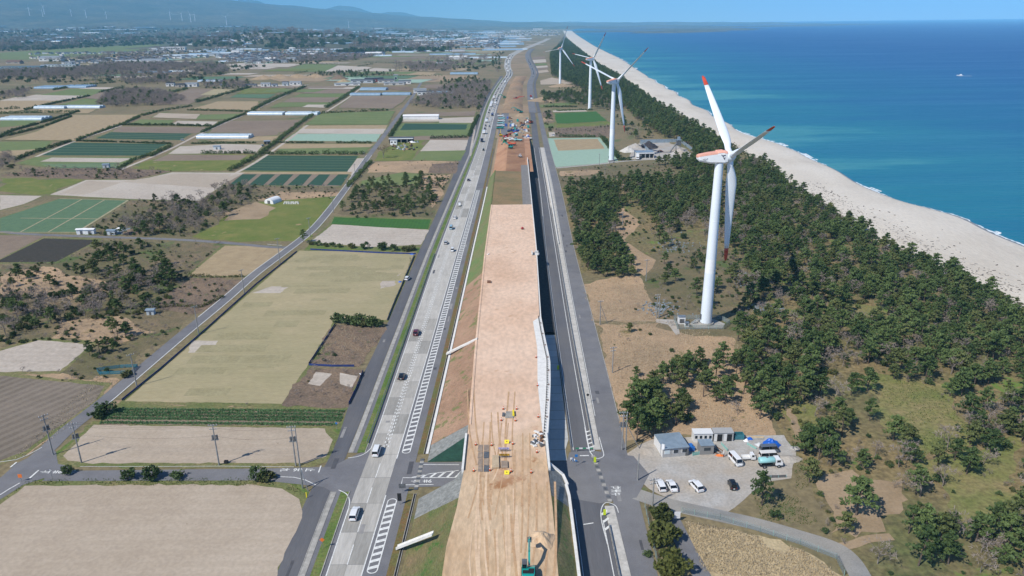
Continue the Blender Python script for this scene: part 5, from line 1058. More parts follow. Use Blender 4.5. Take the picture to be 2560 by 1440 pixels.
gn_scatter('brushwood', br, BARES, 'low leafless brushwood over the rough ground', 'brushwood'); gn_scatter('low_scrub', lo, BUSHES, 'low green scrub over the rough ground', 'scrub')
# far woods on the ridges
pts = []
for i in range(9000):
    y = 3000 * (1 + 2.2 * rng.random() ** 1.5); x = rng.uniform(-0.72 * y, -0.03 * y)
    z = hills_z(x, y)
    if z < 6 and mnoise.noise(Vector((x / 500.0, y / 900.0, 4.4))) < 0.18: continue
    pts.append(((x, y), rng.uniform(4.5, 8.0)))
gn_scatter('far_woodland', pts, BUSHES + BARES[:1], 'far off dark woods on the low ridges', 'woodland', lambda x, y: max(0, hills_z(x, y)) - 1)
pts = []
for i in range(8500):
    y = rng.uniform(1500, 5600); x = rng.uniform(-0.7 * y, 0.035 * y - 60)
    if mnoise.noise(Vector((x / 260.0, y / 520.0, 1.7))) < 0.1 or (x > -60 and y < 2500): continue
    if any(inside((x, y), s) for s in SKIP): continue
    pts.append(((x, y), rng.uniform(1.6, 3.4)))
gn_scatter('far_tree_lines', pts, BUSHES + BARES, 'far off tree lines between small fields', 'woodland')

# ---- hedges between the fields
def hedge(px, w, h, label, group, dens=26, m=None, world=None):
    pts = [Vector(p) for p in (world or PP(px))]; rs = np.random.default_rng(int(abs(pts[0].x) * 7) + len(pts)); C = []
    for a, b in zip(pts[:-1], pts[1:]):
        L = (b - a).length; d = (b - a).normalized(); nn = Vector((-d.y, d.x)); step = w * 0.34; k = max(2, int(L / step)); per = max(5, int(dens * step * 1.1))
        for i in range(k):
            g = 0.82 + 0.5 * mnoise.noise(Vector((i * step * 0.22, a.x * 0.13, 0))) + rs.normal() * 0.13
            if g < 0.5 or rs.random() < 0.05: continue
            c_ = a + d * (i + rs.uniform(0, 1)) * step + nn * rs.normal() * 0.13 * w; rx, rz_ = w * 0.42 * g, h * 0.5 * g * rs.uniform(0.8, 1.15)
            p = rs.normal(size=(per, 3)); p /= np.linalg.norm(p, axis=1)[:, None]; p *= (rs.uniform(0.3, 1.0, per) ** 0.5)[:, None]
            C.append(p * np.array([rx, rx, rz_]) + np.array([c_.x, c_.y, rz_ * 0.95]))
    C = np.concatenate(C); base = np.array([pts[0].x, pts[0].y, 0])
    far = pts[0].y; sz = 0.28 if far < 400 else (0.42 if far < 800 else 0.6)
    o = obj('hedge', quad_mesh('hedge', leaf_quads(C - base, sz, rs, 0.5, 0.6), m or LEAF_BUSH), None, tuple(base)); return tag(o, label, 'hedge', group)
HL = 'dark evergreen windbreak hedge between the farm fields'
for px, w, h in (([(20, 340), (100, 320), (180, 292)], 3.5, 2.8), ([(60, 276), (150, 256), (225, 240)], 5, 3.5), ([(190, 352), (250, 330), (310, 310), (350, 292)], 3.5, 3), ([(355, 290), (400, 278), (480, 266)], 4, 3), ([(300, 313), (420, 314), (530, 316)], 4, 3), ([(35, 402), (100, 377), (180, 354)], 5, 3.6), ([(190, 353), (300, 356), (430, 360)], 3, 2.2), ([(375, 392), (430, 365)], 4.5, 3.2), ([(295, 424), (330, 403), (380, 385)], 3.5, 2.5), ([(505, 332), (560, 306), (615, 285)], 3.5, 3), ([(480, 360), (640, 358)], 3.5, 2.4), ([(505, 384), (570, 384), (640, 384)], 4, 3.4), ([(575, 428), (640, 394), (690, 357)], 4.5, 3.4), ([(690, 357), (740, 317), (790, 282)], 5, 3.6), ([(815, 270), (850, 250), (898, 218)], 6, 4.2), ([(655, 386), (780, 386), (912, 386)], 4.5, 3.8), ([(630, 277), (690, 247), (765, 217)], 7, 4.5), ([(805, 284), (890, 280), (975, 276)], 6, 3.5), ([(975, 342), (1010, 290)], 4, 3.2), ([(1075, 347), (1172, 344)], 4, 3.6), ([(1172, 342), (1196, 290)], 4.5, 3.6), ([(868, 468), (900, 435), (928, 405)], 4, 3), ([(690, 357), (800, 358), (812, 358)], 3, 2.2), ([(840, 358), (930, 358)], 4, 2.4), ([(430, 232), (470, 222)], 6, 4.5), ([(250, 232), (310, 219)], 6, 4.5), ([(130, 226), (200, 215), (290, 206)], 6, 4.5), ([(490, 257), (560, 237), (625, 219)], 6, 4.5), ([(470, 276), (560, 278), (640, 281)], 5, 3.5), ([(0, 275), (50, 272)], 6, 4.5), ([(0, 285), (60, 283), (200, 281)], 6, 4), ([(0, 345), (30, 328), (130, 300), (200, 278)], 4, 3), ([(1480, 275), (1390, 278)], 4, 2.5), ([(1360, 268), (1445, 268)], 5, 3), ([(1505, 345), (1552, 402), (1580, 400)], 5, 3.5), ([(1400, 342), (1500, 343)], 5, 3)):
    far = px[0][1] < 300; hedge(px, w, h, HL if px[0][0] < 1300 else 'scrubby evergreen hedge around the netted field', 'windbreak hedges' if px[0][0] < 1300 else 'hedges round the netted field', 16 if far else 34)
for px, lab in (([(370, 775), (430, 765), (500, 770), (560, 742)], 'thin brown and green hedge round the weedy plot'), ([(470, 690), (540, 694), (612, 692)], 'straggly trimmed hedge below the sandy plot')): hedge(px, 1.6, 1.5, lab, None, 26, LEAF_OLIVE)
for i in range(70):
    y = rng.uniform(1500, 4200); x = rng.uniform(-0.62 * y, -50); a = Vector((x, y)); L = rng.uniform(60, 170)
    if y > 3300 + 0.25 * x and x < -600: continue
    d = axis if rng.random() < 0.55 else ax2; q = a + d * L
    if q.x > -30: continue
    hedge(None, 7, 5, 'far hedge line among the distant small fields', 'far hedge lines', 5, None, [tuple(a), tuple(q)])
# ---- grass and reed tufts: one mass
def tufts(name, polys, n, h, m, label, seed):
    rs = np.random.default_rng(seed); P_ = []
    for px, share, zf in polys:
        poly = PP(px) if not isinstance(px[0][0], np.floating) else px; xs = [p[0] for p in poly]; yy = [p[1] for p in poly]; k = 0
        while k < n * share:
            q = (rs.uniform(min(xs), max(xs)), rs.uniform(min(yy), max(yy)))
            if inside(q, poly) and mnoise.noise(Vector((q[0] * 0.12, q[1] * 0.12, seed))) > -0.25: P_.append((q[0], q[1], zf)); 
            k += 1
    P_ = np.array(P_); nn = len(P_); a = rs.uniform(0, 6.28, nn); w = rs.uniform(0.08, 0.25, nn) * h * 1.6; hh = h * rs.uniform(0.5, 1.3, nn); ln = rs.uniform(-0.5, 0.5, (nn, 2)) * hh[:, None]
    dx = np.stack([np.cos(a) * w, np.sin(a) * w, np.zeros(nn)], 1); tip = P_ + np.stack([ln[:, 0], ln[:, 1], hh], 1)
    v = np.stack([P_ - dx, P_ + dx, tip + dx * 0.5, tip - dx * 0.5], 1).reshape(-1, 3)
    tag(obj(name, quad_mesh(name, v, m)), label, 'grass', kind='stuff')
DRYM = leafmat('dry_stalks', (0.42, 0.35, 0.235), (0.68, 0.57, 0.41)); GREENM = leafmat('grass_blades', (0.06, 0.1, 0.02), (0.16, 0.22, 0.06))
tufts('dry_grass', [([(1712, 1302), (1850, 1328), (2000, 1372), (2105, 1440), (1760, 1440)], 0.35, 0), ([(1484, 806), (1662, 803), (1835, 845), (1905, 965), (1890, 1010), (1930, 1080), (1640, 1090), (1545, 1010), (1508, 870)], 0.4, 0), ([(1452, 712), (1600, 688), (1648, 800), (1479, 797)], 0.15, 0), ([(842, 812), (966, 818), (898, 918), (776, 913)], 0.06, 0), ([(240, 940), (300, 950), (150, 1085), (75, 1135), (30, 1150)], 0.05, 0)], 26000, 0.34, DRYM, 'dry straw coloured grass and reeds on the open ground', 21)
tufts('green_grass', [([(0, 1260), (62, 1205), (120, 1198), (640, 1195), (730, 1202), (765, 1240), (690, 1215), (60, 1213)], 0.45, 0), ([(1985, 1150), (2030, 1120), (2060, 1200), (1990, 1230)], 0.1, 0), ([(1880, 1225), (1990, 1240), (2080, 1340), (1900, 1300)], 0.15, 0), ([(2200, 945), (2340, 965), (2440, 1095), (2310, 1140), (2210, 1050)], 0.3, 0)], 9000, 0.3, GREENM, 'short green grass on verges and in clearings', 22)
# ================================================================== WIND TURBINES
M_TOWER = mat('turbine_white', rgb(232, 240, 245), rgb(224, 233, 240), 0.08, rough=0.4)
M_TOWERW = mat('turbine_band', rgb(240, 243, 244), rough=0.4)
M_TIP = mat('orange_red_tip', rgb(214, 88, 62), rgb(190, 66, 46), 0.3, rough=0.45)
M_SALMON = mat('faded_orange_roof', rgb(236, 178, 156), rgb(228, 164, 142), 0.5, rough=0.5)
M_LOGO = mat('dark_print', rgb(70, 76, 92), rough=0.6)
def blade_mesh(R_=38.5, tip=True, lo=0.0, hi=1.0, m=None, name='blade'):
    # stations along the span: root circle to a twisted aerofoil
    mb = MB(); N = 14; st = np.linspace(lo, hi, 16 if hi - lo > 0.5 else 6); vs = []
    for t in st:
        r = 1.2 + t * (R_ - 1.2)
        if t < 0.05: ch, th = 2.0, 2.0
        elif t < 0.22:
            k = (t - 0.05) / 0.17; k = k * k * (3 - 2 * k); ch, th = 2.0 + (3.6 - 2.0) * k, 2.0 + (0.9 - 2.0) * k
        else:
            k = (t - 0.22) / 0.78; ch, th = 3.6 * (1 - k) ** 0.85 + 0.95 * k, 0.9 * (1 - k) + 0.12 * k
            if t > 0.985: ch *= 0.45
        tw = R(26) * (1 - t) ** 2 - R(92)
        for i in range(N):
            a = 2 * math.pi * i / N; x = ch / 2 * math.cos(a) - (0.18 * ch if t > 0.08 else 0); y = th / 2 * math.sin(a) * (1 - 0.45 * math.cos(a) * (1 if t > 0.1 else 0))
            vs.append((x * math.cos(tw) - y * math.sin(tw), x * math.sin(tw) + y * math.cos(tw), r))
    mb.add(vs, [(j * N + i, j * N + (i + 1) % N, (j + 1) * N + (i + 1) % N, (j + 1) * N + i) for j in range(len(st) - 1) for i in range(N)], 0, True)
    mb.f += [tuple(range(N))[::-1], tuple((len(st) - 1) * N + i for i in range(N))]; mb.m += [0, 0]; mb.s += [False, False]
    return mb.mesh(name, m or M_TOWER)
HUBH = 59.5
BLADE_A = blade_mesh(lo=0.0, hi=0.87); BLADE_T = blade_mesh(lo=0.87, hi=1.0, m=M_TIP, name='blade_tip')
def loft_box(sections, m, name, smooth=False, cap=True):
    """sections: list of rings (same length) -> skin"""
    mb = MB(); n = len(sections[0]); vs = [p for s in sections for p in s]
    mb.add(vs, [(j * n + i, j * n + (i + 1) % n, (j + 1) * n + (i + 1) % n, (j + 1) * n + i) for j in range(len(sections) - 1) for i in range(n)], 0, smooth)
    if cap: mb.add(vs[:n], [tuple(range(n))[::-1]]); mb.add(vs[-n:], [tuple(range(n))])
    return mb.mesh(name, m)
def turbine(base, psi, phi, label, detail=True):
    t = thing('wind_turbine', label, 'wind turbine', (*base, 0), 0, None)
    mb = MB(); zs = [0.6, 19.5]; N = 28
    def rad(z): return 2.05 - 0.68 * z / 57.5
    mb.tube([(0, 0, 0.5), (0, 0, 9.7), (0, 0, 19.5)], [rad(0), rad(9.7), rad(19.5)], N); mb.build('tower_section', M_TOWER, t)
    mb = MB(); mb.tube([(0, 0, 19.5), (0, 0, 24.5)], [rad(19.5) + 0.006, rad(24.5) + 0.006], N); mb.build('tower_band', M_TOWERW, t)
    mb = MB(); mb.tube([(0, 0, 24.5), (0, 0, 38), (0, 0, 57.6)], [rad(24.5), rad(38), rad(57.5)], N); mb.build('tower_section', M_TOWER, t)
    mb = MB(); mb.cyl(0, 0, 0, 0.9, 2.75, 2.7, 28); mb.build('foundation', M_CONC, t)
    if detail:
        for z in (13.5, 38.0): mb = MB(); mb.cyl(0, 0, z, z + 0.14, rad(z) + 0.03, rad(z) + 0.03, 28); mb.build('flange', M_TOWERW, t)
        mb = MB()
        for i in range(26): a = 2 * math.pi * i / 26; mb.box(2.35 * math.cos(a), 2.35 * math.sin(a), 0.9, 0.16, 0.16, 0.2, a)
        mb.build('bolt_ring', M_GREYM, t)
        mb = MB(); mb.box(-2.03, -0.35, 2.0, 0.16, 0.9, 2.0, 0.17); mb.build('door', M_GREYM, t)
    nac = obj('nacelle', None, t, (0, 0, HUBH)); nac.rotation_euler = (R(5), 0, -psi)   # local +Y points to the rotor
    # hull: lower white half tapering to the rear, salmon roof
    def ring(y, w, zb, zt, wt): return [(-w * 0.62, y, zb), (w * 0.62, y, zb), (w, y, zb + 0.55), (w, y, zt - 0.75), (wt, y, zt - 0.15), (-wt, y, zt - 0.15), (-w, y, zt - 0.75), (-w, y, zb + 0.55)]
    hull = loft_box([ring(-7.6, 0.85, 0.25, 1.5, 0.8), ring(-6.9, 1.15, -0.55, 1.75, 1.05), ring(-3.5, 1.5, -1.5, 2.0, 1.35), ring(1.2, 1.7, -2.05, 2.1, 1.5), ring(2.2, 1.6, -1.9, 1.95, 1.4)], M_TOWERW, 'nacelle_hull'); obj('nacelle_hull', hull, nac)
    def rf(y, w, zt, wt): return [(-w, y, zt - 0.72), (w, y, zt - 0.72), (wt, y, zt - 0.1), (wt * 0.7, y, zt), (-wt * 0.7, y, zt), (-wt, y, zt - 0.1)]
    roof = loft_box([rf(-7.62, 0.87, 1.55, 0.82), rf(-6.9, 1.18, 1.82, 1.08), rf(-3.5, 1.53, 2.07, 1.4), rf(-1.2, 1.62, 2.12, 1.48), rf(-0.9, 1.64, 2.45, 1.2), rf(0.9, 1.7, 2.42, 1.2), rf(1.3, 1.72, 2.15, 1.5), rf(2.22, 1.62, 2.0, 1.42)], M_SALMON, 'nacelle_roof'); obj('nacelle_roof', roof, nac)
    mb = MB(); mb.tube([(0, 2.15, 0), (0, 2.7, 0), (0, 3.4, 0), (0, 4.5, 0), (0, 5.2, 0)], [1.7, 1.9, 1.95, 1.6, 0.8], 24); spin = mb.build('spinner', M_TOWER, nac)
    if detail:
        mb = MB()
        mb.add([(1.72, 1.0, 0.45), (1.73, 0.1, 1.2), (1.73, -0.1, 1.1), (1.72, 0.8, 0.3)], [(0, 1, 2, 3)]); mb.add([(1.73, 0.05, 1.15), (1.725, 0.15, 1.15), (1.715, 1.25, -0.75), (1.715, 1.0, -0.7)], [(0, 1, 2, 3)]); mb.add([(1.73, 0.6, 0.95), (1.72, 1.5, 0.95), (1.72, 1.4, 0.6), (1.73, 0.75, 0.65)], [(0, 1, 2, 3)]); mb.add([(1.735, 0.8, 0.1), (1.725, 1.4, 0.1), (1.725, 1.1, -0.45)], [(0, 1, 2)])
        mb.build('logo', M_LOGO, nac)
        cu = bpy.data.curves.new('mark', 'FONT'); cu.body = 'MD77'; cu.size = 0.9; cu.align_x = 'CENTER'; o = bpy.data.objects.new('mark', cu); col.objects.link(o); me = bpy.data.meshes.new_from_object(o.evaluated_get(bpy.context.evaluated_depsgraph_get())); bpy.data.objects.remove(o); me.materials.clear(); me.materials.append(M_LOGO)
        mk = obj('marking', me, nac, (1.46, -5.0, -0.25)); mk.rotation_euler = (R(90), 0, R(94))
    tilt = Matrix.Rotation(0, 4, 'X')
    for k in range(3):
        a = phi + k * 2 * math.pi / 3
        b = obj('blade', BLADE_A, nac, (0, 3.6, 0)); b.rotation_euler = (0, a, 0)
        obj('blade_tip', BLADE_T, b)
    return t
turbine(P(1764, 810), R(87), R(68), 'nearest huge white wind turbine with salmon nacelle roof and red blade tips')
turbine(P(1528, 402), R(48), R(50), 'second white wind turbine beside the netted field and aggregate depot')
turbine(P(1474, 274), R(54), R(38), 'third white wind turbine behind the bright green field', False)
turbine(P(1400, 212), R(34), R(20), 'fourth white wind turbine beside the low brown mound', False)
for i, (u, v, h) in enumerate(((160, 42, 18), (190, 45, 15), (195, 40, 18), (257, 43, 15), (291, 47, 17), (338, 49, 16), (487, 52, 18), (514, 53, 17), (534, 56, 18), (544, 54, 16), (617, 62, 23), (903, 62, 14))):
    # far ridge turbines: found by their height above their foot
    D = 60.0 * FPX / (h * 1.0) * 0.62; a = (u - 1280) / FPX; x, y = a * D, D; z = EYE - (v - (57 - (u - 1280) * 0.01163)) / FPX * D
    z = max(0.0, hills_z(x, y)) if True else z
    # stand on the hill surface where the sight line meets it
    best = None
    for DD in np.linspace(3500, 14000, 120):
        zz = EYE - (v - (57 - (u - 1280) * 0.01163)) / FPX * DD; hz_ = max(0.0, hills_z(a * DD, DD)); e = abs(zz - hz_)
        if best is None or e < best[0]: best = (e, DD, hz_)
    D = best[1]; sc = h * D / FPX / 62.0
    t = thing('wind_turbine', 'tiny white wind turbine on the far wooded ridge', 'wind turbine', (a * D, D, best[2] - 1), 0, 'far ridge turbines', max(0.6, min(2.0, sc)))
    mb = MB(); mb.tube([(0, 0, 0), (0, 0, 60)], [2.6, 1.8], 10); mb.build('tower', M_TOWERW, t); mb = MB(); mb.box(0, 0, 58.5, 4, 9, 4); mb.build('nacelle', M_TOWERW, t)
    for k in range(3):
        b = obj('blade', BLADE_A, t, (0, -5.5, 60.5)); b.rotation_euler = (0, rng.uniform(0, 0.3) + i * 0.7 + k * 2.094, 0)
# fenced pad, cabinets and stair at the nearest turbine
bx, by = P(1764, 810)
mb = MB(); mb.prism([(bx - 4.5, by - 4.2), (bx + 4.8, by - 4.2), (bx + 6.8, by - 0.5), (bx + 4, by + 4), (bx - 2.8, by + 4), (bx - 5.6, by)], 0.0, 0.22); tag(mb.build('turbine_pad', M_CONC), None, None, None, 'structure')
def cabinet(x, y, sx, sy, h, label):
    t = thing('switch_cabinet', label, 'cabinet', (x, y, 0)); mb = MB(); mb.box(0, 0, 0, sx + 0.3, sy + 0.3, 0.25); mb.build('plinth', M_CONC, t)
    mb = MB(); mb.box(0, 0, 0.25, sx, sy, h); mb.build('casing', M_WHITE, t); mb = MB(); mb.box(0, 0, 0.25 + h, sx + 0.25, sy + 0.25, 0.12); mb.build('lid', M_STEEL, t); mb = MB(); mb.box(0, -sy / 2 - 0.02, 0.6, sx * 0.7, 0.05, h * 0.6); mb.build('louvre_door', M_GREYM, t)
cabinet(bx - 8.6, by + 0.6, 2.4, 1.8, 2.6, 'white transformer cabinet inside the turbine fence'); cabinet(bx - 7.4, by - 2.4, 1.4, 1.2, 1.4, 'small white control box inside the turbine fence')
st = thing('access_stair', 'galvanised steel stair up to the turbine door', 'stairs', (bx - 2.2, by + 0.2, 0.2))
for s in (-0.5, 0.5): mb = MB(); mb.tube([(-2.9, s, 0), (-0.2, s, 1.9)], 0.07, 5); mb.build('stringer', M_STEEL, st); mb = MB(); mb.tube([(-2.9, s, 0), (-2.9, s, 1.0), (-0.2, s, 2.9), (-0.2, s, 1.9)], 0.035, 5); mb.build('handrail', M_STEEL, st)
for i in range(8): mb = MB(); mb.box(-2.7 + i * 0.34, 0, 0.12 + i * 0.24, 0.3, 1.0, 0.05); mb.build('tread', M_STEEL, st)

# ================================================================== FENCES, RAILS, POLES
M_MESH = mat('mesh_panel', rgb(150, 160, 160), rough=0.5, alpha=0.32)
M_BLUEN = mat('blue_netting', rgb(44, 66, 128), rgb(34, 52, 104), 0.6, rough=0.9)
M_GREENF = mat('green_fence', rgb(150, 186, 176), rough=0.6)
def fence(pts, h, label, post_m, panel_m, step=2.4, group=None, z=0.0, name='fence', rails=True):
    o = thing(name, label, 'fence', (pts[0][0], pts[0][1], z), 0, group); base = Vector(pts[0])
    for a, b in zip(pts[:-1], pts[1:]):
        a, b = Vector(a) - base, Vector(b) - base; L = (b - a).length; n = max(1, int(L / step)); d = (b - a) / n; ang = math.atan2(d.y, d.x)
        for i in range(n + 1):
            if i == n and (pts[-1] != tuple(b + base)): pass
            p = a + d * i; mb = MB(); mb.cyl(0, 0, -0.1, h + 0.08, 0.045, n=5); mb.build('post', post_m, o, (p.x, p.y, 0))
        for i in range(n):
            p = a + d * (i + 0.5); mb = MB(); mb.box(0, 0, 0.08, d.length - 0.1, 0.03, h - 0.1); mb.build('panel', panel_m, o, (p.x, p.y, 0), ang)
    return o
fence([(bx - 11, by - 4.6), (bx + 5.2, by - 5.0), (bx + 8.4, by - 0.6), (bx + 6.0, by + 4.4), (bx - 10.4, by + 4.6), (bx - 11, by - 4.6)], 1.8, 'green mesh security fence around the foot of the nearest turbine', M_GREENF, M_MESH)
fence(PP([(1704, 1282), (1800, 1300), (1900, 1330), (2000, 1362), (2090, 1398), (2110, 1440)]), 1.5, 'pale green mesh fence along the curving access lane', M_GREENF, M_MESH)
fence(PP([(1612, 1268), (1625, 1330), (1650, 1440)]), 1.4, 'pale mesh fence beside the clipped roadside trees', M_GREENF, M_MESH)
fence(PP([(305, 1002), (400, 925), (520, 820), (640, 712), (742, 630)]), 0.7, 'long low blue net fence along the diagonal road', M_GREYM, M_BLUEN, 6.0)
fence(PP([(1036, 640), (1015, 690), (985, 760), (968, 802)]), 0.8, 'low blue net fence at the turf field edge by the service road', M_GREYM, M_BLUEN, 4.0)
fence(PP([(776, 625), (860, 629), (960, 634), (1040, 636)]), 0.8, 'low blue net fence under the row of evergreen shrubs', M_GREYM, M_BLUEN, 5.0)
fence(PP([(838, 812), (800, 870), (772, 912)]), 0.8, 'grey blue net fence on the long side of the weedy lot', M_GREYM, M_BLUEN, 3.0); fence(PP([(772, 914), (830, 917), (886, 917)]), 0.8, 'bright blue net fence on the short side of the weedy lot', M_GREYM, M_BLUEN, 3.0)
fence(PP([(908, 930), (890, 975), (872, 1012)]), 0.9, 'dark blue net fence by the vegetable plot', M_GREYM, M_BLUEN, 3.0)
fence(PP([(243, 928), (300, 920), (345, 918), (330, 934), (248, 937), (243, 928)]), 1.2, 'teal net pen beside the diagonal road', M_GREYM, mat('teal_net', rgb(50, 130, 150), rough=0.9, alpha=0.5), 3.0)
def guardrail(f, y0, y1, label, step=4.0, m=None, z=0.1):
    g = thing('guardrail', label, 'guardrail', (f(y0), y0, 0)); x0 = f(y0)
    pm = MB(); pm.cyl(0, 0, 0, 0.78, 0.06, n=6); pm = pm.mesh('post', M_STEEL)
    for y in np.arange(y0, y1, step): obj('post', pm, g, (f(y) - x0, y - y0, z))
    mb = MB(); wall_strip(mb, lambda y: f(y) - x0, 0.09, y0, y1, z + 0.42, z + 0.75)
    mb.v = [(a, b - y0, c) for a, b, c in mb.v]; mb.build('rail', m or M_STEEL, g)
guardrail(off_l(RL, -0.55), 162, 400, 'steel guardrail between the new road and the paved apron')
guardrail(off_l(RR, 1.05), 163, 420, 'dark steel guardrail on the median kerb of the new road', 3.0, M_GREYM)
guardrail(off_l(RR, 1.0), 98, 131, 'short dark guardrail on the median south of the crossing', 2.5, M_GREYM)
guardrail(off_l(LL, -1.55), 165, 330, 'thin guardrail along the grass verge of the highway', 4.0)
guardrail(lambda y: 13.25, 98, 136, 'curved white guardrail under the shaded low wall', 4.0, M_WHITE)
# white barrier blocks on the far median
BARM = MB(); BARM.sideprism([(-0.95, 0), (0.95, 0), (0.95, 0.8), (-0.95, 0.8)], 0.45); BARM = BARM.mesh('barrier_block', M_CONCW)
for i, y in enumerate(np.arange(345, 560, 2.6)):
    o = obj('barrier_block', BARM, None, (MED(y), y, 0.13)); tag(o, 'white concrete barrier block in the long line on the median', 'barrier', 'median barrier blocks')
M_POLE = mat('pole_concrete', rgb(150, 150, 148), rgb(128, 128, 126), 1.0)
M_INS = mat('insulator_white', rgb(220, 220, 220), rough=0.4)
def pole(base, h, label, arms=2, twin=False, transformer=False, rz=0.3, m=None, brace=None):
    t = thing('utility_pole', label, 'utility pole', (*base, 0), rz)
    for k in range(2 if twin else 1): mb = MB(); mb.tube([(k * 0.9, 0, -0.3), (k * 0.9, 0, h - k * 0.6)], [0.2, 0.12], 8); mb.build('shaft', m or M_POLE, t)
    for i in range(arms):
        z = h - 0.4 - i * 1.0; mb = MB(); mb.box(0, 0, z, 2.2 if i == 0 else 1.8, 0.12, 0.12); a = mb.build('crossarm', M_STEEL, t)
        for x in (-0.95, -0.35, 0.35, 0.95): mb = MB(); mb.cyl(x * (1 if i == 0 else 0.8), 0, z + 0.12, z + 0.42, 0.06, n=6); mb.build('insulator', M_INS, a)
    if transformer:
        for x in (-0.45, 0.45): mb = MB(); mb.cyl(x, 0.25, h - 4.2, h - 3.2, 0.3, n=10); mb.build('transformer', M_GREYM, t)
        mb = MB(); mb.box(0, 0.1, h - 4.4, 1.7, 0.5, 0.12); mb.build('platform', M_STEEL, t)
    if brace: mb = MB(); mb.tube([(brace[0], brace[1], 0), (0, 0, h * 0.82)], [0.1, 0.1], 6); mb.build('brace', m or M_POLE, t)
    return t
PT = []
def pole_px(u, v, vt, label, **k):
    x, y = P(u, v); h = 11.0
    for hh in np.arange(5, 18, 0.25):
        D = y * cp - (hh - EYE) * sp; Yc = (y * sp + (hh - EYE) * cp) / D; vv = 720 - FPX * (x / D * sr + Yc * cr)
        if vv <= vt: h = hh; break
    PT.append((x, y, h)); return pole((x, y), h, label, **k)
pole_px(133, 1137, 1038, 'utility pole at the kerb where the two farm roads meet', transformer=True, rz=0.8)
pole_px(204, 1157, 1058, 'utility pole at the corner of the long sandy field', transformer=True, rz=0.4)
pole_px(548, 1163, 1062, 'utility pole with transformers beside the crossing road, above the sandy field', transformer=True, rz=0.1)
pole_px(740, 1165, 1066, 'twin shaft utility pole near the highway junction', transformer=True, twin=True, rz=0.1)
a = P(757, 1221); pole(a, 7.0, 'leaning A shaped steel pole on the grass corner of the junction', arms=0, m=M_STEEL, brace=(1.6, -1.2), rz=0)
loc_labels = ('beside the teal net pen', 'beside the thin weedy plot', 'beside the straggly hedge', 'at the corner of the sandy plot', 'below the grass lot with the white dome', 'beside the small pine grove', 'beside the planted rows', 'beside the dark green crop field', 'beside the long evergreen windbreak')
for (u, v, vt), lb in zip(((342, 966, 886), (497, 836, 765), (611, 734, 674), (700, 659, 596), (776, 592, 545), (834, 532, 493), (868, 478, 445), (888, 440, 410), (912, 408, 380)), loc_labels): pole_px(u, v, vt, 'slim utility pole on the diagonal road ' + lb, arms=1, rz=0.7)
pole_px(1555, 1125, 1030, 'heavy braced utility pole at the edge of the gravel yard', transformer=True, twin=True, brace=(4.5, 0.5), rz=0.0)
for u, v, vt, lb, k in ((1594, 1201, 1135, 'pole with black base sleeve at the gravel yard entrance', dict(arms=0)), (1631, 1265, 1198, 'pole with crossarms beside the access lane mouth', dict(arms=2)), (1531, 932, 868, 'lone pole in the dry reeds', dict(arms=2)), (1500, 812, 753, 'guyed pole beside the thin dirt track', dict(arms=1, brace=(3, 0))), (1641, 795, 737, 'twin pole at the turbine track', dict(arms=2, twin=True)), (1615, 703, 650, 'pole beside the young pines', dict(arms=1)), (1556, 564, 530, 'pole in the gap of the square wood', dict(arms=1)), (1648, 398, 375, 'pole in front of the aggregate depot shed', dict(arms=1)), (1512, 436, 412, 'pole in the rough meadow', dict(arms=1)), (1498, 415, 385, 'thin pole at the netted field corner', dict(arms=1))): pole_px(u, v, vt, 'grey utility ' + lb, **k)
def wires(i, j, offs, name_lab):
    a, b = PT[i], PT[j]
    for k, o in enumerate(offs):
        pts = []; 
        for t in np.linspace(0, 1, 9): pts.append((a[0] + (b[0] - a[0]) * t + o * 0.6, a[1] + (b[1] - a[1]) * t + o * 0.6, a[2] + (b[2] - a[2]) * t - 0.2 - 4 * 0.9 * t * (1 - t) - (0 if k < 3 else 3.0)))
        x0 = pts[0]; mb = MB(); mb.tube([(p[0] - x0[0], p[1] - x0[1], p[2] - x0[2]) for p in pts], 0.018, 3, cap=False); tag(mb.build('overhead_wire', M_DARK, None, x0), name_lab, 'wire', name_lab)
wires(1, 2, (-1.2, 0, 1.2, 0), 'thin black wire strung above the long sandy field'); wires(2, 3, (-1.2, 0, 1.2, 0), 'thin black wire strung between the transformer poles')
wires(0, 1, (-1, 0, 1), 'thin black wire strung across the farm road corner')
for i in range(4, 12): wires(i, i + 1, (0,), 'thin black wire along the diagonal road')

# ================================================================== VEHICLES
def paintm(name, c, coat=0.6): return mat('paint_' + name, rgb(*c), rough=0.32, coat=coat)
CARP = dict(white=paintm('white', (232, 233, 233)), pearl=paintm('pearl', (222, 220, 214)), black=paintm('black', (22, 22, 24)), navy=paintm('navy', (34, 44, 72)), maroon=paintm('maroon', (96, 30, 40)), silver=paintm('silver', (168, 172, 176)), sky=paintm('sky', (150, 182, 196)), grey=paintm('grey', (96, 104, 116)), blue=paintm('blue', (40, 74, 140)), teal=paintm('teal', (24, 150, 140)), red=paintm('red', (178, 44, 34)), orange=paintm('orange', (214, 92, 52)), yellow=paintm('yellow', (222, 186, 40)), aqua=paintm('aqua', (150, 205, 206)), green=paintm('green', (40, 140, 96)))
M_TAIL = mat('tail_light', rgb(150, 16, 18), rough=0.3); M_HEAD = mat('head_light', rgb(220, 226, 230), rough=0.15)
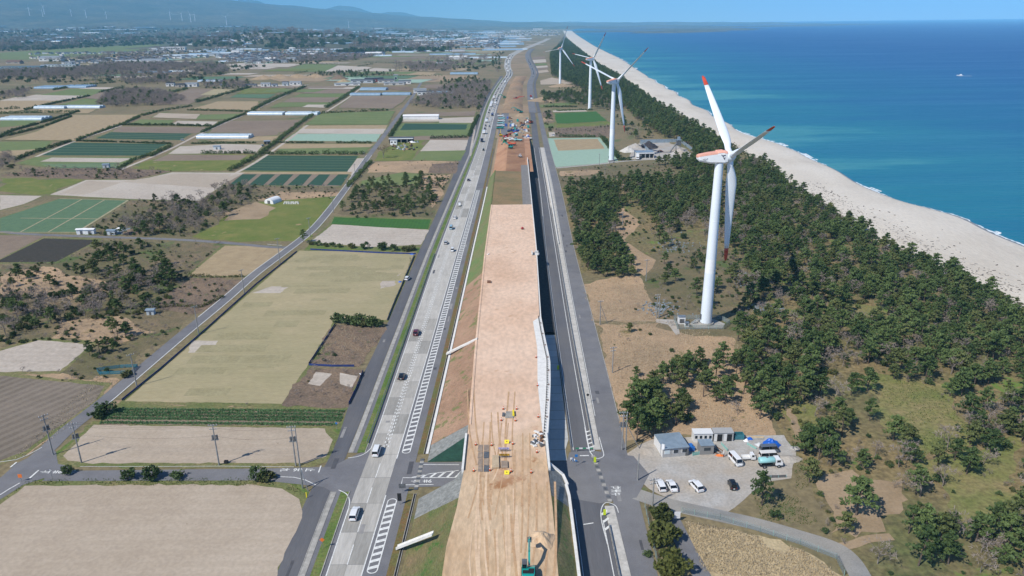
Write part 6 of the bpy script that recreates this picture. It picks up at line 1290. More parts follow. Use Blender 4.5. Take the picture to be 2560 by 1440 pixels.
SHAPES = {  # length, width, belt height, roof height, cabin (rear y, rear roof y, front roof y, windscreen foot y), bonnet height
    'hatch': (4.1, 1.72, 0.95, 1.5, (-1.95, -1.55, 0.35, 1.05), 0.92), 'sedan': (4.6, 1.78, 0.92, 1.42, (-1.75, -1.0, 0.45, 1.25), 0.86),
    'wagon': (4.7, 1.78, 0.95, 1.5, (-2.28, -1.8, 0.5, 1.3), 0.9), 'minivan': (4.75, 1.75, 1.05, 1.85, (-2.3, -2.1, 1.0, 1.75), 1.0), 'suv': (4.5, 1.84, 1.05, 1.68, (-2.15, -1.75, 0.5, 1.2), 1.02),
    'kei': (3.4, 1.48, 0.98, 1.7, (-1.66, -1.5, 0.75, 1.25), 0.95), 'van': (4.7, 1.7, 1.1, 1.98, (-2.3, -2.2, 1.65, 2.15), 1.08)}
WHEEL = MB(); WHEEL.tube([(-0.11, 0, 0), (0.11, 0, 0)], 0.32, 14); WHEEL = WHEEL.mesh('tyre', M_DARK)
RIM = MB(); RIM.tube([(-0.12, 0, 0), (0.12, 0, 0)], 0.19, 10); RIM = RIM.mesh('rim', M_STEEL)
CARMESH = {}
def car_mesh(kind):
    if kind in CARMESH: return CARMESH[kind]
    L, W, zb, zr, (yr, yrr, yfr, yf), zh = SHAPES[kind]; w = W / 2
    def sec(y, ww, z0, z1, crown): return [(-ww * 0.9, y, z0), (ww * 0.9, y, z0), (ww, y, z0 + 0.22), (ww, y, z1 - 0.25), (ww * 0.93, y, z1 - 0.05), (ww * 0.5, y, z1 + crown), (-ww * 0.5, y, z1 + crown), (-ww * 0.93, y, z1 - 0.05), (-ww, y, z1 - 0.25), (-ww, y, z0 + 0.22)]
    body = [sec(-L / 2, w * 0.82, 0.34, zb - 0.14, -0.02), sec(-L / 2 + 0.12, w * 0.95, 0.24, zb - 0.04, 0), sec(-L / 2 + 0.6, w, 0.2, zb, 0.02), sec(yf - 0.4, w, 0.2, zb, 0.02), sec(yf + 0.1, w, 0.2, zh, 0.03), sec(L / 2 - 0.5, w * 0.98, 0.22, zh - 0.08, 0.03), sec(L / 2 - 0.12, w * 0.9, 0.26, zh - 0.22, 0.01), sec(L / 2, w * 0.76, 0.34, zh - 0.34, -0.02)]
    cab = []   # glasshouse
    for y, ww, z in ((yr, w * 0.9, zb - 0.02), (yrr, w * 0.78, zr - 0.06), (yfr, w * 0.78, zr - 0.06), (yf, w * 0.9, zb - 0.02)): cab.append((y, ww, z))
    g = MB(); (y0, w0, z0), (y1, w1, z1), (y2, w2, z2), (y3, w3, z3) = cab
    vs = [(-w0, y0, z0), (w0, y0, z0), (w0, y3, z3), (-w0, y3, z3), (-w1, y1, z1), (w1, y1, z1), (w2, y2, z2), (-w2, y2, z2)]
    g.add(vs, [(0, 1, 5, 4), (1, 2, 6, 5), (2, 3, 7, 6), (3, 0, 4, 7)])
    rf = []
    for y, ww, z in ((y1 - 0.1, w1 * 0.95, zr - 0.06), (y1 + 0.12, w1 * 1.03, zr), ((y1 + y2) / 2, w1 * 1.04, zr + 0.03), (y2 - 0.2, w1 * 1.03, zr), (y2 + 0.06, w1 * 0.95, zr - 0.07)): rf.append([(-ww, y, z - 0.08), (ww, y, z - 0.08), (ww * 0.92, y, z), (-ww * 0.92, y, z)])
    pil = []
    for s in (-1, 1):
        for (ya, za, yb_, zb_) in ((y0 + 0.03, z0, y1 + 0.05, z1), (y3 - 0.03, z3, y2 - 0.03, z2), ((y0 + y3) / 2 - 0.1, z0, (y1 + y2) / 2 - 0.1, z1)): pil.append(MB().tube([(s * (w0 + 0.005), ya, za), (s * (w1 + 0.012), yb_, zb_)], 0.045, 4))
    lt = MB(); lt.box(w * 0.62, L / 2 - 0.16, zh - 0.36, 0.36, 0.16, 0.16); ltl = lt.mesh('headlight', M_HEAD)
    tl = MB(); tl.box(w * 0.74, -L / 2 + 0.08, zb - 0.42, 0.2, 0.14, 0.34); tll = tl.mesh('tail_light', M_TAIL)
    mr = MB(); mr.box(w + 0.1, yf - 0.25, zb - 0.02, 0.2, 0.1, 0.14); mir = mr.mesh('mirror', M_DARK)
    pl = MB(); pl.box(0, -L / 2 - 0.012, 0.55, 0.36, 0.02, 0.18); plm = pl.mesh('number_plate', M_WHITE)
    CARMESH[kind] = (body, g.mesh('windows', M_GLASS), rf, pil, ltl, tll, mir, plm); return CARMESH[kind]
CACHE = {}
def car(kind, paint, loc, rz, label, group=None):
    near = loc[1] < 270; key = (kind, paint, near)
    if key in CACHE:
        o = copy_tree(CACHE[key]); o.location = loc; o.rotation_euler = (0, 0, rz); o['label'] = label
        if 'group' in o: del o['group']
        if group: o['group'] = group
        return o
    pm = CARP[paint]; body, gm, rf, pil, ltl, tll, mir, plm = car_mesh(kind); L, W = SHAPES[kind][:2]
    t = thing('van' if kind in ('van', 'minivan') else 'car', label, 'van' if kind in ('van', 'minivan') else 'car', loc, rz, group)
    obj('body', loft_box(body, pm, 'body', False), t); obj('windows', gm, t); r = obj('roof', loft_box(rf, pm, 'roof'), t)
    for pl_ in (pil if near else ()): obj('pillar', pl_.mesh('pillar', pm), r)
    for s in (-1, 1):
        for m_, nm in ((ltl, 'headlight'), (tll, 'tail_light'), (mir, 'mirror')): q = obj(nm, m_, t); q.scale = (s, 1, 1)
        for y in (-L * 0.3, L * 0.31): q = obj('wheel', WHEEL, t, (s * (W / 2 - 0.1), y, 0.32)); obj('rim', RIM, q)
    obj('number_plate', plm, t); CACHE[key] = t; return t
def wheels(t, pts, r=0.45, w=0.28):
    wm = MB(); wm.tube([(-w / 2, 0, 0), (w / 2, 0, 0)], r, 14); wm = wm.mesh('tyre', M_DARK); rm = MB(); rm.tube([(-w / 2 - 0.01, 0, 0), (w / 2 + 0.01, 0, 0)], r * 0.55, 10); rm = rm.mesh('rim', M_STEEL)
    for x, y in pts: q = obj('wheel', wm, t, (x, y, r)); obj('rim', rm, q)
def truck(kind, paint, loc, rz, label, group=None, load=None):
    key = ('t' + kind, paint, load)
    if key in CACHE:
        o = copy_tree(CACHE[key]); o.location = loc; o.rotation_euler = (0, 0, rz); o['label'] = label
        if 'group' in o: del o['group']
        if group: o['group'] = group
        return o
    pm = CARP[paint]; small = kind == 'kei_truck'
    L, W, ch = (3.3, 1.45, 1.75) if small else ((7.6, 2.4, 2.75) if kind != 'tanker' else (5.6, 2.0, 2.35))
    t = thing('truck', label, 'truck', loc, rz, group); cl = 1.15 if small else 1.75; yf = L / 2; z0 = 0.35 if small else 0.75
    obj('cab', loft_box([[(-W / 2, yf - cl, z0), (W / 2, yf - cl, z0), (W / 2 * 0.95, yf - cl, ch), (-W / 2 * 0.95, yf - cl, ch)], [(-W / 2, yf - cl * 0.35, z0), (W / 2, yf - cl * 0.35, z0), (W / 2 * 0.95, yf - cl * 0.35, ch), (-W / 2 * 0.95, yf - cl * 0.35, ch)], [(-W / 2, yf, z0), (W / 2, yf, z0), (W / 2 * 0.97, yf - 0.02, z0 + (ch - z0) * 0.5), (-W / 2 * 0.97, yf - 0.02, z0 + (ch - z0) * 0.5)]], pm, 'cab'), t)
    zs = z0 + (ch - z0) * 0.52; mb = MB(); s = W / 2 * 0.85; ya, yb_ = yf - 0.02, yf - cl * 0.34; e = 0.035
    mb.add([(-s, ya + e, zs), (s, ya + e, zs), (s * 0.96, yb_ + e, ch - 0.12), (-s * 0.96, yb_ + e, ch - 0.12)], [(0, 1, 2, 3)]); mb.build('windscreen', M_GLASS, t)
    for sx in (-1, 1): mb = MB(); mb.box(sx * (W / 2 * 0.975 + 0.005), yf - cl * 0.62, zs, 0.04, cl * 0.5, (ch - zs) * 0.75); mb.build('side_window', M_GLASS, t)
    mb = MB(); mb.box(0, -0.1, z0 - 0.2 if not small else 0.4, W * 0.45, L * 0.95, 0.22); mb.build('chassis', M_DARK, t)
    by0, by1 = -L / 2, yf - cl - 0.12; bl = by1 - by0; bc = (by0 + by1) / 2; bz = z0 + (0.2 if small else 0.35)
    if kind in ('dump', 'kei_truck', 'flat'):
        bh = 0.32 if small else (0.95 if kind == 'dump' else 0.45)
        bed = obj('bed', None, t); mb = MB(); mb.box(0, bc, bz, W * 1.0, bl, 0.1); mb.build('bed_floor', M_GREYM if not small else CARP['pearl'], bed)
        for sx in (-1, 1): mb = MB(); mb.box(sx * (W / 2 - 0.04), bc, bz + 0.1, 0.08, bl, bh); mb.build('side_board', pm, bed)
        for yy in (by0 + 0.04, by1 - 0.04): mb = MB(); mb.box(0, yy, bz + 0.1, W - 0.18, 0.08, bh); mb.build('end_board', pm, bed)
        if load: mb = MB(); mb.box(0, bc, bz + 0.12, W * 0.86, bl * 0.86, bh * 1.1, 0, 0, 0.5); mb.build('load', FM['earth'], bed)
    elif kind == 'box': mb = MB(); mb.box(0, bc, bz, W * 1.02, bl, 2.5); mb.build('box_body', CARP[load or 'white'], t)
    elif kind == 'tanker':
        mb = MB(); prof = [(W * 0.46 * math.cos(a), W * 0.36 * math.sin(a)) for a in np.linspace(0, 2 * math.pi, 17)[:-1]]
        obj('tank', loft_box([[(x * k, y, z * k + bz + 0.75) for x, z in prof] for y, k in ((by0, 0.85), (by0 + 0.12, 1), (by1 - 0.12, 1), (by1, 0.85))], CARP['aqua'], 'tank', True), t)
        mb = MB(); mb.cyl(0, bc, bz + 1.42, bz + 1.62, 0.28); mb.build('hatch', M_STEEL, t)
        for y in (by0 + 0.3, by1 - 0.3): mb = MB(); mb.box(0, y, bz - 0.1, W * 0.85, 0.2, 0.35); mb.build('tank_saddle', M_GREYM, t)
    r = 0.28 if small else 0.46
    wheels(t, [(sx * (W / 2 - 0.14), yy) for sx in (-1, 1) for yy in ((-L * 0.3, L * 0.33) if L < 6 else (-L * 0.34, -L * 0.2, L * 0.34))], r, 0.18 if small else 0.3)
    for sx in (-1, 1): mb = MB(); mb.box(sx * W * 0.36, yf + 0.02, z0 + 0.12, 0.26, 0.06, 0.16); mb.build('headlight', M_HEAD, t); mb = MB(); mb.box(sx * (W / 2 + 0.12), yf - 0.15, zs + 0.25, 0.14, 0.1, 0.34); mb.build('mirror', M_DARK, t)
    CACHE[key] = t; return t
def G(u, v, z=0.1): return (*P(u, v, 0), z)
hd = lambda y: -math.atan((MID(y + 5) - MID(y)) / 5)
def on_lane(v, lane, kind, paint, label, truck_=False, rev=None):
    y = P(1000, v)[1]; x = LL(y) + (LR(y) - LL(y)) * (0.25 if lane == 0 else 0.75); rz = hd(y) + (0 if lane == 0 else math.pi)
    (truck if truck_ else car)(kind, paint, (x, y, 0.09), rz, label)
for v, lane, kind, paint, lab in ((1288, 0, 'wagon', 'white', 'white station wagon on the highway south of the crossing'), (1132, 0, 'minivan', 'white', 'tall white minivan on the highway just past the crossing'), (945, 0, 'hatch', 'black', 'glossy black hatchback alone in the away lane'), (836, 0, 'suv', 'maroon', 'dark red and black suv ahead of the black hatchback'), (611, 0, 'hatch', 'silver', 'silver hatchback passing a small white car'), (630, 1, 'kei', 'white', 'small white boxy car in the oncoming lane'), (574, 0, 'van', 'sky', 'pale blue van behind a white sedan'), (548, 0, 'sedan', 'white', 'white sedan between the pale blue van and a pickup'), (454, 0, 'sedan', 'navy', 'navy blue sedan below the red earth cutting'), (379, 1, 'kei', 'black', 'small black car in the oncoming lane by the red earth cutting')): on_lane(v, lane, kind, paint, lab)
on_lane(517, 0, 'kei_truck', 'white', 'little white pickup truck on the highway', True); on_lane(357, 0, 'dump', 'navy', 'navy dump truck on the highway beside the red cutting', True); on_lane(337, 0, 'box', 'maroon', 'maroon box truck on the highway', True); on_lane(291, 1, 'flat', 'blue', 'blue flatbed truck in the oncoming lane near the work yard', True)
car('hatch', 'white', G(1019, 699), R(-12), 'white hatchback parked at the edge of the service road')
i = 0
for lane in (0, 1):
    y = 760.0 + lane * 18
    while y < 2600:
        k = rng.choice(['hatch', 'sedan', 'kei', 'minivan', 'wagon', 'kei', 'suv']); c = rng.choice(['white', 'white', 'silver', 'black', 'pearl', 'navy', 'grey', 'white'])
        x = LL(y) + (LR(y) - LL(y)) * (0.25 if lane == 0 else 0.75); zz = 0.12 if y < 1700 else 0.35
        if rng.random() < 0.12: truck('box', 'white', (x, y, zz), hd(y) + lane * math.pi, 'white box truck in the far queue of traffic', 'trucks in the far traffic queue')
        else: car(k, c, (x, y, zz), hd(y) + lane * math.pi, '%s %s in the far queue of traffic' % (c, {'kei': 'small boxy car', 'suv': 'suv'}.get(k, k)), 'far traffic queue ' + c + ' ' + k)
        y += rng.uniform(16, 34) if y < 1300 else rng.uniform(9, 22); i += 1
for y in np.arange(1500, 2300, 17.0):
    k = rng.choice(['hatch', 'kei', 'minivan']); c = rng.choice(['navy', 'white', 'silver', 'blue']); x = (RL(y) + RR(y)) / 2
    car(k, c, (x, y, 0.36), R(180), '%s %s queueing on the new road beyond the work yard' % (c, k), 'queue on the new road ' + c + k)
# gravel yard
YARDCARS = (('wagon', 'white', 1651, 1218, 4, 'white estate car parked first in the yard, by the lane'), ('sedan', 'white', 1679, 1219, 6, 'white sedan parked second in the yard'), ('suv', 'white', 1740, 1220, 17, 'white crossover parked askew in the yard'), ('kei', 'black', 1830, 1218, -1, 'small black boxy car parked alone in the yard'))
for k, c, u, v, a, lab in YARDCARS: car(k, c, G(u, v, 0.06), R(a), lab)
car('van', 'white', G(1838, 1156, 0.06), R(192), 'long white van parked nose out in front of the site huts'); truck('kei_truck', 'white', G(1870, 1149, 0.06), R(-88), 'small white flatbed pickup in the gravel yard'); car('van', 'pearl', G(1921, 1146, 0.06), R(-86), 'white passenger van between the grey van and the tank truck'); car('van', 'grey', G(1922, 1130, 0.06), R(-86), 'grey van beside the blue tarpaulin heap'); truck('tanker', 'white', G(1924, 1166, 0.06), R(-86), 'white truck with a pale aqua water tank')
car('van', 'pearl', G(1528, 407, 0.06), R(-80), 'white van parked at the foot of the second turbine'); truck('box', 'white', G(1594, 398, 0.06), R(170), 'white truck parked in front of the depot shed', None, 'white')
car('kei', 'white', G(457, 352, 0.06), R(-60), 'small white car on the farm track between the dark crops'); car('kei', 'pearl', G(657, 366, 0.06), R(-30), 'small white car beside the farm hut'); car('kei', 'white', G(1383, 340, 0.06), R(90), 'small white car at the corner of the netted field')
# boat far out on the sea
bt = thing('motor_boat', 'small white motor boat with a wake on the open sea', 'boat', (*P(2400, 190, SEA_Z), SEA_Z), R(80))
obj('hull', loft_box([[(-1.2, -5, 0.1), (1.2, -5, 0.1), (1.6, -5, 1.3), (-1.6, -5, 1.3)], [(-1.3, 1, -0.1), (1.3, 1, -0.1), (1.8, 1, 1.5), (-1.8, 1, 1.5)], [(-0.1, 6, 0.6), (0.1, 6, 0.6), (0.2, 6.4, 2.0), (-0.2, 6.4, 2.0)]], M_WHITE, 'hull'), bt)
mb = MB(); mb.box(0, -1, 1.4, 2.4, 3.6, 1.8, 0, 0, 0.85); mb.build('cabin', M_WHITE, bt); mb = MB(); mb.add([(-1.5, -5, 0.06), (1.5, -5, 0.06), (2.6, -20, 0.06), (-2.6, -20, 0.06)], [(0, 1, 2, 3)]); mb.build('wake', M_FOAM, bt)
# ================================================================== CROPS
def quad_at(c, s, t):  # bilinear in corner order TL, TR, BR, BL
    a, b, d, e = [Vector(p) for p in c]; return (a + (b - a) * s) * (1 - t) + (e + (d - e) * s) * t
def field_lines(px, n, w, m, z=0.09):
    c = PP(px); z = z if c[0][1] < 900 else 0.4
    par = struct('crop_field', sheet_mesh([tuple(quad_at(c, s, t)) for s, t in ((0, 0), (0.02, 0), (0.02, 0.02), (0, 0.02))], z - 0.02, m))
    for i in range(n):
        t = (i + 1) / (n + 1) if n > 1 else 0.5; a, b = quad_at(c, 0.0, t), quad_at(c, 1.0, t); obj('field_row', path_strip([tuple(a), tuple(b)], w, z, m, 'field_row'), par)
PALE = mat('pale_path', rgb(170, 160, 128), rgb(150, 142, 112), 0.3)
GLINE = mat('pale_green_row', rgb(150, 158, 112), rgb(136, 146, 98), 0.3)
field_lines([(660, 389), (895, 390), (868, 429), (604, 426)], 5, 0.55, GLINE); field_lines([(180, 357), (418, 360), (358, 389), (104, 388)], 4, 0.7, GLINE); field_lines([(275, 331), (480, 334), (450, 350), (240, 346)], 3, 0.8, GLINE)
field_lines([(800, 284), (986, 278), (968, 312), (766, 312)], 6, 1.2, GLINE); field_lines([(100, 408), (300, 408), (300, 420), (120, 420)], 3, 1.2, GLINE)
c = PP([(150, 497), (320, 501), (192, 581), (-20, 581)])
par = struct('crop_field', sheet_mesh([tuple(quad_at(c, s, t)) for s, t in ((0, 0), (0.01, 0), (0.01, 0.01), (0, 0.01))], 0.07, PALE))
for s in (0.33, 0.66): obj('field_row', path_strip([tuple(quad_at(c, s, 0)), tuple(quad_at(c, s, 1))], 0.9, 0.09, PALE, 'field_row'), par)
for t in (0.0, 0.62, 1.0): obj('field_row', path_strip([tuple(quad_at(c, 0, t)), tuple(quad_at(c, 1, t))], 0.9, 0.094, PALE, 'field_row'), par)
obj('field_row', path_strip([tuple(quad_at(c, 1, 0)), tuple(quad_at(c, 1, 1))], 1.4, 0.098, PALE, 'field_row'), par)
for i in range(6):
    u0 = 572 + i * 49; u1 = u0 + 36
    field('dark', [(u0 + 34 - i * 1.0, 436), (u1 + 34 - i * 3, 436), (u1, 464), (u0, 463)], 0.1, 'crop_block')
rs = np.random.default_rng(5); LEEKM = leafmat('leek_leaves', (0.09, 0.19, 0.075), (0.18, 0.3, 0.13))
for (ua, va, ub, vb) in ((288, 1024, 862, 1029), (282, 1031, 858, 1037), (272, 1038, 856, 1045), (264, 1046, 852, 1052), (250, 1057, 842, 1062)):
    a, b = Vector(P(ua, va)), Vector(P(ub, vb)); L = (b - a).length; n = int(L * 58); t = rs.uniform(0, 1, n)
    p = np.stack([a.x + (b.x - a.x) * t, a.y + (b.y - a.y) * t + np.clip(rs.normal(0, 0.4, n), -0.75, 0.75), rs.uniform(0.1, 0.32, n)], 1); base = np.array([a.x, a.y, 0])
    o = obj('leek_bed', quad_mesh('leek_bed', leaf_quads(p - base, 0.22, rs, 0.35, 0.5), LEEKM), None, (a.x, a.y, 0)); tag(o, 'long bed of green leeks beside the sandy field', 'crop bed', 'leek beds')
# ================================================================== BUILDINGS
M_ROOFS = [mat('roof_%d' % i, rgb(*c), rgb(*[max(0, v - 18) for v in c]), 0.4, rough=r) for i, (c, r) in enumerate((((74, 78, 84), 0.5), ((96, 100, 106), 0.45), ((58, 60, 66), 0.5), ((120, 96, 84), 0.7), ((150, 156, 160), 0.4), ((104, 116, 130), 0.45)))]
M_WALLS = [mat('wall_%d' % i, rgb(*c), rgb(*[v - 12 for v in c]), 0.3) for i, c in enumerate(((206, 202, 194), (226, 226, 224), (178, 168, 154), (196, 204, 208)))]
M_WIN = mat('window_glass', rgb(44, 54, 62), rough=0.1, spec=0.8)
M_BLUER = mat('blue_grey_sheet_roof', rgb(150, 166, 178), rgb(136, 152, 164), 0.6, rough=0.4, metal=0.2)
def house_proto(i, L, W, h, rh, roof, wall, hip):
    t = thing('house', 'house', 'house'); mb = MB(); mb.box(0, 0, -0.3, L, W, h + 0.3); mb.build('wall', M_WALLS[wall], t)
    e = 0.5; k = W * 0.5 if hip else -0.0; mb = MB(); a, b = L / 2 + e, W / 2 + e
    mb.add([(-a, -b, h), (a, -b, h), (a, b, h), (-a, b, h), (-a + (k if hip else 0), 0, h + rh), (a - (k if hip else 0), 0, h + rh)], [(0, 1, 5, 4), (2, 3, 4, 5), (1, 2, 5), (3, 0, 4), (3, 2, 1, 0)]); mb.build('roof', M_ROOFS[roof], t)
    for x in (-L * 0.28, L * 0.28): mb = MB(); mb.box(x, -W / 2 - 0.03, 1.0, L * 0.2, 0.08, 1.4); mb.build('window', M_WIN, t)
    return t
HOUSES = [house_proto(i, *a) for i, a in enumerate(((11, 8, 5.2, 2.2, 0, 0, True), (13, 8, 5.0, 2.4, 2, 2, True), (9, 7, 5.6, 2.0, 1, 1, False), (15, 9, 4.0, 2.2, 5, 1, False), (10, 8, 5.4, 2.0, 3, 0, True), (18, 11, 5.0, 1.6, 4, 3, False)))]
HPTS = []
def town(n, y0, y1, xa, xb, th, seed, sc=18.0):
    r = random.Random(seed); k = 0; got = 0
    while got < n and k < n * 30:
        k += 1; y = y0 + (y1 - y0) * r.random() ** 1.1; x = r.uniform(xa(y), xb(y))
        if mnoise.noise(Vector((x / 330.0, y / 800.0, 12.5))) < th: continue
        if x > LL(min(y, 5200)) - 30 and y < 5200: continue
        HPTS.append(((x, y), r.uniform(0.9, 1.25), r.choice((0.16, 0.16 + H90, 0.3)))); got += 1
town(1700, 2600, 6200, lambda y: -0.36 * y, lambda y: 0.0 * y - 40, -0.03, 3)
town(700, 6200, 11000, lambda y: -0.1 * y, lambda y: 0.065 * y, -0.2, 4)
town(420, 2300, 3300, lambda y: -0.62 * y, lambda y: -0.3 * y, 0.12, 5)
town(120, 1800, 2700, lambda y: -0.35 * y, lambda y: -0.12 * y, 0.3, 6)
HPTS.sort(key=lambda p: p[0][0] ** 2 + p[0][1] ** 2)
HLAB = ('house with dark hipped roof and pale walls in the far town', 'house with black hipped roof and tan walls in the far town', 'house with grey gabled roof and white walls in the far town', 'long house with blue grey roof in the far town', 'house with brown hipped roof in the far town', 'broad shed with pale metal roof in the far town')
for i, (q, s, a) in enumerate(HPTS[:290]):
    k = rng.choice((0, 1, 2, 2, 3, 4, 5)); place(HOUSES[k], used, (q[0], q[1], max(0, hills_z(*q)) if q[1] > 3000 else 0), a, HLAB[k], HLAB[k], s)
for k, hp in enumerate(HOUSES):
    if hp.name not in used: place(hp, used, (-200 - 20 * k, 2600, 0), 0.2, HLAB[k], HLAB[k])
gn_scatter('far_town', [(q, s) for q, s, a in HPTS[290:]], HOUSES, 'far town of small roofs along the coast', 'town', lambda x, y: max(0, hills_z(x, y)) if y > 3000 else 0)
def building(u, v, L, W, h, label, wall, roof, rz=0.0, style='flat', wins=0, doors=0, group=None, name='building', gable=None, loc=None, open_front=False):
    x, y = loc or P(u, v); t = thing(name, label, name.split('_')[-1] if name != 'building' else 'building', (x, y, 0), rz, group)
    if open_front:
        for sx, sy, cx, cy in ((L, 0.2, 0, W - 0.1), (0.2, W, -L / 2 + 0.1, W / 2), (0.2, W, L / 2 - 0.1, W / 2)): mb = MB(); mb.box(cx, cy, 0, sx, sy, h - 0.02); mb.build('wall', wall, t)
        for i in range(1, 4): mb = MB(); mb.box(-L / 2 + L * i / 4, 0.15, 0, 0.25, 0.25, h - 0.02); mb.build('column', M_WHITE, t)
        mb = MB(); mb.box(0, W / 2, h, L + 0.6, W + 0.6, 0.3); mb.build('roof', roof, t); mb = MB(); mb.box(0, -0.28, h - 0.8, L + 0.4, 0.1, 0.79); mb.build('fascia', M_WHITE, t); return t
    mb = MB(); mb.box(0, W / 2, 0, L, W, h); mb.build('wall', wall, t)
    if style == 'flat': mb = MB(); mb.box(0, W / 2, h, L + 0.3, W + 0.3, 0.18); mb.build('roof', roof, t)
    else:
        rh = gable or W * 0.18; e = 0.4; mb = MB(); a = L / 2 + e; mb.add([(-a, -e, h + 0.01), (a, -e, h + 0.01), (a, W + e, h + 0.01), (-a, W + e, h + 0.01), (-a, W / 2, h + rh), (a, W / 2, h + rh)], [(0, 1, 5, 4), (2, 3, 4, 5), (1, 2, 5), (3, 0, 4), (3, 2, 1, 0)]); mb.build('roof', roof, t)
    for i in range(wins):
        xx = -L / 2 + L * (i + 0.5) / wins; ww = L / wins * 0.6; mb = MB(); mb.box(xx, -0.03, h * 0.42, ww, 0.06, h * 0.34); f = mb.build('window_frame', M_WHITE, t); mb = MB(); mb.box(xx, -0.055, h * 0.45, ww * 0.9, 0.06, h * 0.28); mb.build('pane', M_WIN, f)
    for i in range(doors): mb = MB(); mb.box(-L / 2 + L * (i + 0.75) / (doors + 0.5), -0.04, 0, min(3.5, L / (doors + 1) * 0.5), 0.08, h * 0.7); mb.build('door', M_GREYM, t)
    return t
W0, W1, W2, W3 = M_WALLS
building(383, 128, 34, 30, 14, 'small white end block of the far hospital', W1, M_ROOFS[4], 0.1, wins=4); building(433, 127, 105, 26, 17, 'big white far hospital block with rows of windows', W1, M_ROOFS[4], 0.1, wins=10); building(402, 128, 55, 20, 9, 'grey link wing of the far hospital', W3, M_ROOFS[1], 0.1, wins=5)
building(326, 158, 88, 30, 9, 'long white warehouse with dark openings', W1, M_ROOFS[4], 0.05, wins=6); building(378, 158, 60, 26, 8, 'white gabled warehouse beside the long one', W1, M_ROOFS[4], 0.05, 'gable', wins=3); building(412, 159, 38, 24, 7, 'pale grey factory shed with flat roof', W3, M_ROOFS[4], 0.05, wins=3)
building(125, 153, 70, 40, 9, 'white stepped mill building', W1, M_ROOFS[4], 0.05, 'gable', wins=5); building(155, 152, 9, 9, 21, 'white mill tower beside the mill building', W1, M_ROOFS[4], 0.05, wins=1, name='mill_tower'); building(146, 168, 96, 22, 7, 'long low blue grey works with a white window band', W3, M_ROOFS[5], 0.02, wins=10); building(50, 172, 110, 30, 6, 'wide teal grey works hall at the field edge', mat('teal_wall', rgb(110, 140, 150), rgb(96, 126, 138), 0.2), M_ROOFS[5], 0.02, wins=6); building(32, 160, 40, 26, 6, 'brown roofed store behind the works', W2, M_ROOFS[3], 0.1, 'gable', wins=2)
building(552, 122, 50, 20, 8, 'low white factory with a red band', W1, mat('red_roof', rgb(190, 60, 50)), 0.1, wins=5); building(720, 98, 40, 24, 16, 'cream municipal building in the far town', W1, M_ROOFS[4], 0.1, wins=5); building(905, 98, 36, 20, 18, 'red brick block in the far town', mat('brick_red', rgb(150, 80, 66)), M_ROOFS[3], 0.1, wins=5); building(1240, 91, 70, 24, 12, 'white school building in the far town', W1, M_ROOFS[4], 0.1, wins=7); building(1430 - 85, 76, 120, 40, 26, 'white tower block far up the coast', W1, M_ROOFS[4], 0.1, wins=6); building(1290, 80, 110, 36, 22, 'cream block far up the coast', W1, M_ROOFS[4], 0.1, wins=6)
for i in range(80):
    y = rng.uniform(2300, 6500); x = rng.uniform(-0.4 * y, -0.01 * y - 40); lab = 'white roofed farm shed on the far plain'
    building(0, 0, rng.uniform(25, 60), rng.uniform(14, 24), rng.uniform(5, 8), lab, rng.choice((W1, W3)), rng.choice((M_ROOFS[4], M_WALLS[1])), rng.choice((0.16, 0.1)), 'gable', group='far white sheds', loc=(x, y), name='farm_shed')
FARM = ((664, 217, 16, 9, 5.5, W1, 4, 'tall white farmhouse with pale roof beside the bare copse'), (686, 217, 9, 8, 4, W3, 1, 'small grey farm store between the bare trees'), (713, 215, 10, 8, 6.5, W3, 1, 'two storey grey blue farmhouse'), (738, 212, 20, 10, 4.5, W1, 4, 'white barn with a bright roof'), (628, 218, 18, 9, 4, W2, 1, 'dark walled barn with grey gable'), (606, 219, 12, 8, 4, W2, 2, 'small dark farm barn at the hedge end'), (425, 216, 14, 9, 5.5, W1, 2, 'white farmhouse with a dark roof at the copse edge'), (450, 218, 16, 10, 4.5, W2, 2, 'black fronted implement barn'), (477, 217, 22, 12, 5, W1, 4, 'pale gabled implement barn next to the black one'), (868, 214, 45, 7, 3.5, W1, 4, 'long low white poultry house'), (905, 208, 40, 12, 5, W3, 1, 'grey roofed workshop of the sand pit'), (935, 206, 34, 14, 6, mat('dark_red_wall', rgb(120, 50, 54)), 2, 'dark red walled workshop of the sand pit'), (965, 208, 30, 12, 5, W0, 1, 'grey shed of the sand pit works'), (990, 205, 8, 8, 12, mat('green_tower', rgb(120, 150, 120)), 4, 'tall green plant tower of the sand pit works'), (985, 213, 36, 10, 4, W0, 4, 'pale roofed store in front of the plant tower'), (1012, 210, 22, 9, 5, W1, 1, 'white walled house beside the plant tower'), (1050, 232, 20, 9, 5, W1, 4, 'white flat roofed farm office beside the copse'), (1060, 238, 20, 9, 5, W1, 1, 'low white farm store below the office'), (560, 218, 14, 9, 4, W2, 1, 'brown farm store between hedges'))
for u, v, L, W, h, wl, rf_, lab in FARM: building(u, v, L, W, h, lab, wl, M_ROOFS[rf_], 0.08, 'gable', wins=3 if L > 9 else 1, doors=1)
building(1052, 299, 40, 9, 4, 'long plain white farm shed beside the service road', W1, mat('white_roof', rgb(236, 236, 234), rough=0.5), 0.0, 'gable', gable=1.4)
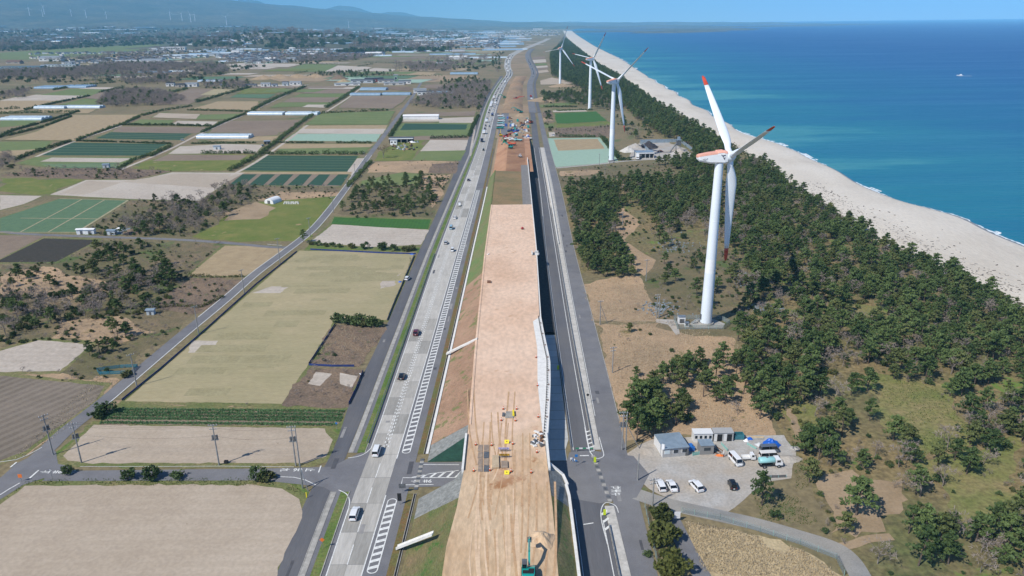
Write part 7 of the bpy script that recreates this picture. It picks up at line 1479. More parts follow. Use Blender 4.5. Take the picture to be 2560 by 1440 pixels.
for u, v, L, W, h, lab, m in ((204, 586, 4.6, 2.6, 2.6, 'white site container beside the diagonal side road', M_WHITE), (224, 586, 4.6, 2.6, 2.6, 'white site container next to its twin by the rubble heap', M_WHITE), (278, 588, 4.2, 2.6, 2.5, 'pale blue hut with sagging roof beside the tall pine', W3), (376, 788, 2.6, 2.0, 2.0, 'tiny pale blue hut in the brush', W3), (265, 421, 4.5, 3.2, 3.0, 'pale blue hut with bare tree behind', W3), (542, 374, 5.5, 3.5, 2.8, 'pale blue hut behind the thick hedge', W3), (668, 361, 5, 4, 2.8, 'black timber farm hut at the track corner', mat('black_timber', rgb(40, 38, 36)))): building(u, v, L, W, h, lab, m, M_BLUER if m is not M_WHITE else mat('white_roof', rgb(236, 236, 234), rough=0.5), rng.uniform(-0.1, 0.2), 'gable', doors=1, name='hut')
# greenhouses
M_FILM = mat('greenhouse_film', rgb(196, 210, 218), rgb(176, 194, 206), 0.2, rough=0.25, spec=0.6)
M_FILMB = mat('blue_greenhouse_film', rgb(140, 166, 186), rgb(124, 150, 172), 0.2, rough=0.25, spec=0.6)
def tunnel_mesh(L, W, h, n=9):
    mb = MB(); N = n; vs = []
    for x in (-L / 2, L / 2):
        for i in range(N + 1): a = math.pi * i / N; vs.append((x, W / 2 * math.cos(a), 0.9 + (h - 0.9) * math.sin(a)))
        vs += [(x, -W / 2, 0), (x, W / 2, 0)]
    k = N + 3
    mb.add(vs, [(i, i + 1, k + i + 1, k + i) for i in range(N)] + [(N, N + 1, k + N + 1, k + N), (N + 2, 0, k, k + N + 2)], 0, True); mb.add(vs, [tuple(range(k)), tuple(range(k, 2 * k))[::-1]])
    return mb
GH = {}
def greenhouse(x, y, L, W, h, rz, label, group, m=None, ribs=True):
    key = (round(L / 4), W, m.name if m else '', ribs)
    if key not in GH:
        t = thing('greenhouse', label, 'greenhouse', (x, y, 0), rz, group); L = max(4, round(L / 4) * 4); obj('film', tunnel_mesh(L, W, h).mesh('film', m or M_FILM), t)
        if ribs:
            for i in range(int(L / 8) + 1):
                mb = MB(); xx = -L / 2 + i * 8; mb.tube([(xx, (W / 2 + 0.03) * math.cos(a), 0.9 + (h - 0.87) * math.sin(a)) for a in np.linspace(0, math.pi, 10)], 0.06, 4, cap=False); mb.build('rib', M_STEEL, t)
            mb = MB(); mb.box(-L / 2 - 0.03, 0, 0, 0.06, 2.0, 2.0); mb.build('door', M_GREYM, t)
        GH[key] = t; return t
    o = copy_tree(GH[key]); o.location = (x, y, 0); o.rotation_euler = (0, 0, rz); o['label'] = label; o['group'] = group; return o
for u0, u1, v, n, m, where in ((492, 620, 347, 2, None, 'beside the brown field and hedge junction'), (620, 705, 288, 2, None, 'in front of the windbreak, left house of the row'), (712, 795, 288, 2, None, 'in front of the windbreak, right house of the row'), (876, 950, 239, 2, M_FILMB, 'below the sand pit works, left house'), (955, 1026, 238, 2, M_FILMB, 'below the sand pit works, right house'), (900, 965, 226, 3, M_FILMB, 'just under the sand pit works'), (84, 160, 272, 2, None, 'left of the bare copse, nearer half'), (160, 248, 271, 2, None, 'left of the bare copse, further half'), (0, 104, 301, 3, None, 'at the edge of the bright meadow'), (85, 150, 222, 5, M_FILMB, 'in the blue block by the striped sheds, left half'), (150, 215, 220, 5, M_FILMB, 'in the blue block by the striped sheds, right half'), (345, 420, 182, 3, M_FILMB, 'in front of the warehouses'), (420, 455, 180, 2, None, 'white one in front of the warehouses'), (495, 550, 205, 3, M_FILMB, 'behind the implement barns'), (1065, 1132, 234, 2, M_FILMB, 'behind the white farm office'), (1125, 1195, 186, 3, M_FILMB, 'beside the far service road'), (1090, 1130, 159, 2, None, 'long white one on the far plain')):
    a, b = Vector(P(u0, v)), Vector(P(u1, v)); L = (b - a).length; W = 7.0
    for i in range(n):
        c_ = (a + b) / 2 + Vector((0, 4 + i * (W + 0.4))); greenhouse(c_.x, c_.y, L, W, 3.4, math.atan2((b - a).y, (b - a).x), 'film covered tunnel greenhouse ' + where, 'greenhouse block ' + where, m)
for i in range(150):
    y = rng.uniform(2300, 7000); x = rng.uniform(-0.42 * y, 0.03 * y - 60)
    if x > LL(min(y, 5200)) - 40: continue
    zz = max(0, hills_z(x, y)) if y > 3000 else 0
    o = greenhouse(x, y, rng.choice((80, 120, 160)), rng.choice((16.0, 24.0)), 4.5, rng.choice((0.0, 0.05, -0.05)), 'pale far greenhouse block on the plain', 'far greenhouse blocks', rng.choice((None, M_FILMB)), False); o.location.z = zz
for i in range(110):
    y = rng.uniform(4800, 11000); x = rng.uniform(-0.7 * y, -0.02 * y); o = greenhouse(x, y, rng.choice((80, 120, 160)), 24.0, 4.5, rng.uniform(-0.1, 0.1), 'pale far greenhouse block on the wooded slopes', 'far greenhouse blocks on the slopes', rng.choice((None, M_FILMB)), False); o.location.z = max(0, hills_z(x, y)) + 4; o.scale = (1.6, 3.0, 1.5)
# white dome tent and bales in the grass lot
x, y = P(683, 506); greenhouse(x, y, 8, 6.5, 3.2, 1.2, 'white arched tent in the grass lot', 'tent', M_WHITE, True)
BAG = MB(); BAG.box(0, 0, 0, 1.0, 1.0, 0.75, 0, 0, 0.8); BAG = BAG.mesh('bulk_bag', mat('white_bag', rgb(226, 224, 216), rgb(206, 204, 196), 1.0))
for i in range(14): x, y = P(712 + (i % 7) * 5.5 + rng.uniform(-1, 1), 507 + (i // 7) * 3); tag(obj('bulk_bag', BAG, None, (x, y, 0.02), rng.uniform(0, 1)), 'white bulk bag in the heap beside the arched tent', 'bag', 'bulk bags by the tent')
# aggregate depot beside the second turbine
ax, ay = P(1612, 397); struct('depot_yard', sheet_mesh(PP([(1572, 398), (1580, 372), (1605, 352), (1698, 352), (1742, 392), (1720, 402)]), 0.075, FM['gravel'], 0.5))
building(1613, 396, 14, 9, 4.6, 'open fronted grey depot shed with white fascia', W0, M_BLUER, 0.05, open_front=True, name='shed')
def heap(u, v, r, h, m, label, z=0.0, sq=1.0, name='heap', rough=0.25):
    x, y = P(u, v, z); mb = MB(); N = 22; K = 8; vs = [(0, 0, h)]; sd = u * 0.1
    for j in range(1, K + 1):
        for i in range(N):
            a = 2 * math.pi * i / N; t = j / K; q = r * t * (1 + rough * mnoise.noise(Vector((math.cos(a) * 1.5, math.sin(a) * 1.5, sd)))); zz = h * (1 - t) ** 1.05 * (1 + rough * mnoise.noise(Vector((q * math.cos(a), q * math.sin(a), sd)))) - (0.1 if j == K else 0)
            vs.append((q * math.cos(a), q * math.sin(a) * sq, zz))
    mb.add(vs, [(0, 1 + i, 1 + (i + 1) % N) for i in range(N)] + [(1 + j * N + i, 1 + (j + 1) * N + i, 1 + (j + 1) * N + (i + 1) % N, 1 + j * N + (i + 1) % N) for j in range(K - 1) for i in range(N)], 0, False)
    return tag(mb.build(name, m, None, (x, y, z)), label, 'heap')
heap(1570, 378, 8, 4, mat('white_gravel', rgb(206, 202, 194), rgb(190, 186, 178), 0.4), 'big pale gravel heap at the depot'); heap(1588, 368, 8, 3.4, FM['gravel'], 'grey gravel heap behind the pale one'); heap(1622, 368, 9, 5.5, mat('black_aggregate', rgb(62, 58, 62), rgb(50, 46, 50), 0.5), 'black aggregate heap in the depot bay'); heap(1700, 385, 8, 4.5, FM['gravel'], 'grey sand heap under the depot hopper'); heap(1650, 379, 3, 1.8, mat('rust_heap', rgb(120, 80, 66)), 'small rusty heap in the depot')
for pts, lab in (([(1600, 358), (1650, 357), (1698, 356)], 'tall pale corrugated wall along the back of the depot'), ([(1700, 356), (1722, 372), (1740, 388)], 'tall pale corrugated wall along the sea side of the depot'), ([(1600, 359), (1612, 372), (1622, 382)], 'pale bay wall beside the black heap')):
    fence(PP(pts), 3.2, lab, M_STEEL, M_BLUER, 4.0, name='corrugated_wall')
hp = thing('hopper_plant', 'tall grey steel hopper plant in the depot', 'plant', (*P(1695, 378), 0))
for sx in (-1, 1):
    for sy in (-1, 1): mb = MB(); mb.tube([(sx * 2.0, sy * 2.0, 0), (sx * 1.6, sy * 1.6, 9)], 0.18, 5); mb.build('leg', M_GREYM, hp)
mb = MB(); mb.box(0, 0, 5, 3.4, 3.4, 3.5, 0, 0, 1.1); mb.build('hopper', M_GREYM, hp); mb = MB(); mb.box(0, 0, 9.2, 3.8, 3.8, 0.2); mb.build('platform', M_STEEL, hp); mb = MB(); mb.tube([(0, 0, 9), (-7, -3, 0.4)], 0.5, 6); mb.build('conveyor', M_GREYM, hp); mb = MB(); mb.box(0, 0, 9.4, 2.0, 2.0, 2.4); mb.build('housing', M_BLUER, hp)
# junk yard
building(1003, 357, 22, 6, 4.2, 'long dark open junk yard shed', mat('dark_shed', rgb(60, 56, 58)), M_ROOFS[1], 0.0, open_front=True, name='shed'); building(984, 362, 6, 4, 4, 'white cabin with two windows at the junk yard', M_WHITE, M_ROOFS[4], 0, wins=2, name='cabin')
SCR = [mat('scrap_%d' % i, rgb(*c), rgb(*[max(0, v - 40) for v in c]), 0.8) for i, c in enumerate(((206, 208, 210), (92, 74, 66), (60, 58, 62), (150, 160, 166), (170, 140, 104)))]
for i in range(34):
    u, v = rng.uniform(978, 1048), rng.uniform(356, 378); u = min(u, 1062 - (v - 350) * 0.9); mb = MB(); mb.box(0, 0, 0, rng.uniform(0.8, 3), rng.uniform(0.8, 2.2), rng.uniform(0.4, 1.6), 0, 0, rng.uniform(0.5, 0.95)); mb.box(rng.uniform(-1, 1), rng.uniform(-1, 1), 0, rng.uniform(0.5, 1.6), 0.6, rng.uniform(0.3, 1.9), rng.uniform(0, 3))
    tag(mb.build('scrap_pile', SCR[i % 5], None, (*P(u, v), 0.02), rng.uniform(0, 3)), ('white', 'rusty', 'dark', 'pale grey', 'straw coloured')[i % 5] + ' scrap piled in the junk yard', 'scrap', 'scrap in the junk yard ' + str(i % 5))
heap(1030, 356, 3.5, 2.2, M_WHITE, 'white sheeted heap at the junk yard', 0, 1, 'sheeted_heap'); heap(1016, 373, 3, 1.2, SCR[4], 'cream sheeted heap in front of the junk yard')
heap(310, 578, 7, 1.6, SCR[3], 'grey rubble heap behind the white containers'); heap(300, 574, 4, 1.4, M_WHITE, 'white debris heap above the rubble'); heap(330, 580, 6, 1.8, FM['brush'], 'brushwood heap beside the rubble')
for u, v, s in ((1540, 190, 30), (1465, 208, 24), (1420, 243, 26)): heap(u - 60, v + 8, s, 5, FM['earth'], 'low brown earth mound in front of the %s wind turbine' % {30: 'farthest', 24: 'fourth', 26: 'third'}[s])
heap(860, 205, 14, 6, FM['tan'], 'tan sand heap at the sand pit works'); heap(848, 198, 22, 9, FM['brush'], 'grey brown spoil heap at the sand pit works')
for i, (u, v, r) in enumerate(((660, 198, 30), (700, 196, 34), (745, 195, 30), (790, 194, 26))): heap(u, v, r, 8, FM['earth'], 'pale cut sand face at the quarry', 0, 0.4, 'sand_bank'); bpy.context.scene.objects[-1]['group'] = 'quarry faces'
# ================================================================== CONSTRUCTION MACHINES AND SITE GEAR
def excavator(loc, rz, paint, label, slew=0.0, boom=R(48), arm=R(-75), s=1.0, group=None):
    pm = CARP[paint]; t = thing('excavator', label, 'excavator', loc, rz, group, s)
    for sx in (-1, 1):
        prof = [(-1.9, 0.45), (-1.6, 0.1), (1.6, 0.1), (1.9, 0.45), (1.65, 0.85), (-1.65, 0.85)]; mb = MB(); mb.sideprism(prof, 0.55); mb.v = [(x + sx * 1.15, y, z) for x, y, z in mb.v]; tr = mb.build('track', M_DARK, t)
        for y in (-1.5, -0.5, 0.5, 1.5): mb = MB(); mb.tube([(sx * 1.15 - 0.3, y, 0.45), (sx * 1.15 + 0.3, y, 0.45)], 0.26, 10); mb.build('roller', M_GREYM, tr)
    mb = MB(); mb.box(0, 0, 0.5, 1.8, 2.0, 0.5); mb.build('undercarriage', M_DARK, t)
    up = obj('upper_body', None, t, (0, 0, 1.0), slew); w = 1.3
    obj('engine_deck', loft_box([[(-w * 0.8, -2.3, 0.2), (w * 0.8, -2.3, 0.2), (w * 0.8, -2.3, 1.1), (-w * 0.8, -2.3, 1.1)], [(-w, -1.8, 0.1), (w, -1.8, 0.1), (w, -1.8, 1.2), (-w, -1.8, 1.2)], [(-w, 0.2, 0.1), (w, 0.2, 0.1), (w, 0.2, 1.05), (-w, 0.2, 1.05)], [(-w, 1.3, 0.1), (w, 1.3, 0.1), (w, 1.3, 0.55), (-w, 1.3, 0.55)]], pm, 'engine_deck'), up)
    mb = MB(); mb.box(0, -1.35, 1.2, 2.2, 0.9, 0.06); mb.box(0.6, -0.6, 1.14, 1.1, 0.6, 0.05); mb.build('deck_grille', M_DARK, up)
    mb = MB(); mb.box(-0.78, 0.55, 0.5, 0.98, 1.6, 1.55, 0, 0, 0.94); mb.build('cab', M_GLASS, up); mb = MB(); mb.box(-0.78, 0.55, 2.05, 1.0, 1.6, 0.08); mb.build('cab_roof', M_GREYM, up)
    for sx in (-1.26, -0.3):
        for sy in (-0.22, 1.33): mb = MB(); mb.box(sx, sy, 0.5, 0.09, 0.09, 1.56); mb.build('cab_pillar', pm, up)
    p0 = Vector((0.15, 0.9, 0.9)); d1 = Vector((0, math.cos(boom), math.sin(boom))); p1 = p0 + d1 * 2.6; d2 = Vector((0, math.cos(boom - 0.45), math.sin(boom - 0.45))); p2 = p1 + d2 * 2.6
    def beam(nm, a, b, h0, h1, wd, m=pm):
        d = (b - a).normalized(); n_ = Vector((0, -d.z, d.y)); mb = MB(); vs = []
        for p, h in ((a, h0), (b, h1)):
            for sx in (-wd, wd):
                for sg in (-1, 1): q = p + n_ * h * sg; vs.append((q.x + sx, q.y, q.z))
        mb.add(vs, [(0, 1, 3, 2), (4, 6, 7, 5), (0, 4, 5, 1), (2, 3, 7, 6), (1, 5, 7, 3), (0, 2, 6, 4)]); return mb.build(nm, m, up)
    beam('boom', p0, p1, 0.28, 0.36, 0.2); beam('boom', p1, p2, 0.36, 0.24, 0.2)
    da = Vector((0, math.cos(boom + arm), math.sin(boom + arm))); p3 = p2 + da * 2.7; beam('arm', p2 - da * 0.5, p3, 0.26, 0.15, 0.15)
    mb = MB(); mb.tube([p1 - d1 * 1.2 + Vector((0, 0.35, -0.15)), p1 + d2 * 1.0], 0.09, 6); mb.build('cylinder', M_STEEL, up); mb = MB(); mb.tube([p1 + Vector((0, 0, 0.4)), p2 - da * 0.45], 0.08, 6); mb.build('cylinder', M_STEEL, up)
    mb = MB(); q = [(0, 0), (0.25, -0.85), (-0.3, -1.15), (-0.75, -0.75), (-0.6, -0.1)]; mb.sideprism([(y, z) for y, z in q], 0.9); mb.v = [(x + p3.x, y + p3.y, z + p3.z) for x, y, z in mb.v]; mb.build('bucket', M_GREYM, up)
    return t
def D6(u, v, z=DZ): return (*P(u, v, z), z + 0.06)
excavator(D6(1321, 1441), R(-2), 'teal', 'teal excavator working beside the earth mound on the embankment', s=0.92)
heap(1357, 1350, 2.9, 1.7, M_DECK2, 'loose brown earth mound in front of the teal excavator', DZ - 0.05, 1.1, rough=0.5)
def cut_h(y): return 4.6 * (1 - max(0, (y - 640) / 70)) if y < 710 else 0.15
def on_cut(u, v):
    z = 4.6
    for _ in range(6): x, y = P(u, v, z); z = max(0.12, cut_h(y))
    return (x, y, z + 0.15)
excavator(on_cut(1276, 371), R(75), 'teal', 'teal excavator digging at the head of the red cutting'); excavator(on_cut(1262, 357), R(160), 'green', 'green excavator behind the cutting head', s=1.0)
excavator(G(1327, 309), R(130), 'orange', 'orange excavator on the pale work yard', s=1.15); excavator(G(1302, 283), R(110), 'teal', 'teal excavator parked by the dark spoil', s=1.1); excavator(G(1295, 279), R(90), 'teal', 'second teal excavator behind the dark spoil', s=1.1); excavator(G(1261, 246), R(100), 'green', 'green excavator at the far brown fill', s=1.2); excavator(G(1289, 251), R(-100), 'red', 'red machine with a long boom on the far fill', s=1.5, boom=R(30), arm=R(-20)); excavator(G(1252, 341), R(10), 'yellow', 'yellow excavator at the edge of the work yard', boom=R(70)); excavator(G(1266, 346), R(-70), 'red', 'red crane machine beside the yellow excavator', s=1.3, boom=R(35), arm=R(-15)); excavator(G(1297, 325), R(-100), 'navy', 'dark blue drilling machine in the work yard', boom=R(60))
for i, (u, v) in enumerate(((1252, 293), (1254, 299), (1253, 305), (1252, 311), (1251, 317), (1250, 323))): truck('dump', ('white', 'aqua', 'white', 'aqua', 'white', 'teal')[i], G(u, v, 0.15), R(-85 + i), ('white', 'aqua', 'white', 'aqua', 'white', 'dark teal')[i] + ' dump truck parked in the row beside the highway', 'parked dump trucks ' + ('w', 'a', 'w', 'a', 'w', 't')[i])
truck('box', 'white', G(1283, 318, 0.15), R(-8), 'white box truck in the middle of the work yard', None, 'white'); truck('flat', 'blue', G(1277, 330, 0.15), R(-70), 'blue flatbed truck in the work yard'); truck('dump', 'white', on_cut(1283, 352), R(80), 'white dump truck waiting behind the cutting head', None, 'earth'); truck('dump', 'orange', on_cut(1279, 363), R(70), 'orange dump truck on the red earth', None, 'earth'); truck('dump', 'pearl', on_cut(1272, 350), R(80), 'cream dump truck behind the cutting head'); truck('flat', 'aqua', on_cut(1296, 353), R(60), 'aqua flatbed at the edge of the cutting'); truck('flat', 'white', G(1320, 349, 0.15), R(70), 'white flatbed by the end of the wall'); truck('dump', 'red', G(1327, 243, 0.15), R(5), 'red paver truck on the far new road'); truck('flat', 'white', G(1329, 250, 0.15), R(5), 'white tender truck behind the red paver')
STK = (('white', M_WHITE), ('blue', mat('blue_sheet', rgb(60, 104, 180), rough=0.6)), ('grey', M_GREYM), ('rust brown', mat('rust_brown', rgb(120, 84, 60))), ('pale concrete', M_CONC), ('teal', CARP['teal']))
for i in range(44):
    u, v = rng.uniform(1262, 1326), rng.uniform(296, 346); nm, m_ = STK[i % 6]; mb = MB(); L_ = rng.uniform(1.5, 5); mb.box(0, 0, 0, L_, rng.uniform(1, 2.4), rng.uniform(0.5, 2.2)); mb.box(L_ * 0.3, 0.4, 0, L_ * 0.5, 1.6, rng.uniform(0.6, 2.8))
    tag(mb.build('material_stack', m_, None, G(u, v, 0.12), rng.uniform(0, 3)), nm + ' stack of materials in the far work yard', 'materials', 'work yard stacks ' + nm)
for i, (u, v, r_, h_) in enumerate(((1290, 335, 7, 2.6), (1308, 322, 6, 2.2), (1300, 290, 9, 3.2), (1318, 338, 5, 1.8), (1272, 262, 10, 3.0))): heap(u, v, r_, h_, M_RED if i % 2 else FM['earth'], ('pale', 'reddish', 'broad tan', 'small reddish', 'far tan')[i] + ' spoil heap in the work yard')
# compaction roller on the red earth
rl = thing('road_roller', 'tan road roller on the red earth', 'roller', on_cut(1300, 393), R(20)); mb = MB(); mb.tube([(-1.0, 1.3, 0.7), (1.0, 1.3, 0.7)], 0.7, 16); mb.build('drum', M_GREYM, rl); mb = MB(); mb.box(0, -0.6, 0.6, 1.6, 2.2, 0.9); mb.build('body', CARP['pearl'], rl); mb = MB(); mb.box(0, -0.3, 2.2, 1.6, 1.6, 0.1); mb.build('canopy', CARP['pearl'], rl)
for sx in (-0.7, 0.7): mb = MB(); mb.tube([(sx, -0.9, 1.5), (sx, -0.9, 2.2)], 0.05, 5); mb.build('canopy_post', M_DARK, rl)
wheels(rl, [(-0.7, -1.3), (0.7, -1.3)], 0.6, 0.4)
pr = thing('plate_compactor', 'red compaction machine on the smooth earth', 'compactor', D6(1306, 573), 0.4); mb = MB(); mb.box(0, 0, 0.0, 1.1, 1.6, 0.25); mb.build('base_plate', M_DARK, pr); mb = MB(); mb.box(0, 0, 0.25, 0.9, 1.2, 0.8, 0, 0, 0.8); mb.build('engine_cover', CARP['red'], pr); mb = MB(); mb.tube([(0, -0.6, 0.5), (0, -1.4, 1.2), (0.3, -1.4, 1.25)], 0.04, 5); mb.build('handle', M_DARK, pr)
# cones, boards, barriers on the deck
M_CONE = mat('cone_orange', rgb(214, 96, 40), rough=0.6)
cone = thing('traffic_cone', 'orange traffic cone on the embankment deck', 'traffic cone', (0, 0, 0), 0, 'cones on the embankment deck'); mb = MB(); mb.box(0, 0, 0, 0.42, 0.42, 0.05); mb.build('base', M_DARK, cone); mb = MB(); mb.cyl(0, 0, 0.05, 0.75, 0.17, 0.03, 10); mb.build('body', M_CONE, cone); mb = MB(); mb.cyl(0, 0, 0.35, 0.5, 0.115, 0.085, 10); mb.build('band', M_WHITE, cone)
for cu_, cv in ((1100, 440), (1180, 440), (1088, 508), (1173, 510), (1310, 488), (1297, 130), (935, 655), (1030, 658), (1157, 650), (923, 812), (1020, 808), (1147, 815), (1268, 822), (1306, 300), (1302, 700)): place(cone, used, D6(800 + cu_ / 2.4, 840 + cv / 2.4), rng.uniform(0, 1), None, None, 1.3)
M_SIGNY = mat('yellow_sign', rgb(238, 216, 40), rough=0.5)
for u, v, lab in ((1267, 1108, 'yellow warning board with black mark beyond the steel plates'), (1267, 1185, 'yellow warning board with black mark before the steel plates')):
    t = thing('warning_board', lab, 'sign', D6(u, v)); mb = MB(); mb.add([(-0.55, -0.35, 0.05), (0.55, -0.35, 0.05), (0.55, 0.25, 0.75), (-0.55, 0.25, 0.75), (-0.55, -0.31, 0.02), (0.55, -0.31, 0.02), (0.55, 0.29, 0.72), (-0.55, 0.29, 0.72)], [(0, 1, 2, 3), (7, 6, 5, 4), (0, 4, 5, 1), (2, 6, 7, 3)]); mb.build('board', M_SIGNY, t); mb = MB(); mb.add([(-0.2, -0.1, 0.36), (0.2, -0.1, 0.36), (0.05, 0.05, 0.54), (-0.05, 0.05, 0.54)], [(0, 1, 2, 3)]); mb.build('mark', M_DARK, t); mb = MB(); mb.tube([(0, 0.3, 0.7), (0, 0.75, 0)], 0.03, 4); mb.build('prop', M_GREYM, t)
def barricade(u, v, m, lab, grp):
    t = thing('barricade', lab, 'barricade', D6(u, v), 0.0, grp)
    for sx in (-0.25, 0.25): mb = MB(); mb.tube([(sx, -0.3, 0), (sx, 0, 0.95), (sx, 0.3, 0)], 0.03, 4); mb.build('leg', M_STEEL, t)
    mb = MB(); mb.box(0, 0, 0.45, 0.6, 0.1, 0.5); mb.build('panel', m, t)
PURP = mat('violet_panel', rgb(120, 110, 190), rgb(220, 220, 235), 6.0, rough=0.5); YEL = mat('yellow_panel', rgb(226, 176, 30), rgb(60, 50, 30), 5.0, rough=0.5)
for i in range(6): barricade(1249 + i * 4.2, 1128, PURP, 'violet and white folded barricade in the stacked row', 'violet barricades')
for i in range(6): barricade(1251 + i * 4.0, 1144, YEL, 'yellow and black folded barricade in the stacked row', 'yellow barricades')
M_PLATE = mat('steel_plate', rgb(168, 150, 130), rgb(140, 124, 110), 1.0, rough=0.6)
def slab(name, px, h, m, lab, grp=None, z=DZ): 
    pts = PP(px, z); mb = MB(); c = np.mean(np.array(pts), 0); mb.prism([(x - c[0], y - c[1]) for x, y in pts], 0, h); return tag(mb.build(name, m, None, (c[0], c[1], z + 0.07)), lab, 'plate', grp)
for i in range(4):
    v0 = 1113 + i * 17; slab('steel_plate', [(1196 + 0, v0), (1207, v0), (1206, v0 + 16), (1194, v0 + 16)], 0.05, M_PLATE, 'pale steel track plate in the left hand track', 'left track plates'); slab('steel_plate', [(1210, v0), (1223, v0), (1222, v0 + 16), (1209, v0 + 16)], 0.05, M_GREYM if i % 2 else M_PLATE, 'grey steel track plate in the right hand track', 'right track plates')
slab('plate_stack', [(1231, 1143), (1247, 1142), (1248, 1172), (1230, 1173)], 0.45, mat('plywood', rgb(196, 176, 146), rgb(176, 156, 128), 0.8), 'stack of pale boards beside the barricades'); slab('plate_stack', [(1253, 1155), (1269, 1155), (1270, 1171), (1253, 1172)], 0.3, M_PLATE, 'stack of wet looking steel sheets beside the pale boards')
for i in range(9): a = D6(1264 + i * 2.3, 1046); tag(obj('pipe', MB().tube([(0, 0, 0.12), (0.2, 3.2, 0.12)], 0.13, 8).mesh('pipe', M_CONC), None, a), 'grey concrete pipe in the bundle on the deck', 'pipe', 'pipes on the deck')
slab('yellow_drum', [(1281, 1030), (1285, 1030), (1286, 1042), (1281, 1042)], 0.6, M_SIGNY, 'yellow marker bag beside the grey pipes'); slab('pallet', [(1256, 1034), (1262, 1034), (1262, 1042), (1255, 1042)], 0.3, M_GREYM, 'dark pallet beside the grey pipes')
for i in range(26):
    u, v = rng.uniform(1330, 1356), rng.uniform(1080, 1118); mb = MB(); mb.box(0, 0, 0, rng.uniform(0.3, 1.6), rng.uniform(0.2, 0.9), rng.uniform(0.1, 0.7)); tag(mb.build('formwork_part', [M_CONCW, M_GREYM, MATS['rust_brown'], M_WHITE][i % 4], None, D6(u, v), rng.uniform(0, 3)), ('white', 'grey', 'rust brown', 'bright white')[i % 4] + ' formwork piece lying in the clutter by the wall', 'formwork', 'formwork clutter ' + str(i % 4))
slab('survey_crate', [(1218, 704), (1227, 704), (1227, 708), (1218, 708)], 0.5, MATS['rust_brown'], 'brown crate on the smooth earth deck')
# delineators and signs beside the right hand road
def post_sign(loc, h, lab, panel, m, rz=0.0, pm=None, dia=False):
    t = thing('road_sign', lab, 'sign', loc, rz); mb = MB(); mb.cyl(0, 0, 0, h, 0.05, n=6); mb.build('post', pm or M_STEEL, t); mb = MB(); w, hh = panel
    if dia: mb.add([(0, -0.07, h - w), (w, -0.07, h), (0, -0.07, h + w), (-w, -0.07, h), (0, -0.04, h - w), (w, -0.04, h), (0, -0.04, h + w), (-w, -0.04, h)], [(0, 1, 2, 3), (7, 6, 5, 4), (0, 4, 5, 1), (1, 5, 6, 2), (2, 6, 7, 3), (3, 7, 4, 0)])
    else: mb.box(0, -0.07, h - hh, w, 0.05, hh)
    mb.build('panel', m, t)
    return t
LIME = mat('lime_marker', rgb(206, 226, 40), rough=0.5); ORNG = mat('orange_sign', rgb(226, 120, 50), rough=0.5); BLUS = mat('blue_sign', rgb(40, 120, 190), rough=0.5)
for u, v, lab in ((1395, 926, 'lime yellow marker panel on the apron guardrail'), (1487, 1158, 'lime yellow marker panel on the median nose north of the crossing'), (1511, 1290, 'lime yellow marker panel on the median nose south of the crossing')): post_sign(G(u, v), 1.7, lab, (0.6, 1.5), LIME)
post_sign(G(1469, 1008), 2.6, 'black diamond sign on the median of the new road', (0.5, 0.5), M_DARK, dia=True); post_sign(G(1440, 1165), 3.2, 'small blue sign at the corner of the paved apron', (0.7, 0.7), BLUS); post_sign(G(54, 1204), 2.0, 'round topped orange sign at the farm road corner', (0.95, 0.95), ORNG); post_sign(G(808, 1372), 2.2, 'orange diamond sign in the verge of the highway', (0.55, 0.5), ORNG, dia=True); post_sign(G(1000, 1262), 3.0, 'tall black signboard on the highway verge south of the crossing', (0.9, 2.0), M_DARK); post_sign(G(1007, 1232), 2.4, 'grey signboard at the corner under the embankment', (1.6, 1.2), M_GREYM); post_sign(G(843, 1078), 2.6, 'small blue and white post sign at the sandy field corner', (0.5, 0.5), BLUS); post_sign(G(130, 1192), 2.0, 'thin white marker post on the crossing road verge', (0.12, 0.4), M_WHITE); post_sign(G(767, 1245), 1.5, 'yellow marker post on the grass corner', (0.2, 1.4), M_SIGNY); post_sign(G(1692, 1303), 2.4, 'white notice board at the mouth of the access lane', (1.3, 1.7), M_WHITE)
mb = MB(); mb.box(0, 0, 0, 8.2, 0.25, 0.4); gt = thing('barrier_beam', 'green and white barrier beam closing the new road', 'barrier', (RL(160.5) + 2.6, 160.4, 0.1))
for i in range(5): mb = MB(); mb.box(-1.7 + i * 0.9, 0, 0.7, 0.88, 0.12, 0.3); mb.build('beam_segment', M_WHITE if i % 2 else CARP['green'], gt)
for x in (-1.9, 1.9): mb = MB(); mb.tube([(x, -0.4, 0), (x, 0, 0.75), (x, 0.4, 0)], 0.05, 4); mb.build('trestle', M_STEEL, gt)
for i in range(4): x, y, z = G(1428 + i * 4, 1152 + i * 2); mb = MB(); mb.tube([(-0.3, -0.3, 0), (0, 0, 0.9), (0.3, -0.3, 0)], 0.04, 4); mb.box(0, -0.05, 0.4, 0.6, 0.08, 0.4); tag(mb.build('barricade', BLUS if i % 2 else M_WHITE, None, (x, y, 0.1), i), 'blue and white folding barricade at the apron corner', 'barricade', 'blue barricades at the apron')
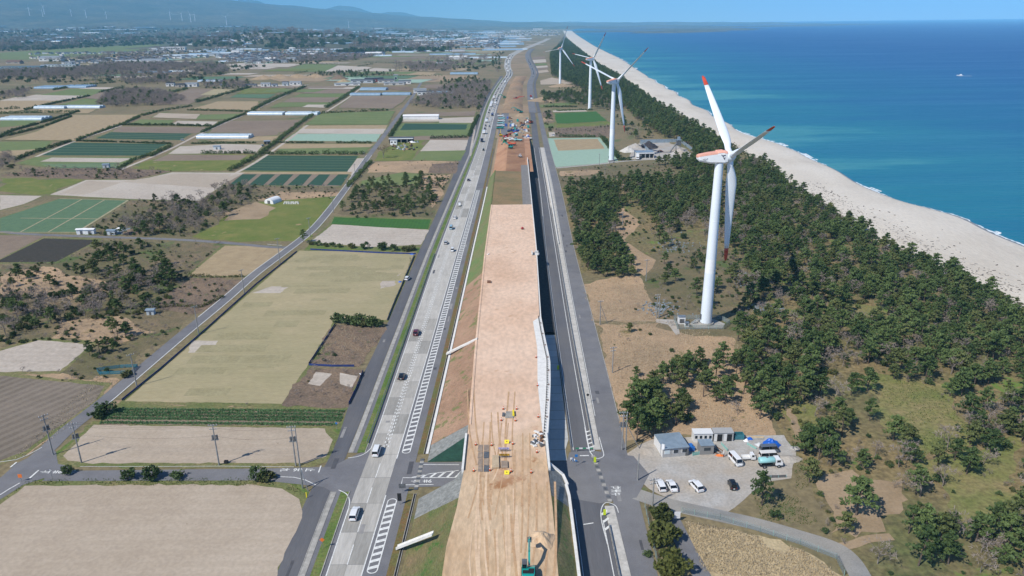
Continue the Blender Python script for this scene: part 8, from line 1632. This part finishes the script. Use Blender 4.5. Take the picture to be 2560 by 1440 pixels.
# ================================================================== GRAVEL YARD
M_HUT = mat('hut_panel', rgb(176, 176, 174), rgb(164, 164, 162), 1.0, rough=0.55); M_HUTW = mat('hut_white', rgb(222, 222, 220), rough=0.5)
x0, y0 = P(1656, 1145); x1, y1 = P(1721, 1139); ang = math.atan2(y1 - y0, x1 - x0); Lh = math.hypot(x1 - x0, y1 - y0)
of = thing('site_office', 'grey three bay prefab site office with blue grey roof', 'site office', (x0, y0, 0.05), ang); bw = Lh / 3
for i in range(3):
    mb = MB(); mb.box(bw * (i + 0.5), 3.3, 0, bw - 0.04, 6.6, 2.6); b = mb.build('bay', M_HUT, of); mb = MB(); mb.box(bw * (i + 0.5), 3.2, 2.6, bw - 0.02, 7.1, 0.1); mb.build('roof_sheet', M_BLUER, of)
    mb = MB(); mb.box(bw * (i + 0.5), -0.03, 1.0, bw * 0.62, 0.07, 1.1); f = mb.build('window_frame', M_WHITE, b); mb = MB(); mb.box(bw * (i + 0.5), -0.06, 1.08, bw * 0.55, 0.06, 0.95); mb.build('pane', M_WIN if i else mat('pale_blind', rgb(200, 212, 214)), f)
mb = MB(); mb.box(bw * 2.8, -0.05, 0.05, 0.8, 0.08, 2.0); mb.build('door', M_GREYM, of); mb = MB(); mb.box(0.02, 3.3, 0.02, 0.06, 6.6, 2.56); mb.build('white_side_wall', M_HUTW, of)
def hutbox(u, v, L, W, h, rz, lab, wall, roof, win=1, open_=0, name='site_hut'):
    t = thing(name, lab, 'hut' if name == 'site_hut' else 'container', (*P(u, v), 0.05), rz); mb = MB(); mb.box(0, W / 2, 0, L, W, h); mb.build('wall', wall, t); mb = MB(); mb.box(0, W / 2, h, L + 0.2, W + 0.3, 0.09); mb.build('roof', roof, t)
    for i in range(win): xx = -L / 2 + L * (i + 0.5) / win; mb = MB(); mb.box(xx, -0.03, h * 0.45, L / win * 0.5, 0.07, h * 0.32); mb.build('window', M_WIN, t)
    for i in range(open_): xx = -L / 2 + L * (i + 0.5) / open_ + 0.25; mb = MB(); mb.box(xx, -0.02, 0.1, L / open_ * 0.5, 0.06, h * 0.8); mb.build('doorway', M_DARK, t); mb = MB(); mb.box(xx - L / open_ * 0.42, -0.05, 0.1, L / open_ * 0.3, 0.06, h * 0.85); mb.build('door_leaf', M_HUTW, t)
    return t
hutbox(1767, 1137, 3.3, 2.8, 2.6, 0.05, 'small dark grey guard hut beside the site office', mat('hut_dark', rgb(134, 134, 132), rough=0.6), M_BLUER); hutbox(1757, 1106, 4.8, 2.4, 2.5, 0.0, 'white toilet unit with blue windows behind the guard hut', M_HUTW, M_HUTW, 4); hutbox(1808, 1104, 5.0, 2.4, 2.5, 0.0, 'pair of grey store containers with open doors', M_HUT, mat('grey_lid', rgb(168, 168, 166), rough=0.6), 0, 2, 'store_container')
sk = thing('waste_skip', 'teal steel skip beside the store containers', 'skip', (*P(1848, 1100), 0.05))
TEALM = mat('teal_steel', rgb(60, 128, 140), rgb(50, 110, 122), 1.0, rough=0.6)
for sx, sy, cx_, cy_ in ((2.4, 0.08, 0, 0), (2.4, 0.08, 0, 1.5), (0.08, 1.42, -1.16, 0.75), (0.08, 1.42, 1.16, 0.75)): mb = MB(); mb.box(cx_, cy_, 0.1, sx, sy, 1.4); mb.build('side', TEALM, sk)
mb = MB(); mb.box(0, 0.75, 0, 2.3, 1.4, 0.1); mb.build('floor', M_DARK, sk)
TARP = mat('blue_tarpaulin', rgb(28, 104, 206), rgb(22, 88, 184), 1.5, rough=0.45)
heap(1928, 1113, 2.2, 2.1, TARP, 'bright blue tarpaulin heap in the yard corner', 0.05, 0.8, 'tarpaulin_heap', 0.6); heap(1874, 1097, 0.9, 0.6, TARP, 'small blue tarpaulin bundle beside the lumber', 0.05, 0.7, 'tarpaulin_heap', 0.6); heap(1800, 1139, 1.3, 0.5, ORNG, 'orange netting heap in front of the guard hut', 0.05, 0.4, 'netting_heap', 0.6); heap(1987, 1121, 1.3, 0.5, FM['gravel'], 'small pale gravel heap beyond the tarpaulin', 0.0); heap(1972, 1147, 3.4, 0.8, FM['gravel'], 'broad pale gravel heap beside the passenger van', 0.0, 0.6); heap(1625, 1128, 3, 0.6, FM['gravel'], 'low grey gravel heap left of the site office', 0.0, 0.8); heap(1866, 1103, 0.8, 0.7, M_WHITE, 'white bag heap beside the lumber', 0.05, 0.8, 'bag_heap', 0.6); heap(1898, 1112, 1.1, 0.6, SCR[0], 'white and black hose heap beside the blue tarpaulin', 0.05, 0.8, 'hose_heap', 0.8)
for i in range(6): x, y = P(1875, 1099 - i * 1.2); mb = MB(); mb.box(1.7, 0, 0, 3.6, 0.22, 0.16); tag(mb.build('timber_beam', mat('fresh_timber', rgb(214, 190, 150), rgb(196, 172, 132), 1.0) if i > 2 else M_CONC, None, (x, y, 0.08 + 0.0 * i), -0.05), 'timber beam in the lumber row at the yard back' if i > 2 else 'grey beam in the lumber row at the yard back', 'timber', 'timber beams' if i > 2 else 'grey beams')
for i in range(6): x, y = P(1706 + i * 3, 1112); mb = MB(); mb.tube([(0, 0, 0.15), (-1.3, 3.6, 0.9)], 0.1, 6); tag(mb.build('pipe', M_DARK, None, (x, y, 0.05)), 'black pipe leaning beside the site office', 'pipe', 'black pipes')
for i in range(3): mb = MB(); mb.box(0, 0, 0, 0.9, 0.9, 0.9 + 0.3 * (i == 0)); mb.box(0, 0, 0.9, 0.95, 0.95, 0.06); tag(mb.build('blue_crate', mat('blue_crate', rgb(40, 110, 190), rough=0.5), None, (*P(1726 + (i % 2) * 5, 1126 - (i // 2) * 7), 0.06), 0.2 * i), 'blue plastic crate between the site office and guard hut', 'crate', 'blue crates')
fence(PP([(1731, 1140), (1748, 1137)]), 1.0, 'teal pipe gate between the office and guard hut', CARP['aqua'], mat('teal_gate', rgb(120, 190, 180), rough=0.6, alpha=0.6), 1.2, name='gate')
fence(PP([(1803, 1112), (1818, 1128)]), 0.8, 'stack of pale teal railings in the yard', CARP['aqua'], mat('teal_gate2', rgb(150, 200, 190), rough=0.6, alpha=0.7), 1.0, name='railing_stack'); fence(PP([(1868, 1112), (1890, 1124)]), 0.7, 'stack of pale teal railings beside the pickup', CARP['aqua'], MATS['teal_gate2'], 1.0, name='railing_stack'); fence(PP([(1908, 1196), (1965, 1194)]), 0.8, 'low dark rack of scaffold tubes at the yard edge', CARP['aqua'], M_GREYM, 1.5, name='tube_rack')
fl = thing('flag_pole', 'white banner flag on a pole at the office corner', 'flag', (*P(1650, 1146), 0)); mb = MB(); mb.cyl(0, 0, 0, 4.2, 0.04, n=6); mb.build('pole', M_STEEL, fl); mb = MB()
vs = [(0.03 + 1.1 * i / 5, 0.14 * math.sin(i * 1.3), z) for z in (2.5, 4.1) for i in range(6)]; mb.add(vs, [(i, i + 1, 7 + i, 6 + i) for i in range(5)]); mb.build('flag_cloth', M_WHITE, fl)
mb = MB(); 
# planks and bars on the ground near the guard hut
for i in range(7): x, y = P(1786 + i * 2.2, 1132 - i * 1.5); mb = MB(); mb.box(0, 0, 0, 0.2, 2.6, 0.12); tag(mb.build('plank', [MATS['rust_brown'], M_GREYM, M_CONC][i % 3], None, (x, y, 0.07), 0.5), ('rust brown', 'grey', 'pale')[i % 3] + ' plank lying between the guard hut and the van', 'plank', 'planks by the guard hut ' + str(i % 3))
# ================================================================== PEOPLE
def person(loc, rz, shirt, pants, hat, label, bend=0.0):
    t = thing('person', label, 'person', loc, rz)
    J = dict(pel=(0, 0, 0.92), chest=(0, 0.02 + bend * 0.3, 1.32 - bend * 0.1), neck=(0, 0.03 + bend * 0.45, 1.5 - bend * 0.16), head=(0, 0.06 + bend * 0.55, 1.64 - bend * 0.2), ls=(-0.19, 0.02 + bend * 0.4, 1.43 - bend * 0.14), rs=(0.19, 0.02 + bend * 0.4, 1.43 - bend * 0.14), le=(-0.27, 0.06 + bend * 0.5, 1.15), re=(0.27, 0.1 + bend * 0.5, 1.17), lh=(-0.25, 0.2 + bend * 0.5, 0.93), rh=(0.24, 0.3 + bend * 0.5, 1.0), lt=(-0.1, 0, 0.86), rt=(0.1, 0, 0.86), lk=(-0.12, 0.05, 0.48), rk=(0.13, -0.02, 0.48), la=(-0.12, -0.02, 0.09), ra=(0.14, -0.08, 0.09), lf=(-0.13, 0.15, 0.05), rf=(0.15, 0.1, 0.05))
    E = [('pel', 'chest'), ('chest', 'neck'), ('neck', 'head'), ('chest', 'ls'), ('ls', 'le'), ('le', 'lh'), ('chest', 'rs'), ('rs', 're'), ('re', 'rh'), ('pel', 'lt'), ('lt', 'lk'), ('lk', 'la'), ('la', 'lf'), ('pel', 'rt'), ('rt', 'rk'), ('rk', 'ra'), ('ra', 'rf')]
    rad = dict(pel=0.16, chest=0.17, neck=0.065, head=0.105, ls=0.075, rs=0.075, le=0.05, re=0.05, lh=0.042, rh=0.042, lt=0.1, rt=0.1, lk=0.07, rk=0.07, la=0.05, ra=0.05, lf=0.04, rf=0.04)
    ks = list(J); me = bpy.data.meshes.new('person_body'); me.from_pydata([J[k] for k in ks], [(ks.index(a), ks.index(b)) for a, b in E], [])
    o = bpy.data.objects.new('body', me); col.objects.link(o); o.modifiers.new('skin', 'SKIN'); sv = me.skin_vertices[0].data
    for i, k in enumerate(ks): sv[i].radius = (rad[k], rad[k] * (0.75 if k in ('pel', 'chest') else 1)); sv[i].use_root = (k == 'pel')
    o.modifiers.new('sub', 'SUBSURF').levels = 1
    m2 = bpy.data.meshes.new_from_object(o.evaluated_get(bpy.context.evaluated_depsgraph_get())); bpy.data.objects.remove(o)
    SK = mat('skin', rgb(196, 150, 122), rough=0.6)
    for m in (shirt, pants, SK): m2.materials.append(m)
    for p in m2.polygons: z = p.center.z; y = p.center.y; p.material_index = 1 if z < 0.93 and abs(p.center.x) < 0.2 else (2 if z > 1.5 - bend * 0.16 else 0); p.use_smooth = True
    obj('body', m2, t); mb = MB(); hx, hy, hz_ = J['head']; mb.tube([(hx, hy, hz_ + 0.02), (hx, hy, hz_ + 0.1), (hx, hy, hz_ + 0.16)], [0.135, 0.12, 0.05], 12); mb.tube([(hx, hy + 0.03, hz_ + 0.02), (hx, hy + 0.03, hz_ + 0.035)], [0.165, 0.165], 12); mb.build('helmet', hat, t)
WSH = mat('white_shirt', rgb(214, 216, 218), rough=0.8); DPT = mat('dark_trousers', rgb(44, 46, 54), rough=0.85)
person((*P(1809, 1143), 0.06), 1.2, WSH, DPT, M_WHITE, 'person in white helmet and pale jacket beside the orange netting'); person((*P(1026, 652), 0.03), 2.0, DPT, DPT, M_DARK, 'person in dark clothes at the corner of the turf field'); person((*P(902, 944), 0.06), 0.5, WSH, DPT, M_DARK, 'person in white shirt and black cap bending over the blue net fence', 0.8)
# sheet covered bundles on the turf field edge, drift litter on the beach
for u, v, lab in ((1000, 705, 'blue tarpaulin bundle beside the parked white hatchback'), (1030, 636, 'blue tarpaulin bundle at the end of the shrub row')): heap(u, v, 0.9, 0.5, TARP, lab, 0.05, 0.7, 'tarpaulin_heap', 0.6)
cb = thing('control_box', 'black irrigation pump on the field edge by the transformer pole', 'pump', (*P(566, 1158), 0.05)); mb = MB(); mb.box(0, 0, 0, 0.9, 0.7, 0.7); mb.build('housing', M_DARK, cb); mb = MB(); mb.tube([(0.4, 0, 0.4), (1.2, 0.3, 0.15), (2.2, 0.3, 0.1)], 0.07, 6); mb.build('hose', M_GREYM, cb)
DRIFT = mat('driftwood', rgb(110, 104, 98), rgb(78, 74, 70), 1.0); mb = MB(); r = random.Random(9)
for i in range(1500):
    y = r.uniform(250, 480); t = abs(r.gauss(0, 0.13)) + 0.02; x = inner(y) + (coast(y) - inner(y)) * t
    if t > 0.75: continue
    a = r.uniform(0, 3.14); L = r.uniform(0.3, 1.5); mb.box(x, y, 0.5 + 0.4 * min(1, t * 3), L, r.uniform(0.12, 0.5), r.uniform(0.1, 0.35), a)
tag(mb.build('beach_litter', DRIFT), 'grey driftwood and litter strewn along the back of the beach', 'driftwood', kind='stuff')
mb = MB()
for i in range(500): u, v = rng.choice(((1690, 615), (1650, 770), (1880, 700), (1850, 590), (1920, 770))); x, y = P(u + rng.gauss(0, 26), v + rng.gauss(0, 9)); mb.box(x, y, 0, rng.uniform(0.3, 0.9), rng.uniform(0.3, 0.7), rng.uniform(0.15, 0.5), rng.uniform(0, 3))
tag(mb.build('rubble', SCR[3]), 'grey rubble scattered around the nearest turbine', 'rubble', kind='stuff')
HAZE_COL = (0.28, 0.69, 1.0, 1.0); HAZE_DENS = 5.6e-5; HAZE_G = -0.35
# ================================================================== HAZE
mb = MB(); mb.box(-12000, 20800, -3.0, 86000, 46000, 1503.0)
hz = tag(mb.build('haze', []), 'thin blue sea haze over the whole coast', 'haze', kind='stuff')
hm = bpy.data.materials.new('haze_air'); hm.use_nodes = True; hn = hm.node_tree
for nd in list(hn.nodes):
    if nd.type != 'OUTPUT_MATERIAL': hn.nodes.remove(nd)
pv = hn.nodes.new('ShaderNodeVolumePrincipled'); pv.inputs['Color'].default_value = HAZE_COL; pv.inputs['Density'].default_value = HAZE_DENS
pv.inputs['Anisotropy'].default_value = HAZE_G; pv.inputs['Density Attribute'].default_value = ''
hn.links.new(pv.outputs[0], hn.nodes['Material Output'].inputs['Volume'])
hz.data.materials.append(hm)
